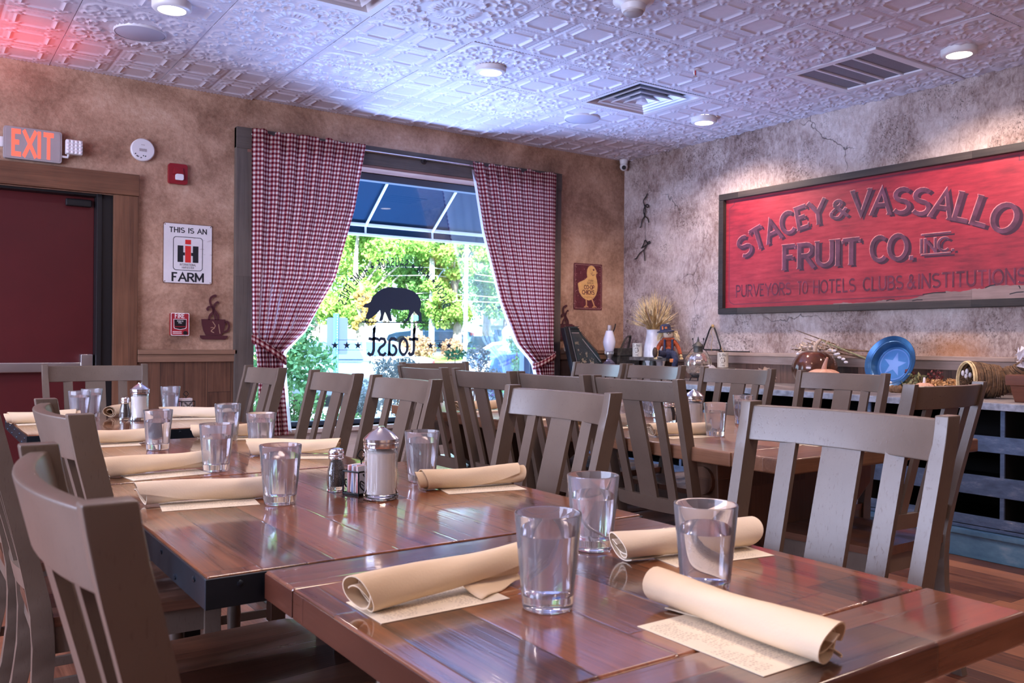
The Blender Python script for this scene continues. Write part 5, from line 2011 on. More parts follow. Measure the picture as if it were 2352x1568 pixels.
    for a, b in (((3.05, 1.424), (2.90, 1.432)), ((2.66, 1.448), (2.60, 1.464)), ((2.52, 1.405), (2.44, 1.415)), ((3.30, 1.392), (3.24, 1.399)), ((3.12, 1.386), (3.05, 1.390)), ((2.47, 1.452), (2.46, 1.435))):
        for q in ribbon([(-(a[0] - yc), a[1] - zc), (-((a[0] + b[0]) / 2 - yc), (a[1] + b[1]) / 2 - zc + .004), (-(b[0] - yc), b[1] - zc)], .006):
            m.poly([F(.0042)(p.x, p.y) for p in q])
    m.done('split', 'black', t, False)


build_ceiling_things()
build_back_wall_things()
build_curtains()
build_big_sign()

# ------------------------------------------------------------------ cubby cabinet along the right wall
CT = 0.815


def build_cabinet():
    X0 = 4.555
    ya, yb = 0.70, YB - .03
    t = thing('cubby_cabinet', 'long worn blue-grey cubby cabinet standing on a blue plinth along the right wall', 'cabinet', (X0, 3.0, 0))
    W = XW - .03 - X0
    m = MB()
    m.box(-.02, W, ya - 3, yb - 3, 0, .135, .006)
    m.box(-.035, .0, ya - 3, yb - 3, .120, .148, .004)
    m.done('plinth', 'plinth', t)
    m = MB()
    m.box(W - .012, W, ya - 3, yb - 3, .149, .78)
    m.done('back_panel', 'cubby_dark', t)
    m = MB()
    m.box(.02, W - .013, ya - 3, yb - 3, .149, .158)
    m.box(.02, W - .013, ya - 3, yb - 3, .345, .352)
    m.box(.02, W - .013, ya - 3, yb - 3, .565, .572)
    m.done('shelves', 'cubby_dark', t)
    for z0, z1 in ((.556, .640), (.331, .432), (.172, .222), (.150, .168)):
        m = MB()
        m.box(-.004, .014, ya - 3, yb - 3, z0, z1, .003)
        m.done('front_rail', 'cubby', t)
    k = 0
    y = 2.20 - 2 * .745
    while y < yb:
        m = MB()
        m.box(-.001, .012, y - 3 - .011, y - 3 + .011, .16, .775, .002)
        d = m.done('divider_edge', 'cubby', t)
        m = MB()
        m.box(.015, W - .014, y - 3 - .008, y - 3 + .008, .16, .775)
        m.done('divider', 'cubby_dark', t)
        y += .745
    m = MB()
    c = thing('counter_board', 'grey weathered plank counter on top of the blue cubby cabinet', 'counter', (X0, 3.0, 0))
    m.box(-.03, W, ya - 3, yb - 3, .782, CT, .004)
    m.done('counter_top', 'counter', c)
    m = MB()
    m.box(-.037, -.0305, ya - 3, yb - 3, .776, CT - .004, .002)
    m.done('front_edge', 'counter_edge', c)
    # a grey bowl in a cubby
    b = thing('metal_bowl', 'dark grey bowl inside the cubby behind the chair before the star plate', 'bowl', (4.80, 3.30, .573))
    m = MB()
    m.lathe([(0, 0), (.06, 0), (.11, .05), (.13, .11), (.125, .11), (.105, .052), (.056, .006), (0, .006)], 40)
    m.done('bowl', 'iron', b)


def leaf_cloud(name, mat, parent, clumps, n, size, seed, flat_=0.0, orient=None, aspect=.55):
    """n small folded leaves scattered through ellipsoid clumps [(centre, radii)] as one mesh"""
    r = np.random.RandomState(seed)
    ci = r.randint(0, len(clumps), n)
    C = np.array([c for c, _ in clumps])[ci]
    R = np.array([q for _, q in clumps])[ci]
    d = r.normal(size=(n, 3))
    d /= np.linalg.norm(d, axis=1)[:, None]
    rad = r.uniform(.35, 1.0, (n, 1)) ** .6
    P = C + d * R * rad
    a = r.normal(size=(n, 3))
    a[:, 2] -= .3
    a /= np.linalg.norm(a, axis=1)[:, None]
    b = np.cross(a, d + r.normal(size=(n, 3)) * .6)
    b /= np.linalg.norm(b, axis=1)[:, None] + 1e-9
    s = size * r.uniform(.6, 1.3, (n, 1))
    nn = np.cross(a, b)
    v0, v2 = P - a * s * .5, P + a * s * .5
    v1, v3 = P + b * s * aspect * .5 + nn * s * .08, P - b * s * aspect * .5 + nn * s * .08
    V = np.stack([v0, v1, v2, v3], 1).reshape(-1, 3)
    F = np.arange(n * 4).reshape(n, 4)
    me = bpy.data.meshes.new(name)
    me.from_pydata(V.tolist(), [], F.tolist())
    o = mesh_obj(name, me, mat, parent, False)
    return o


def stem(m, pts, r0, r1, n=6):
    P = smoothline(pts, 5)
    k = len(P)
    m.tube(P, [r0 + (r1 - r0) * i / (k - 1) for i in range(k)], n)


def pumpkin(m, R, H, ribs, amp, T=None):
    n = 72
    prof = []
    for k in range(21):
        a = -PI / 2 + PI * k / 20
        r = R * math.cos(a) ** .8 if abs(math.cos(a)) > 1e-6 else 0
        z = H / 2 + H / 2 * math.sin(a)
        if k in (0, 20):
            r = 0
            z += (.06 if k == 0 else -.10) * H
        elif k in (1, 19):
            z += (.02 if k == 1 else -.04) * H
        prof.append((r, z))
    m.lathe(prof, n, T, lambda a, z: -amp * abs(math.sin(a * ribs / 2)) ** 6 * (1) if True else 0)


def build_counter_things():
    M['zither'] = flat('zither_dark', (.012, .024, .026), .35, var=.3, vs=20, coat=.3)
    M['gold'] = flat('faded_flowers', (.30, .25, .17), .6, var=.4, vs=60)
    M['milk'] = flat('milk_glass', (.70, .68, .80), .18, spec=.6, coat=.3)
    M['stone'] = flat('ceramic_white', (.62, .58, .60), .25, var=.12, vs=16, coat=.3)
    M['wheat'] = flat('wheat_straw', (.40, .25, .10), .8, var=.35, vs=40)
    M['straw'] = flat('pale_straw', (.74, .56, .30), .8, var=.25, vs=40)
    M['denim'] = flat('dark_denim', (.030, .035, .075), .85, var=.4, vs=60, bump=.3, bs=300)
    M['rust_knit'] = flat('rust_knit', (.40, .075, .025), .9, var=.3, vs=90, bump=.8, bs=130)
    M['doll_skin'] = flat('doll_cloth', (.72, .55, .40), .9)
    M['brown_felt'] = flat('brown_felt', (.075, .045, .032), .95, var=.3, vs=30)
    M['orange'] = flat('orange_patch', (.62, .20, .06), .8, var=.25, vs=60)
    M['bark'] = flat('grey_bark', (.13, .10, .085), .8, var=.4, vs=30, bump=.6, bs=60)
    M['pipe'] = flat('old_pipe', (.085, .082, .075), .5, .6, var=.3)
    t = NT('mercury_glass')
    f = t.noise(t.co(), 60, 4, .7)
    M['mercury'] = t.bsdf(t.ramp(f, [(.3, (.34, .28, .22)), (.5, (.68, .60, .52)), (.65, (.92, .86, .80))]), .10, .85, t.bump(t.noise(t.co(), 45, 2), .25, .004))
    M['pump_brown'] = flat('glazed_brown', (.115, .042, .024), .16, .25, var=.6, vs=7, coat=.6)
    M['pump_peach'] = flat('peach_pumpkin', (.62, .33, .23), .55, var=.12, vs=12)
    M['pump_stem'] = flat('pumpkin_stem', (.52, .38, .28), .7, var=.3, vs=40)
    M['plate_blue'] = flat('enamel_blue', (.028, .105, .25), .28, .45, var=.2, vs=12)
    M['plate_light'] = flat('enamel_blue_light', (.055, .20, .48), .35, .15, var=.08, vs=12)
    M['plate_star'] = flat('enamel_star', (.17, .31, .66), .4)
    M['twig'] = flat('vine_twig', (.16, .085, .042), .75, var=.45, vs=50)
    M['twig_dark'] = flat('dark_twig', (.06, .036, .026), .8, var=.3, vs=50)
    M['leaf_pale'] = flat('pale_dried_leaf', (.66, .50, .38), .7, var=.25, vs=60)
    M['leaf_white'] = flat('white_bud', (.74, .68, .70), .6)
    M['leaf_olive'] = flat('olive_leaf', (.26, .25, .12), .7, var=.3, vs=60)
    M['leaf_red'] = flat('red_berries', (.17, .028, .025), .6, var=.4, vs=80)
    M['leaf_gold'] = flat('gold_leaf', (.55, .30, .12), .55, var=.3, vs=60)
    M['planter'] = wood('planter_wood', (.085, .022, .009), (.20, .058, .024), 1, .3, 2, .5, .1, .1, 1, .2)
    M['can_label'] = flat('can_label', (.66, .60, .50), .45, var=.05)
    M['can_ink'] = flat('can_ink', (.10, .055, .035), .6)
    M['basket_wood'] = flat('grey_basket_wood', (.075, .068, .058), .65, var=.3, vs=30)

    # zither leaning at the corner by the window
    t = thing('zither', 'black painted zither with tuning pins leaning at the back wall, right of the curtain', 'zither', (4.56, 5.69, CT))
    out = [(-.085, .418), (-.075, .424), (.005, .424), (.030, .405), (.062, .345), (.215, .205), (.258, .112), (.285, .0), (-.005, .0)]
    lean = lambda d: (lambda x, z: (x + .03, -d - .02 + z * .14, z * .99))
    m = MB()
    m.prism(out, lean(0), lean(.055), .004, 2)
    m.done('sound_box', 'zither', t, True, 30)
    m = MB()
    m.prism([(-.125, .41), (-.085, .418), (-.005, 0), (-.05, 0)], lean(-.004), lean(.052), .003)
    m.done('side_board', 'black', t)
    r = random.Random(3)
    m = MB()
    for P in ([(-.078, .415), (.000, .006)], [(.258, .112), (.285, .004)]):
        for q in ribbon(P, .005):
            m.poly([lean(.0565)(p.x, p.y) for p in q])
    for P in ([(-.055, .370), (.025, .370)], [(.055, .320), (.235, .125)]):
        for q in ribbon(P, .007):
            m.poly([lean(.0565)(p.x, p.y) for p in q])
    m.done('trim_lines', 'steel', t, False)
    m = MB()
    for k in range(30):
        cx, cz = r.choice(((.02, .22), (.06, .15), (.03, .11), (.10, .19), (.14, .14), (.0, .29)))
        cx += r.uniform(-.025, .025)
        cz += r.uniform(-.03, .03)
        s = r.uniform(.004, .013)
        m.poly([lean(.0566)(cx + s * math.cos(a) * r.uniform(.6, 1.2), cz + s * math.sin(a) * r.uniform(.6, 1.2)) for a in [2 * PI * q / 7 for q in range(7)]])
    m.done('painted_flowers', 'gold', t, False)
    m = MB()
    for q in ribbon([(.135 + .040 * math.cos(a), .075 + .042 * math.sin(a)) for a in [2 * PI * k / 24 for k in range(25)]], .005):
        m.poly([lean(.0567)(p.x, p.y) for p in q])
    m.done('sound_hole', 'steel', t, False)
    m = MB()
    for k in range(22):
        u = k / 21
        x, z = (.030 + (.215 - .030) * u * 1.0, .400 - .19 * u - .01 * math.sin(u * PI)) if u > .1 else (.0 + .3 * u, .415)
        p = lean(.03)(x, z)
        m.tube([p, (p[0] + .010, p[1] - .012, p[2] + .012)], .0028, 5)
    for k in range(8):
        p = lean(.05)(-.06 + .011 * k, .40)
        m.tube([p, (p[0] + .004, p[1] - .02, p[2] + .006)], .0028, 5)
    m.done('tuning_pins', 'iron', t)
    m = MB()
    for k in range(14):
        u = k / 13
        a, b = lean(.060)(-.05 + .07 * u, .368), lean(.060)(.02 + .24 * u, .03)
        m.tube([a, b], .0005, 3)
    m.done('strings', 'steel', t)
    # oil lamp
    t = thing('oil_lamp', 'oil lamp with a white milk glass chimney in the corner', 'lamp', (4.893, 5.60, CT))
    m = MB()
    m.lathe([(0, 0), (.05, 0), (.055, .006), (.03, .020), (.022, .034), (.040, .050), (.056, .075), (.058, .095), (.045, .120), (.024, .138), (.020, .150), (0, .152)], 40, None, lambda a, z: .0015 * math.cos(10 * a + z * 60) if .05 < z < .13 else 0)
    m.done('font', 'lamp_glass', t)
    m = MB()
    m.lathe([(.022, .148), (.024, .165), (.034, .180), (.036, .198), (.034, .206), (.024, .206), (.0, .204)], 32)
    for k in range(18):
        a = 2 * PI * k / 18
        m.tube([(.035 * math.cos(a), .035 * math.sin(a), .19), (.038 * math.cos(a), .038 * math.sin(a), .215)], .003, 5)
    m.done('burner', 'steel', t)
    m = MB()
    m.lathe([(.030, .208), (.037, .215), (.040, .230), (.050, .262), (.0535, .292), (.048, .325), (.036, .362), (.029, .388), (.027, .3885), (.034, .362), (.046, .325)], 44)
    m.done('milk_chimney', 'milk', t)
    m = MB()
    m.lathe([(.0205, .385), (.0195, .405), (.0195, .434), (.0180, .434), (.0180, .385)], 32)
    m.done('clear_top', 'glass', t)
    # wire climbers
    def wire(name, lb, loc, lines, w=.0035, cat='wall decoration', group=None):
        t = thing(name, lb, cat, loc, 0, group)
        m = MB()
        for P in lines:
            m.tube(smoothline(P, 5), w, 6)
        m.done('bent_wire', 'iron', t)
        return t
    g = 'bent wire climber figures'
    W = lambda pts: [(-.018, -y, z) for y, z in pts]
    t = wire('wire_figure', 'bent wire climber figure high on the right wall by the corner', (XW - .001, 5.60, 2.25), [W([(.03, .155), (.01, .13), (-.02, .10), (-.01, .06), (.005, .02), (-.005, -.02), (.0, -.04)]), W([(-.0, .055), (.03, .06), (.045, .045), (.03, .035), (.01, .048)]),
              W([(.005, .05), (-.012, .03), (-.018, 0), (-.004, -.04)]), W([(-.004, -.04), (.035, -.065), (.05, -.10)]), W([(-.004, -.04), (-.035, -.07), (-.05, -.125), (-.065, -.13)])], .0045, group=g)
    m = MB()
    m.tube([(-.018, -(-.004), -.04), (-.014, -.010, -.33)], .0012, 4)
    m.tube([(-.018, -.03, .155), (-.014, -.045, .23)], .0012, 4)
    m.done('cord', 'iron', t)
    wire('wire_figure', 'bent wire climber figure lower on the right wall, above the wheat vase', (XW - .001, 5.615, 1.915), [W([(.055, .065), (.075, .07), (.08, .055), (.06, .05), (.05, .058), (.03, .035), (.005, .0)]), W([(.05, .055), (.02, .085), (.0, .05), (-.02, .025)]),
              W([(.05, .05), (.0, .03), (-.03, .02)]), W([(.0, .0), (.012, -.05), (.018, -.095)]), W([(.0, -.0), (-.05, -.025), (-.085, -.06), (-.11, -.07)])], .0045, group=g)
    wire('wire_figure', 'bent wire climber figure behind the grey basket handle in the corner', (5.10, YB - .002, 1.13), [[(.10, -.02, .14), (.09, -.02, .10), (.06, -.02, .05), (.04, -.02, .0), (.05, -.02, -.06), (.0, -.02, -.12), (-.03, -.02, -.15)], [(.0, -.02, .06), (.03, -.02, .03), (.055, -.02, .045)],
              [(.055, -.02, .05), (.03, -.02, .08), (.02, -.02, .06)], [(.05, -.02, -.05), (.09, -.02, -.09), (.10, -.02, -.10)]], .0055, group=g)
    # wooden basket with bent handle
    t = thing('grey_basket', 'grey wooden basket box with a bent handle, right of the oil lamp', 'basket', (5.115, 5.66, CT))
    m = MB()
    m.box(-.125, .125, -.06, .06, 0, .175, .004)
    m.box(-.135, .135, -.068, .068, .175, .205, .003)
    m.box(-.130, .130, -.064, .064, .206, .240, .003)
    m.done('box_body', 'basket_wood', t)
    m = MB()
    P = [(-.115, -.072, .12), (-.10, -.070, .20), (-.03, -.05, .30), (.05, -.02, .345), (.10, .02, .32), (.10, .06, .20)]
    S = smoothline(P, 6)
    m.loft([[(p.x, p.y, p.z), (p.x + .002, p.y + .030, p.z + .001), (p.x + .006, p.y + .030, p.z + .006), (p.x + .004, p.y, p.z + .006)] for p in S])
    m.done('handle', 'basket_wood', t)
    t = thing('glass_jar', 'tiny lidded glass jar below the grey basket', 'jar', (5.06, 5.50, CT))
    m = MB()
    m.lathe([(0, 0), (.030, 0), (.036, .02), (.034, .06), (.022, .085), (.022, .095), (.019, .095), (.019, .084), (.031, .058), (.032, .02), (0, .006)], 32)
    m.done('jar', 'glass', t)
    m = MB()
    m.lathe([(0, .096), (.024, .096), (.024, .108), (0, .110)], 28)
    m.done('lid', 'stone', t)
    # live-edge stand on old pipes
    t = thing('pipe_stand', 'small live-edge wooden stand on two old pipes, under the scarecrow doll', 'stand', (5.05, 5.235, CT))
    m = MB()
    r = random.Random(8)
    pts = [(-.065 + r.uniform(-.006, .006), -.215 + .43 * k / 12) for k in range(13)] + [(.075 + r.uniform(-.006, .006), .215 - .43 * k / 12) for k in range(13)]
    m.prism(pts, lambda x, y: (x, y, .142), lambda x, y: (x, y, .170), .004)
    m.done('slab', 'bark', t)
    for y in (.085, -.0):
        m = MB()
        m.lathe([(.030, 0), (.030, .01), (.022, .012), (.022, .095), (.028, .097), (.028, .125), (.024, .127), (.024, .141), (0, .141)], 24, Matrix.Translation((0, y, 0)))
        m.done('pipe_leg', 'pipe', t)
    # cans
    def can(lb, loc, rot):
        t = thing('vintage_can', lb, 'can', loc, rot, 'white label cans')
        m = MB()
        m.lathe([(0, 0), (.040, 0), (.0412, .003), (.0405, .006), (.0405, .108), (.0412, .111), (.0405, .1135), (.037, .1135), (.037, .110), (0, .110)], 40)
        m.done('can_body', 'can_label', t, True, 40)
        m = MB()

        def cyl(x, z):
            a = x / .0409
            return (-.0409 * math.cos(a), -.0409 * math.sin(a) * -1 * -1, z)
        for P in ([(-.030, .100), (-.022, .104), (-.026, .088), (-.018, .084), (-.014, .096)],):
            for q in ribbon([(p[0], p[1]) for p in smoothline([(a, b, 0) for a, b in P], 3)], .0028):
                m.poly([cyl(p.x, p.y) for p in q])
        x = -.006
        for ch in 'Boy':
            ad, q = glyph_quads(ch, .14, 0)
            for quad in q:
                m.poly([cyl(x + p.x * .018 + .25 * (p.y * .018), .087 + p.y * .018) for p in quad[:4]])
            x += (ad + .12) * .018
        # boy's head: cap, hair, face outline, collar
        def pol(pts):
            m.poly([cyl(*p) for p in pts])
        pol([(-.015, .066), (-.010, .075), (.000, .079), (.010, .076), (.015, .067), (.004, .069), (-.006, .068)])
        pol([(.010, .066), (.016, .064), (.019, .050), (.015, .038), (.011, .044), (.012, .056)])
        for L in ([(-.014, .066), (-.016, .056), (-.014, .046), (-.006, .036), (.004, .036), (.011, .044)], [(-.008, .057), (-.004, .058)], [(.002, .058), (.006, .057)], [(-.006, .044), (-.001, .042), (.004, .044)], [(-.002, .054), (-.004, .049), (-.001, .048)], [(-.018, .026), (-.006, .034), (.006, .034), (.020, .026)]):
            for q in ribbon(L, .0022):
                pol([(p.x, p.y) for p in q])
        text(m, 'CORN', lambda x, z: cyl(x, z + .010), .009, .18, 0, 1.0, .22)
        m.done('label_print', 'can_ink', t, False)
        return t
    ca = can('white label can left of the scarecrow, on the pipe stand', (5.035, 5.405, CT + .171), .62)
    t = thing('plank_riser', 'low wooden box under the white label can, behind a pale chair', 'box', (5.10, 4.545, CT))
    m = MB()
    m.box(-.07, .07, -.085, .085, 0, .105, .004)
    m.done('riser_box', 'grey_wood', t)
    dup(ca, (5.09, 4.520, CT + .1055), .72, 'white label can beside the triangle bell')
    t = thing('twine_ball', 'ball of twine beside the can under the triangle bell', 'twine', (4.99, 4.57, CT + .07))
    m = MB()
    m.ball((0, 0, 0), .060, 3)
    for k in range(46):
        ax = Vector((RND.gauss(0, .5), RND.gauss(0, .5), RND.gauss(1, .4))).normalized()
        u = ax.orthogonal().normalized()
        w = ax.cross(u)
        m.tube([u * (.0605 * math.cos(a)) + w * (.0605 * math.sin(a)) for a in [2 * PI * q / 20 for q in range(20)]], .0026, 4, False, True)
    m.done('wound_cord', 'stone', t)
    # vase of wheat
    t = thing('wheat_vase', 'white speckled vase holding a sheaf of dried wheat', 'vase', (5.12, 5.29, CT))
    m = MB()
    m.lathe([(0, 0), (.055, 0), (.075, .05), (.092, .14), (.085, .26), (.066, .355), (.066, .390), (.070, .398), (.062, .398), (.058, .36), (.078, .26), (.084, .14), (0, .02)], 44)
    m.done('vase', 'stone', t, True, 60)
    m = MB()
    r = random.Random(12)
    ears = MB()
    for k in range(150):
        a = r.uniform(0, 2 * PI)
        s = r.uniform(0, 1) ** .6
        tx, ty = .150 * s * math.cos(a) * (1 if math.cos(a) < 0 else .7), .150 * s * math.sin(a)
        h = r.uniform(.50, .66) - .10 * s
        P = smoothline([(tx * .22, ty * .22, .30), (tx * .45, ty * .45, .30 + h * .25), (tx, ty, h)], 4)
        m.tube(P, .0018, 4)
        d = (P[-1] - P[-2]).normalized()
        ears.tube([P[-1], P[-1] + d * .02, P[-1] + d * .055], [.0035, .0055, .001], 5)
        for q in range(3):
            e = P[-1] + d * .04
            ears.tube([e, e + d * .05 + Vector((r.uniform(-.015, .015), r.uniform(-.015, .015), 0))], .0006, 3)
    m.done('wheat_stalks', 'wheat', t, False)['kind'] = 'stuff'
    ears.done('wheat_ears', 'straw', t, False)['kind'] = 'stuff'
    # scarecrow doll sitting on the stand, leaning back, facing the room
    t = thing('scarecrow_doll', 'seated scarecrow doll with denim hat, straw hair and rust knit sweater', 'doll', (5.035, 5.045, CT + .171), .55 - PI / 2 - .55)
    t.rotation_euler = (0, 0, -.72)
    t.scale = (.9, .9, .9)
    m = MB()
    m.ball((0, 0, .060), .055, 3, (1.05, .85, 1.2))
    m.ball((0, .0, .125), .055, 3, (1.1, .85, .9))
    m.done('sweater', 'rust_knit', t)
    m = MB()
    m.lathe([(.030, .148), (.052, .152), (.058, .164), (.050, .176), (.030, .178)], 28)
    m.done('scarf', 'rust_knit', t)
    m = MB()
    m.ball((0, -.004, .208), .046, 3, (1.1, .95, .95))
    hd = m.done('head', 'doll_skin', t)
    m = MB()
    for s in (-1, 1):
        m.ball((s * .012, -.046, .216), .005, 2)
    for q in range(9):
        a = PI * (1.15 + .7 * q / 8)
        m.ball((.024 * math.cos(a), -.046 + .006 * abs(math.cos(a)), .200 + .014 * math.sin(a)), .0012, 1)
    m.done('eyes_and_smile', 'black', hd)
    m = MB()
    m.poly([(-.006, -.049, .200), (.006, -.049, .200), (0, -.050, .211)])
    m.done('nose', 'rust_knit', hd, False)
    m = MB()
    for s in (-1, 1):
        for k in range(26):
            a, b = r.uniform(-.03, .03), r.uniform(-.035, .02)
            m.tube([(s * .040, b * .6, .225 + a * .4), (s * (.060 + r.uniform(0, .02)), b, .205 + a), (s * (.070 + r.uniform(0, .035)), b - .01, .175 + a)], .0032, 5)
    m.done('straw_hair', 'straw', t)
    m = MB()
    m.lathe([(.078, .232), (.080, .236), (.052, .246), (.049, .262), (.046, .286), (.030, .300), (0, .304)], 32)
    h = m.done('hat', 'denim', t)
    h.rotation_euler = (.08, -.10, 0)
    m = MB()
    m.box(-.010, .012, -.054, -.049, .262, .280)
    m.box(-.034, -.022, -.048, -.042, .258, .286)
    m.done('hat_patches', 'orange', h)
    m = MB()
    for s in (-1, 1):
        m.tube(smoothline([(s * .032, -.045, .16), (s * .034, -.052, .11), (s * .035, -.052, .05)], 4), .010, 8)
    m.ball((0, -.018, .035), .060, 3, (1.1, .9, .85))
    m.done('overalls', 'denim', t)
    m = MB()
    for s in (-1, 1):
        m.tube(smoothline([(s * .050, 0, .145), (s * .085, -.020, .095), (s * .105, -.05, .030)], 5), [.022 - .0006 * k for k in range(11)], 10)
    m.done('sleeves', 'rust_knit', t)
    for s in (-1, 1):
        m = MB()
        m.ball((s * .108, -.056, .018), .014, 2)
        for k in range(5):
            m.tube([(s * .108, -.058, .014), (s * (.100 + .007 * k), -.066, -.012 - .004 * (k % 2))], .0042, 5)
        m.done('straw_hand', 'straw', t)
    for s in (-1, 1):
        m = MB()
        P = [(s * .030, -.03, .030), (s * .045, -.085, .030), (s * .055, -.125, -.02), (s * .050, -.115, -.075)] if s > 0 else [(s * .030, -.03, .030), (s * .060, -.085, .035), (s * .095, -.12, .040)]
        Q = smoothline(P, 5)
        m.tube(Q, [.031 - .0004 * k for k in range(len(Q))], 12)
        lg = m.done('trouser_leg', 'denim', t)
        m = MB()
        e = Q[-1]
        for k in range(12):
            a = 2 * PI * k / 12
            if s > 0:
                m.tube([e + Vector((.02 * math.cos(a), .02 * math.sin(a), 0)), e + Vector((.036 * math.cos(a), .036 * math.sin(a), -.028))], .004, 5)
            else:
                m.tube([e + Vector((0, .024 * math.cos(a), .024 * math.sin(a))), e + Vector((-.022, .034 * math.cos(a) - .01, .034 * math.sin(a)))], .004, 5)
        m.done('straw_cuff', 'straw', lg)
        m = MB()
        if s > 0:
            m.ball((e.x, e.y - .02, e.z - .035), .030, 2, (.85, 1.35, .7))
        else:
            m.ball((e.x - .028, e.y - .02, e.z + .006), .042, 3, (.55, .95, 1.1))
        m.done('boot', 'brown_felt', t)
    m = MB()
    m.box(.005, .038, -.142, -.120, -.040, -.008, .003)
    m.done('knee_patch', 'orange', t)
    # mercury glass lantern
    t = thing('mercury_lantern', 'round mercury glass pumpkin lantern with a metal spire cap and wire handles', 'lantern', (4.97, 4.66, CT))
    m = MB()
    for k in range(4):
        a = PI / 4 + PI / 2 * k
        m.tube([(.05 * math.cos(a), .05 * math.sin(a), .030), (.062 * math.cos(a), .062 * math.sin(a), .0)], .004, 6)
    m.lathe([(0, .024), (.046, .026), (.050, .032), (.046, .040), (0, .040)], 32)
    m.done('foot', 'iron', t)
    m = MB()
    m.lathe([(0, .036), (.045, .038), (.080, .062), (.103, .105), (.106, .135), (.094, .180), (.066, .212), (.040, .222), (0, .222)], 60, None, lambda a, z: .0022 * math.cos(12 * a) if .05 < z < .21 else 0)
    m.done('glass_globe', 'mercury', t)
    m = MB()
    m.lathe([(.036, .215), (.036, .250), (.040, .252), (.040, .256), (.036, .258), (.036, .262), (.046, .264), (.044, .272), (.022, .290), (.010, .300), (.007, .318), (.002, .338), (0, .340)], 36)
    m.done('cap', 'pipe', t)
    for s in (-1, 1):
        m = MB()
        m.tube(smoothline([(0, s * .042, .262), (0, s * .052, .285), (0, s * .056, .315)], 5), .0022, 6)
        m.ball((0, s * .056, .320), .006, 1, (1, 1, 1.6))
        m.tube(smoothline([(0, s * .045, .255), (0, s * .085, .225), (0, s * .120, .170), (0, s * .124, .09)], 6), .0022, 6)
        m.done('wire_handle', 'iron', t)
    # triangle bell with twine, striker on the rail
    t = thing('dinner_triangle', 'black iron dinner triangle hanging by twine on the right wall', 'triangle bell', (XW - .001, 4.795, 1.150))
    m = MB()
    P = [(.010, .085), (.030, .055), (.088, -.075), (.092, -.092), (.078, -.099), (-.078, -.099), (-.092, -.090), (-.088, -.070), (-.040, .045), (-.022, .078)]
    m.tube([(-.040, -y, z) for y, z in [(-a, b) for a, b in P]][::-1], .0065, 8)
    m.done('triangle', 'iron', t)
    m = MB()
    m.ball((-.034, 0, .092), .013, 2)
    m.tube(smoothline([(-.03, .0, .10), (-.036, -.02, .06), (-.036, -.05, .0), (-.036, -.10, -.09), (-.030, -.12, -.125)], 5), .003, 5)
    m.tube(smoothline([(-.03, .0, .10), (-.045, .006, .04), (-.048, -.014, .0), (-.048, .0, -.06), (-.048, -.004, -.11)], 5), .002, 5)
    m.done('twine', 'wheat', t)
    t = tag(None or bpy.data.objects.new('striker_rod', None), 'thin black iron striker rod lying on the rail beside the triangle', 'striker')
    COL.objects.link(t)
    t.location = (XW - .030, 4.575, 1.0405)
    m = MB()
    m.tube([(0, .155, 0), (0, -.150, 0)], .0045, 8)
    m.done('rod', 'iron', t)
    # pumpkins
    t = thing('pumpkin', 'large shiny brown glazed pumpkin on the counter', 'pumpkin', (5.03, 3.66, CT + .001))
    m = MB()
    pumpkin(m, .150, .245, 9, .004)
    m.done('pumpkin_body', 'pump_brown', t, True, 80)
    m = MB()
    stem(m, [(0, 0, .215), (.002, -.004, .27), (.01, -.018, .30), (.016, -.036, .318)], .016, .010, 8)
    m.done('stem', 'pump_stem', t)
    t = thing('pumpkin', 'small peach pumpkin with a long stem in front of the brown pumpkin', 'pumpkin', (4.78, 3.41, CT + .001))
    m = MB()
    pumpkin(m, .118, .132, 10, .010)
    m.done('pumpkin_body', 'pump_peach', t, True, 80)
    m = MB()
    stem(m, [(0, 0, .108), (.0, -.002, .135), (-.005, -.016, .17), (-.012, -.034, .203)], .020, .007, 8)
    m.done('stem', 'pump_peach', t)
    t = thing('pumpkin', 'tiny striped pumpkin between red berries and the cornucopia', 'pumpkin', (4.93, 2.83, CT + .001))
    m = MB()
    pumpkin(m, .058, .066, 8, .006)
    m.done('pumpkin_body', 'pump_peach', t, True, 80)
    m = MB()
    stem(m, [(0, 0, .052), (0, 0, .075), (.006, .003, .095)], .009, .006, 8)
    m.done('stem', 'leaf_white', t)
    # dried stick spray
    t = thing('dried_spray', 'long spray of dried sticks with pale buds lying behind the brown pumpkin', 'dried branches', (5.16, 3.60, CT + .20))
    m = MB()
    for P in ([(0, -.32, -.015), (0, 0, .06), (0, .24, .13)], [(.02, -.33, -.03), (.01, .0, .04), (0, .22, .10)], [(.02, -.3, .04), (.01, 0, .06), (.02, .30, .06)], [(.0, -.28, .045), (0, .05, .05), (-.01, .34, .05)], [(0, .0, .09), (0, .18, .145), (-.01, .30, .185)], [(.01, -.3, .0), (.0, .04, .03), (-.02, .30, .045)]):
        stem(m, P, .005, .003, 6)
    m.done('sticks', 'twig', t)
    m = MB()
    stem(m, [(-.02, -.30, -.02), (-.03, .0, .085), (-.02, .08, .115)], .006, .004, 6)
    m.done('green_stalk', 'leaf_olive', t)
    leaf_cloud('buds', 'leaf_pale', t, [((0, .20, .07), (.05, .14, .05)), ((-.01, .05, .07), (.05, .10, .04))], 130, .030, 5)
    m = MB()
    for y, z in ((-.03, .02), (-.06, .0), (-.09, -.01), (-.02, .045), (-.11, -.03), (-.05, .025), (.01, .05), (.27, .02), (.25, .0)):
        m.ball((-.03, y, z), .010, 2, (.8, 1.6, .9))
    m.done('white_pods', 'leaf_white', t)
    t = thing('dried_flowers', 'small clump of dried pale flowers left of the brown pumpkin', 'dried flowers', (4.80, 3.86, CT))
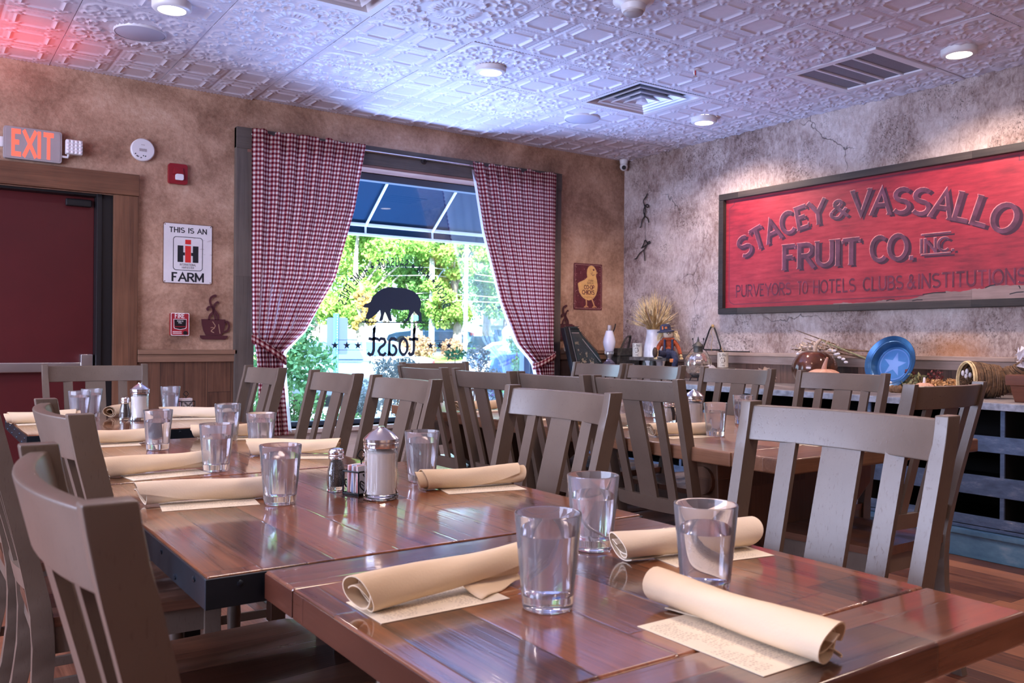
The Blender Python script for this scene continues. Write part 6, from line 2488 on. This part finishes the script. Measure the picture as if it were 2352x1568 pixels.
    leaf_cloud('petals', 'leaf_pale', t, [((0, 0, .05), (.05, .055, .045)), ((0, .03, .09), (.04, .05, .04))], 120, .035, 9)
    # the star plate on a small easel
    t = thing('star_plate', 'blue enamel plate with a star standing on edge against the wall', 'plate', (4.985, 3.085, CT))
    T = Matrix.Translation((0, 0, .180)) @ Matrix.Rotation(math.radians(-14), 4, 'X') @ Vector((-1, -.04, .30)).to_track_quat('Z', 'Y').to_matrix().to_4x4()
    m = MB()
    m.lathe([(0, -.050), (.100, -.050), (.113, -.046), (.130, -.008), (.133, -.006), (.137, -.004), (.140, -.005), (.143, -.003), (.165, .004), (.169, .006), (.170, .003), (.142, -.009), (.134, -.012), (.118, -.052), (0, -.056)], 64, T)
    m.done('plate', 'plate_blue', t, True, 45)
    m = MB()
    m.lathe([(0, -.0492), (.103, -.0492), (.1035, -.0498)], 56, T)
    m.done('centre', 'plate_light', t)
    m = MB()
    m.poly([T @ Vector((x, y, -.0484)) for x, y in star_pts(0, 0, .080, 90 - 22)])
    for q in ribbon([(.096 * math.cos(2 * PI * k / 48), .096 * math.sin(2 * PI * k / 48)) for k in range(49)], .004):
        m.poly([T @ Vector((p.x, p.y, -.0484)) for p in q])
    m.done('star', 'plate_star', t, False, tri=True)
    m = MB()
    m.tube([(.06, -.03, .10), (.12, -.02, .0)], .005, 6)
    m.tube([(.06, .03, .10), (.12, .02, .0)], .005, 6)
    m.tube([(-.035, -.05, .015), (.06, -.03, .0)], .005, 6)
    m.tube([(-.035, .05, .015), (.06, .03, .0)], .005, 6)
    m.done('easel', 'iron', t)
    # autumn foliage
    t = thing('autumn_foliage', 'pile of olive, red and gold dried foliage right of the star plate', 'dried flowers', (4.99, 2.84, CT))
    leaf_cloud('olive_leaves', 'leaf_olive', t, [((0, .08, .07), (.05, .06, .06)), ((-.03, .10, .04), (.05, .06, .04))], 160, .035, 1)
    leaf_cloud('red_berries', 'leaf_red', t, [((.04, -.02, .10), (.04, .05, .045)), ((.02, .13, .11), (.04, .03, .04)), ((.03, .02, .05), (.05, .06, .04))], 260, .016, 2, aspect=.9)
    leaf_cloud('gold_leaves', 'leaf_gold', t, [((.03, -.12, .055), (.04, .11, .04)), ((0, -.02, .06), (.05, .07, .03))], 150, .032, 3)
    m = MB()
    for y in (.17, .145, .125):
        m.ball((-.10, y, .022), .022, 2, (1, 1, 1.1), .2)
    m.done('brown_pods', 'twig', t)
    m = MB()
    for k in range(7):
        m.ball((-.10 + .01 * (k % 3), .185 + .012 * (k % 4), .035 + .012 * (k // 2)), .009, 1)
    m.done('white_pods', 'leaf_white', t)
    # cornucopia of woven vine
    t = thing('cornucopia', 'woven vine cornucopia lying on the counter, its curled tail to the right', 'cornucopia', (4.88, 2.43, CT))
    axis = smoothline([(-.095, .075, .100), (-.055, .045, .098), (0, .0, .094), (.045, -.055, .100), (.065, -.105, .135), (.065, -.150, .185), (.06, -.185, .225)], 5)
    n = len(axis)
    rad = [lerp_tab([(0, .096), (.2, .094), (.42, .085), (.62, .058), (.75, .034), (.88, .018), (1, .006)], i / (n - 1))[0] for i in range(n)]
    m = MB()
    m.tube(axis, rad, 24, False)
    inner = m.done('woven_body', 'twig_dark', t)
    m = MB()
    r = random.Random(15)
    for k in range(150):
        i0 = r.uniform(0, n - 2)
        di = r.uniform(-.5, 1.2)
        a0, da = r.uniform(0, 2 * PI), r.uniform(2, 5.5)
        P = []
        for q in range(14):
            f = min(n - 1.001, max(0, i0 + di * q / 13))
            i = int(f)
            c = axis[i].lerp(axis[i + 1], f - i)
            rr_ = (rad[i] + (rad[i + 1] - rad[i]) * (f - i)) + .002 + .002 * math.sin(q)
            d = (axis[i + 1] - axis[i]).normalized()
            u = d.cross(Vector((0, 0, 1))).normalized()
            w = d.cross(u)
            a = a0 + da * q / 13
            P.append(c + u * rr_ * math.cos(a) + w * rr_ * math.sin(a))
        m.tube(P, r.uniform(.0025, .0045), 5)
    m.done('wrapped_vines', 'twig', t)
    m = MB()
    for k in range(10):
        i = 0
        d = (axis[1] - axis[0]).normalized()
        u = d.cross(Vector((0, 0, 1))).normalized()
        w = d.cross(u)
        rr_ = rad[0] + r.uniform(-.004, .006)
        o = d * r.uniform(-.012, .01)
        m.tube([axis[0] + o + u * rr_ * math.cos(2 * PI * q / 30) + w * rr_ * math.sin(2 * PI * q / 30) for q in range(30)], .0035, 5, False, True)
    m.done('rim', 'straw', t)
    cones = []
    for k, (x, y, z, s) in enumerate(((-.085, .085, .050, .028), (-.075, .055, .065, .028), (-.085, .09, .095, .022), (-.075, .05, .105, .022))):
        if k < 4:
            m = MB()
            for j in range(9):
                for q in range(8):
                    a = 2 * PI * (q + .5 * (j % 2)) / 8
                    rr_ = s * math.sin(PI * (j + 1) / 10.5)
                    m.ball((rr_ * math.cos(a), rr_ * math.sin(a), s * (j - 4) * .30), s * .22, 1, (1, 1, .5))
            o = m.done('pine_cone', 'twig', None)
            tag(o, 'brown pine cone heaped inside the mouth of the cornucopia', 'pine cone', 'pine cones in the cornucopia')
            o.location = (4.88 + x, 2.43 + y, CT + z)
            o.rotation_euler = (.9 + k, .4 * k, 0)
    m = MB()
    for x, y, z in ((-.095, .095, .135), (-.09, .075, .145), (-.09, .08, .117), (-.085, .06, .125)):
        m.ball((x, y, z), .011, 2, (.8, .8, 1.5))
    m.done('seed_pods', 'leaf_white', t)
    # planter with pale leaves, cut by the right edge
    t = thing('wooden_planter', 'reddish wooden planter box with pale leaves, cut by the right edge of the picture', 'planter', (4.74, 2.08, CT))
    m = MB()
    m.box(-.115, .115, -.145, .145, .085, .140, .006)
    m.done('rim_board', 'planter', t)
    m = MB()
    m.hexa([(-.085, -.110, 0), (.085, -.110, 0), (.085, .110, 0), (-.085, .110, 0)], [(-.10, -.128, .0845), (.10, -.128, .0845), (.10, .128, .0845), (-.10, .128, .0845)], .003)
    m.done('box_side', 'planter', t)
    m = MB()
    for k in range(7):
        stem(m, [(0, .02 * (k - 3), .12), (.01 * (k % 3), .03 * (k - 3), .20), (0, .05 * (k - 3), .27)], .004, .002, 5)
    m.done('stems', 'twig', t)
    leaf_cloud('pale_leaves', 'leaf_white', t, [((0, .05, .22), (.06, .10, .07)), ((0, -.06, .25), (.06, .10, .08))], 60, .065, 4)


build_cabinet()
build_counter_things()

# ------------------------------------------------------------------ outside the window
FWD = Vector((0.5702, 0.8215, 0))
RGT = Vector((0.8215, -0.5702, 0))


def ground_z(d):
    return lerp_tab([(0, -.28), (23, -.28), (34, .45), (50, .78), (140, 1.0)], d)[0]


def leafmat(name, a, b, sc=1.2, tr=.35):
    t = NT(name)
    c = t.ramp(t.noise(t.co(), sc, 4), [(.32, a), (.66, b)])
    d = t.n('BsdfDiffuse', {'Color': c})
    l = t.n('BsdfTranslucent', {'Color': c})
    M[name] = t.end(t.n('MixShader', {0: tr, 1: d, 2: l}))


def build_outside():
    M['asphalt'] = flat('pale_pavement', (.12, .12, .12), .9, var=.1, vs=1.5)
    M['walk'] = flat('sidewalk_concrete', (.15, .15, .15), .9, var=.1, vs=2)
    leafmat('grass', (.10, .22, .04), (.22, .36, .08), 3, .1)
    leafmat('leaf_lime', (.12, .26, .05), (.34, .46, .10))
    leafmat('leaf_mid', (.06, .17, .05), (.20, .36, .09))
    leafmat('leaf_deep', (.025, .09, .05), (.08, .20, .07))
    leafmat('leaf_amber', (.30, .20, .06), (.55, .34, .12))
    leafmat('leaf_shade', (.07, .20, .09), (.18, .36, .13), 4)
    leafmat('leaf_grey', (.10, .14, .14), (.26, .30, .32), 8)
    leafmat('leaf_russet', (.25, .13, .07), (.42, .25, .14), 4)
    M['trunk'] = flat('tree_trunk', (.22, .18, .14), .9, var=.3, vs=6)
    M['pole_pale'] = flat('pale_pole', (.38, .37, .35), .8, var=.1, vs=4)
    M['pole_blue'] = flat('galvanised_pole', (.28, .36, .46), .5, .3, var=.1, vs=8)
    M['car_white'] = flat('car_white', (.26, .26, .28), .15, 0, .5, coat=.6)
    M['car_silver'] = flat('car_silver', (.07, .10, .19), .22, .5, .5, coat=.6)
    M['car_glass'] = flat('car_glass', (.05, .11, .20), .05, .2)
    M['tyre'] = flat('tyre', (.03, .03, .03), .8)
    M['tail_red'] = flat('tail_light', (.55, .03, .03), .2)
    M['awning_cloth'] = None
    t = NT('awning_cloth')
    d = t.n('BsdfDiffuse', {'Color': (.022, .055, .10)})
    l = t.n('BsdfTranslucent', {'Color': (.025, .085, .16)})
    M['awning_cloth'] = t.end(t.n('MixShader', {0: .5, 1: d, 2: l}))
    M['awning_bar'] = flat('awning_bar', (.66, .68, .70), .4, .1)
    M['house_white'] = flat('house_white', (.26, .26, .26), .8)
    M['roof'] = flat('house_roof', (.32, .32, .34), .9)
    M['fence_blue'] = flat('fence_blue', (.06, .12, .20), .8, var=.2, vs=2)
    M['teal'] = flat('street_sign_teal', (.03, .30, .28), .4)

    def gp(d, r=0.0):
        p = FWD * d + RGT * r
        return Vector((p.x, p.y, ground_z(d)))
    # ground strips
    def strip(name, mat, d0, d1, lift, cuts):
        m = MB()
        P = []
        for k in range(cuts + 1):
            d = d0 + (d1 - d0) * k / cuts
            w = 22 + d * .75
            P.append([gp(d, -w) + Vector((0, 0, lift)), gp(d, w) + Vector((0, 0, lift))])
        m.grid(P)
        return struct(m.done(name, mat, None, True, 180))
    m = MB()
    m.poly([(-14, 6.15, -.27), (20, 6.15, -.27), (26, 9.2, -.27), (-16, 9.2, -.27)])
    struct(m.done('ground_sidewalk', 'walk'))
    strip('ground_parking', 'asphalt', 7.5, 31, -.012, 12)
    strip('ground_lawn', 'grass', 31, 36, .0, 4)
    strip('ground_road', 'asphalt', 36, 46, -.01, 4)
    strip('ground_meadow', 'grass', 46, 150, .0, 10)
    # awning over the window
    t = thing('awning', 'dark blue fabric awning with pale metal bars, outside above the window', 'awning', (3.2, 6.16, 2.14))
    m = MB()
    ya, za, yb, zb = 0.02, .78, 1.06, .03
    m.hexa([(-2.6, ya, za), (2.7, ya, za), (2.7, yb, zb), (-2.6, yb, zb)], [(-2.6, ya, za + .006), (2.7, ya, za + .006), (2.7, yb, zb + .006), (-2.6, yb, zb + .006)])
    m.box(-2.6, 2.7, yb, yb + .006, -.09, zb + .005)
    m.done('awning_fabric', 'awning_cloth', t)
    m = MB()
    m.box(-2.6, 2.7, yb - .035, yb - .001, -.010, .020, .003)
    m.done('front_bar', 'awning_bar', t)
    m = MB()
    m.box(-2.6, 2.7, yb - .030, yb - .002, -.095, -.070, .003)
    m.done('lower_bar', 'awning_bar', t)
    for x in (-1.90, -1.21, -.51, .18, .87, 1.56, 2.25):
        m = MB()
        m.tube([(x, ya + .01, za - .03), (x, yb - .03, zb - .03)], .013, 6)
        m.tube([(x, yb - .02, zb - .02), (x, yb - .02, -.08)], .010, 6)
        m.done('awning_rib', 'awning_bar', t)
    # trees beyond the lot
    spec = [  # d, r, height, crown radius, material, label
        (40, -13.2, 8.2, 3.2, 'leaf_mid', 'green tree seen at the edge of the left curtain'),
        (44, -10.0, 9.2, 3.6, 'leaf_lime', 'bright lime green tree behind the parking sign'),
        (39, -6.9, 7.4, 2.6, 'leaf_lime', 'bright lime green tree above the white car'),
        (35, -6.0, 2.7, .5, 'leaf_amber', 'small amber tree behind the pig silhouette'),
        (56, -8.2, 11.2, 3.2, 'leaf_mid', 'tall mid green tree left of the pale pole, far back'),
        (42, -4.6, 6.6, 2.4, 'leaf_mid', 'mid green tree just left of the pale utility pole'),
        (52, -1.6, 11.4, 3.4, 'leaf_mid', 'tall green tree behind the pale utility pole'),
        (40, -2.6, 7.0, 1.9, 'leaf_lime', 'lime green tree between the two poles'),
        (43, -.3, 9.8, 2.5, 'leaf_mid', 'green tree right of the galvanised pole'),
        (48, 2.6, 10.5, 3.2, 'leaf_lime', 'lime green tree at the edge of the right curtain'),
        (64, -16.5, 13, 5, 'leaf_deep', 'dark tree far behind the left trees'),
        (66, -6.0, 10.5, 4.6, 'leaf_deep', 'dark tree far behind the middle trees'),
        (66, 3.5, 11.5, 5, 'leaf_deep', 'dark tree far behind the right trees'),
    ]
    for i, (d, r, h, cr, mt, lb) in enumerate(spec):
        g = gp(d, r)
        t = thing('tree', lb, 'tree', g, 0, 'trees beyond the parking lot')
        rr = random.Random(i)
        low = h * .22 if mt != 'leaf_amber' else h * .3
        m = MB()
        stem(m, [(0, 0, -.2), (.1, 0, low * .8), (-.1, .1, h * .5), (.05, 0, h * .85)], .20 + .01 * h, .04, 8)
        for k in range(4):
            a = rr.uniform(0, 6.28)
            stem(m, [(0, 0, low + k * .5), (math.cos(a) * cr * .4, math.sin(a) * cr * .4, low + k * .5 + h * .15), (math.cos(a) * cr * .7, math.sin(a) * cr * .7, low + k * .5 + h * .25)], .08, .03, 6)
        m.done('trunk', 'trunk', t)
        cl = []
        for k in range(26):
            z = rr.uniform(low, h)
            q = math.sin(PI * min(1, max(0.12, (z - low * .6) / (h - low * .55)))) ** .6 * cr
            a = rr.uniform(0, 6.28)
            s = rr.uniform(.3, .9)
            cl.append(((math.cos(a) * q * s, math.sin(a) * q * s, z), (cr * rr.uniform(.22, .4), cr * rr.uniform(.22, .4), cr * rr.uniform(.18, .3))))
        leaf_cloud('foliage', mt, t, cl, 11000 if h > 6 else 2500, .19 if h > 6 else .13, 100 + i, aspect=.75)
    # near shrub and planting
    def shrub(lb, loc, clumps, n, size, mat, seed, stems=6, nm='shrub', hgt=.8):
        t = thing(nm, lb, 'shrub', loc, 0, 'shrubs outside the window')
        rr = random.Random(seed)
        m = MB()
        for k in range(stems):
            a = rr.uniform(0, 6.28)
            e = rr.choice(clumps)[0]
            stem(m, [(0.05 * math.cos(a), .05 * math.sin(a), 0), (e[0] * .5, e[1] * .5, e[2] * .55), e], .014, .005, 5)
        m.done('stems', 'twig', t)
        leaf_cloud('foliage', mat, t, clumps, n, size, seed)
        return t
    shrub('leafy green shrub against the glass at the left of the window', (2.78, 7.35, -.27), [((0, 0, 1.55), (.20, .2, .20)), ((-.1, 0, 1.3), (.28, .26, .25)), ((.14, 0, 1.15), (.24, .24, .26)), ((.02, .05, .9), (.30, .26, .28)), ((-.15, 0, .6), (.26, .24, .28)), ((.1, 0, .45), (.28, .24, .26)), ((-.35, .05, 1.0), (.22, .22, .4)), ((-.3, 0, .35), (.3, .24, .25))], 5200, .058, 'leaf_shade', 3)
    shrub('grey green bush low in the middle of the window, under the name on the glass', (3.86, 7.70, -.27), [((0, 0, 1.08), (.14, .14, .13)), ((.18, 0, 1.12), (.12, .12, .10)), ((-.12, 0, .85), (.20, .18, .18)), ((.16, 0, .85), (.22, .2, .2)), ((0, 0, .55), (.34, .26, .25)), ((-.3, 0, .75), (.12, .12, .12))], 2400, .040, 'leaf_grey', 5)
    shrub('small leafy bush at the lower left of the window behind the chairs', (3.25, 7.55, -.27), [((0, 0, .55), (.25, .2, .2)), ((-.2, 0, .40), (.3, .2, .2)), ((.25, 0, .5), (.2, .2, .2))], 1300, .045, 'leaf_shade', 6)
    shrub('grey green bush at the right of the window in front of the person', (4.58, 7.00, -.27), [((-.12, 0, 1.22), (.13, .12, .12)), ((.0, 0, 1.0), (.16, .15, .15)), ((-.1, 0, .80), (.24, .2, .2)), ((.12, 0, .72), (.24, .2, .2)), ((0, 0, .45), (.32, .22, .22))], 2200, .038, 'leaf_grey', 8)
    shrub('fresh green bush by the right window frame', (4.82, 6.86, -.27), [((0, 0, 1.36), (.10, .10, .10)), ((.05, 0, 1.12), (.11, .1, .13)), ((-.02, 0, .9), (.15, .13, .18)), ((.02, 0, .6), (.2, .16, .2))], 1100, .045, 'leaf_shade', 9)
    shrub('slender dark plant beside the galvanised pole', (4.36, 7.25, -.27), [((0, 0, 1.25), (.12, .1, .06)), ((-.06, 0, 1.02), (.12, .1, .06)), ((.03, 0, .85), (.12, .1, .07))], 260, .055, 'leaf_deep', 10, 3, hgt=.8)
    t = thing('hedge', 'rounded russet hedge in the sun behind the white car', 'hedge', gp(33.0, -3.6))
    leaf_cloud('foliage', 'leaf_russet', t, [((0, 0, .45), (.75, .75, .50))], 1500, .14, 41)
    t = thing('hedge', 'second russet hedge, redder, right of the rounded one', 'hedge', gp(33.2, -2.3))
    leaf_cloud('foliage', 'leaf_russet', t, [((0, 0, .38), (.45, .5, .44))], 800, .13, 42)
    # poles and wires
    g = gp(40, -3.70)
    t = thing('utility_pole', 'pale wooden utility pole with a crossarm and wires', 'pole', g)
    m = MB()
    m.tube([(0, 0, -.3), (0, 0, 9.5)], [.14, .11], 12)
    m.done('pole', 'pole_pale', t)
    ang = math.atan2(RGT.y, RGT.x)
    m = MB()
    m.box(-.62, .62, -.06, .06, 4.62, 4.74, .01, 2, Matrix.Rotation(ang, 4, 'Z'))
    m.done('crossarm', 'pole_pale', t)
    m = MB()
    m.tube(smoothline([RGT * .1 + Vector((0, 0, 3.1)), RGT * .5 + Vector((0, 0, 3.75)), RGT * .95 + Vector((0, 0, 3.85))], 5), .03, 6)
    m.ball(RGT * 1.05 + Vector((0, 0, 3.83)), .12, 2, (1, 1, .5))
    m.done('lamp_arm', 'pole_blue', t)
    m = MB()
    for z, dz in ((3.55, -.12), (2.75, .0), (2.45, .05), (3.9, -.2)):
        for s in (-1, 1):
            m.tube([RGT * (s * 16 * k / 6) + Vector((0, 0, z - .35 * math.sin(PI * k / 6) + s * dz * k)) for k in range(7)], .018, 4)
    m.done('wires', 'pole_pale', t)
    t = thing('metal_pole', 'galvanised pole wound with small white lights, right half of the window', 'pole', (6.83, 11.08, -.28))
    m = MB()
    m.tube([(0, 0, 0), (0.03, 0, 4.2)], [.036, .026], 12)
    m.done('pole', 'pole_blue', t)
    m = MB()
    for k in range(34):
        a = k * 1.9
        m.ball((.045 * math.cos(a), .045 * math.sin(a), .3 + k * .11), .016, 1)
    m.tube([(.042 * math.cos(k * .475), .042 * math.sin(k * .475), .3 + k * .0275) for k in range(137)], .006, 4)
    m.done('string_lights', 'letter_white', t)
    # parking sign, its blank back to us
    t = thing('parking_sign', 'back of a pale blue parking sign on a perforated metal post', 'street sign', (5.245, 12.17, -.28))
    T = Matrix.Rotation(math.atan2(RGT.y, RGT.x), 4, 'Z')
    m = MB()
    m.box(-.035, .005, -.018, .018, 0, 1.78, .002, 2, T)
    m.box(.008, .040, -.018, .018, 0, 1.78, .002, 2, T)
    m.done('post', flat('perforated_post', (.035, .12, .22), .5, .4), t)
    m = MB()
    for k in range(44):
        m.ball(T @ Vector((.024, -.019, .06 + k * .039)), .0065, 1, (1, .4, 1))
    m.done('post_holes', 'pole_pale', t)
    m = MB()
    m.prism([(x - .005 + .02, z + 1.445) for x, z in rrect(.31, .55, .03)], lambda x, z: T @ Vector((x, .022, z)), lambda x, z: T @ Vector((x, .030, z)))
    m.done('sign_plate', flat('sign_back', (.045, .065, .15), .35, .2), t)
    t = thing('street_name_sign', 'tiny teal street sign on a thin post far behind the pig silhouette', 'street sign', gp(30, -3.45))
    m = MB()
    m.tube([(0, 0, 0), (0, 0, 1.95)], .035, 8)
    m.done('post', 'pole_pale', t)
    m = MB()
    m.box(.0, .32, -.01, .01, 1.62, 1.80, .0, 2, T)
    m.done('name_plate', 'teal', t)
    # cars
    def car(lb, loc, head, mat, grp='parked cars'):
        t = thing('car', lb, 'car', loc, math.atan2(head[1], head[0]), grp)
        m = MB()
        prof = [(-2.25, .35), (-2.30, .62), (-2.22, .86), (-1.95, .93), (.95, .93), (1.75, .84), (2.15, .70), (2.25, .48), (2.20, .28), (-2.15, .28)]
        rings = []
        for y, k in ((-.86, .90), (-.80, 1), (.80, 1), (.86, .90)):
            rings.append([(x * (1 if abs(y) < .85 else .985), y, .55 + (z - .55) * k) for x, z in prof])
        m.loft(rings)
        m.done('body', mat, t, True, 35)
        m = MB()
        cab = [(-1.75, .93, .74), (-1.15, 1.36, .58), (-.2, 1.42, .56), (.35, 1.36, .57), (1.05, .92, .74)]
        m.loft([[(x, -w, z) for x, z, w in cab], [(x, w, z) for x, z, w in cab]])
        m.done('roof', mat, t, True, 35)
        for s in (-1, 1):
            m = MB()
            for a in ([(-1.50, .95), (-1.08, 1.30), (-.35, 1.35), (-.38, .95)], [(-.28, .95), (-.26, 1.35), (.30, 1.30), (.82, .95)]):
                m.poly([(x, s * (.752 - (z - .93) * .40), z) for x, z in a])
            m.done('side_window', 'car_glass', t, False)
        m = MB()
        m.poly([(.98, -.64, .97), (.98, .64, .97), (.42, .50, 1.335), (.42, -.50, 1.335)])
        for v in m.bm.verts:
            v.co.x += .03
        m.done('windscreen', 'car_glass', t, False)
        m = MB()
        m.poly([(-1.66, -.64, .97), (-1.66, .64, .97), (-1.20, .50, 1.32), (-1.20, -.50, 1.32)])
        for v in m.bm.verts:
            v.co.x -= .03
        m.done('rear_window', 'car_glass', t, False)
        for x in (-1.42, 1.40):
            for s in (-1, 1):
                m = MB()
                m.lathe([(0, -.1), (.20, -.1), (.31, -.09), (.325, -.05), (.325, .05), (.31, .09), (.19, .10), (.17, .07), (0, .07)], 28, Matrix.Translation((x, s * .80, .325)) @ Matrix.Rotation(-s * PI / 2, 4, 'X'))
                m.done('wheel', 'tyre', t, True, 40)
        for s in (-1, 1):
            m = MB()
            m.ball((2.12, s * .62, .66), .15, 2, (.6, 1.2, .6))
            m.done('headlight', 'chrome', t)
            m = MB()
            m.box(-2.285, -2.17, s * .68 - .14, s * .68 + .14, .66, .84, .02)
            m.done('tail_light', 'tail_red', t)
        m = MB()
        for k in range(4):
            m.box(2.19, 2.235, -.42, .42, .40 + k * .06, .435 + k * .06, .004)
        m.done('grille', 'tyre', t)
        return t
    car('silver blue car facing the window, behind the parking sign', (8.0, 18.75, -.28), (-.36, -.93), 'car_silver')
    car('white car seen from the side behind the silver blue one', (10.55, 23.1, -.28), (-.86, .50), 'car_white')
    car('white car at the right edge of the window behind the person', (11.9, 17.2, -.28), (-.72, .69), 'car_white')
    car('small dark blue car far off beyond the lot', tuple(gp(47, -4.4)), (-.8, .6), 'fence_blue')
    # houses and fence across the road
    def house(lb, d, r, w, dp, h, ridge):
        g = gp(d, r)
        t = thing('house', lb, 'house', g, math.atan2(RGT.y, RGT.x), 'houses across the road')
        m = MB()
        m.box(-w, w, 0, dp, -.3, h)
        m.done('walls', 'house_white', t)
        m = MB()
        m.prism([(-w - .3, h), (w + .3, h), (0, h + ridge)], lambda x, z: (x, -.3, z), lambda x, z: (x, dp + .3, z))
        m.done('roof', 'roof', t, False)
        for k in range(3):
            m = MB()
            x = -w * .6 + w * .6 * k
            m.box(x - .25, x + .25, -.03, -.005, h * .45, h * .80)
            m.done('window', 'car_glass', t, False)
        return t
    house('white house with a grey gable behind the right poles', 58, .6, 2.6, 5, 1.35, 1.15)
    house('white low house left of the pale utility pole base', 57, -5.0, 1.3, 4, 1.25, .45)
    g = gp(50, -1.0)
    t = thing('blue_fence', 'long dark blue fence across the road', 'fence', g, math.atan2(RGT.y, RGT.x))
    m = MB()
    m.box(-3.6, 4.5, 0, .08, -.2, .62)
    m.done('fence_panel', 'fence_blue', t)
    # the person
    t = thing('person', 'person with fluffy grey hair, blue jacket and purple top, bending behind the bushes', 'person', (6.20, 9.20, -.28), .45)
    m = MB()
    bm = m.bm
    sk = bm.verts.layers.skin.verify()
    J = {}

    def jt(n, co, r):
        v = bm.verts.new(co)
        v[sk].radius = (r, r)
        J[n] = v
        return v
    jt('hip', (0, 0, .86), .15)
    J['hip'][sk].use_root = True
    jt('waist', (-.02, -.05, 1.02), .135)
    jt('chest', (-.04, -.13, 1.20), .15)
    jt('neck', (-.05, -.19, 1.34), .055)
    jt('skull', (-.06, -.25, 1.45), .085)
    jt('crown', (-.06, -.27, 1.52), .075)
    for s in (-1, 1):
        k = 'LR'[s > 0]
        jt('hipj' + k, (s * .09, 0, .80), .095)
        jt('knee' + k, (s * .10, -.03, .45), .065)
        jt('ankle' + k, (s * .10, .02, .08), .045)
        jt('toe' + k, (s * .11, -.12, .04), .035)
        jt('sh' + k, (s * .17 - .04, -.14, 1.25), .07)
        jt('el' + k, (s * .22 - .04, -.16, 1.00), .05)
        jt('wr' + k, (s * .14 - .06, -.34, .92), .035)
        jt('hand' + k, (s * .12 - .07, -.42, .92), .032)
        for a, b in (('hip', 'hipj'), ('hipj', 'knee'), ('knee', 'ankle'), ('ankle', 'toe'), ('chest', 'sh'), ('sh', 'el'), ('el', 'wr'), ('wr', 'hand')):
            bm.edges.new((J[a] if a in J else J[a + k], J[b + k]))
    for a, b in (('hip', 'waist'), ('waist', 'chest'), ('chest', 'neck'), ('neck', 'skull'), ('skull', 'crown')):
        bm.edges.new((J[a], J[b]))
    me = bpy.data.meshes.new('body')
    bm.to_mesh(me)
    bm.free()
    me.materials.append(flat('skin', (.50, .32, .25), .6))
    o = bpy.data.objects.new('body', me)
    COL.objects.link(o)
    o.parent = t
    o.modifiers.new('k', 'SKIN').use_smooth_shade = True
    o.modifiers.new('s', 'SUBSURF').levels = 2
    o.modifiers['s'].render_levels = 2
    for s in (-1, 1):
        m = MB()
        for k in range(4):
            m.tube(smoothline([(s * .12 - .09 + .018 * k, -.43, .925), (s * .12 - .095 + .02 * k, -.48, .92), (s * .12 - .095 + .02 * k, -.505 + .008 * abs(k - 1), .895)], 3), .009, 6)
        m.tube([(s * .12 - .07 - s * .03, -.40, .925), (s * .12 - .07 - s * .05, -.45, .93)], .011, 6)
        m.done('fingers', o.data.materials[0], t)
    jk = flat('jacket_blue', (.06, .13, .38), .8, var=.2, vs=8)
    m = MB()
    rings = []
    for z, y, a, b in ((.78, .0, .205, .165), (.95, -.03, .195, .165), (1.10, -.09, .205, .175), (1.22, -.14, .215, .165), (1.32, -.18, .12, .10)):
        rings.append([(a * math.cos(2 * PI * k / 24) - .03, y + b * math.sin(2 * PI * k / 24), z) for k in range(24)])
    m.loft(rings)
    m.done('jacket', jk, t)
    m = MB()
    for s in (-1, 1):
        m.tube(smoothline([(s * .17 - .04, -.14, 1.26), (s * .225 - .04, -.16, 1.0), (s * .15 - .06, -.33, .92)], 5), [.085, .083, .080, .077, .074, .071, .068, .064, .060, .056, .052], 12)
    m.done('sleeves', jk, t)
    m = MB()
    m.loft([[(-.03 + a * math.cos(2 * PI * k / 20), y - .02 + b * math.sin(2 * PI * k / 20), z) for k in range(20)] for z, y, a, b in ((.70, .01, .185, .16), (.82, 0, .19, .165), (.90, -.02, .185, .16))])
    m.done('purple_top', flat('top_purple', (.16, .05, .30), .8), t)
    m = MB()
    for s in (-1, 1):
        m.tube([(s * .09, 0, .80), (s * .10, -.03, .45), (s * .10, .02, .10)], [.115, .085, .068], 14)
    m.done('trousers', 'denim', t)
    m = MB()
    m.ball((-.06, -.235, 1.49), .135, 3, (1.05, 1.0, .92), .25)
    m.done('hair', flat('grey_hair', (.46, .50, .58), .9, var=.15, vs=30, bump=.5, bs=80), t)
    m = MB()
    for s in (-1, 1):
        m.ball((-.06 + s * .03, -.345, 1.455), .010, 2)
    m.ball((-.06, -.352, 1.435), .014, 2, (1, 1.2, 1.2))
    m.done('face', o.data.materials[0], t)


build_outside()
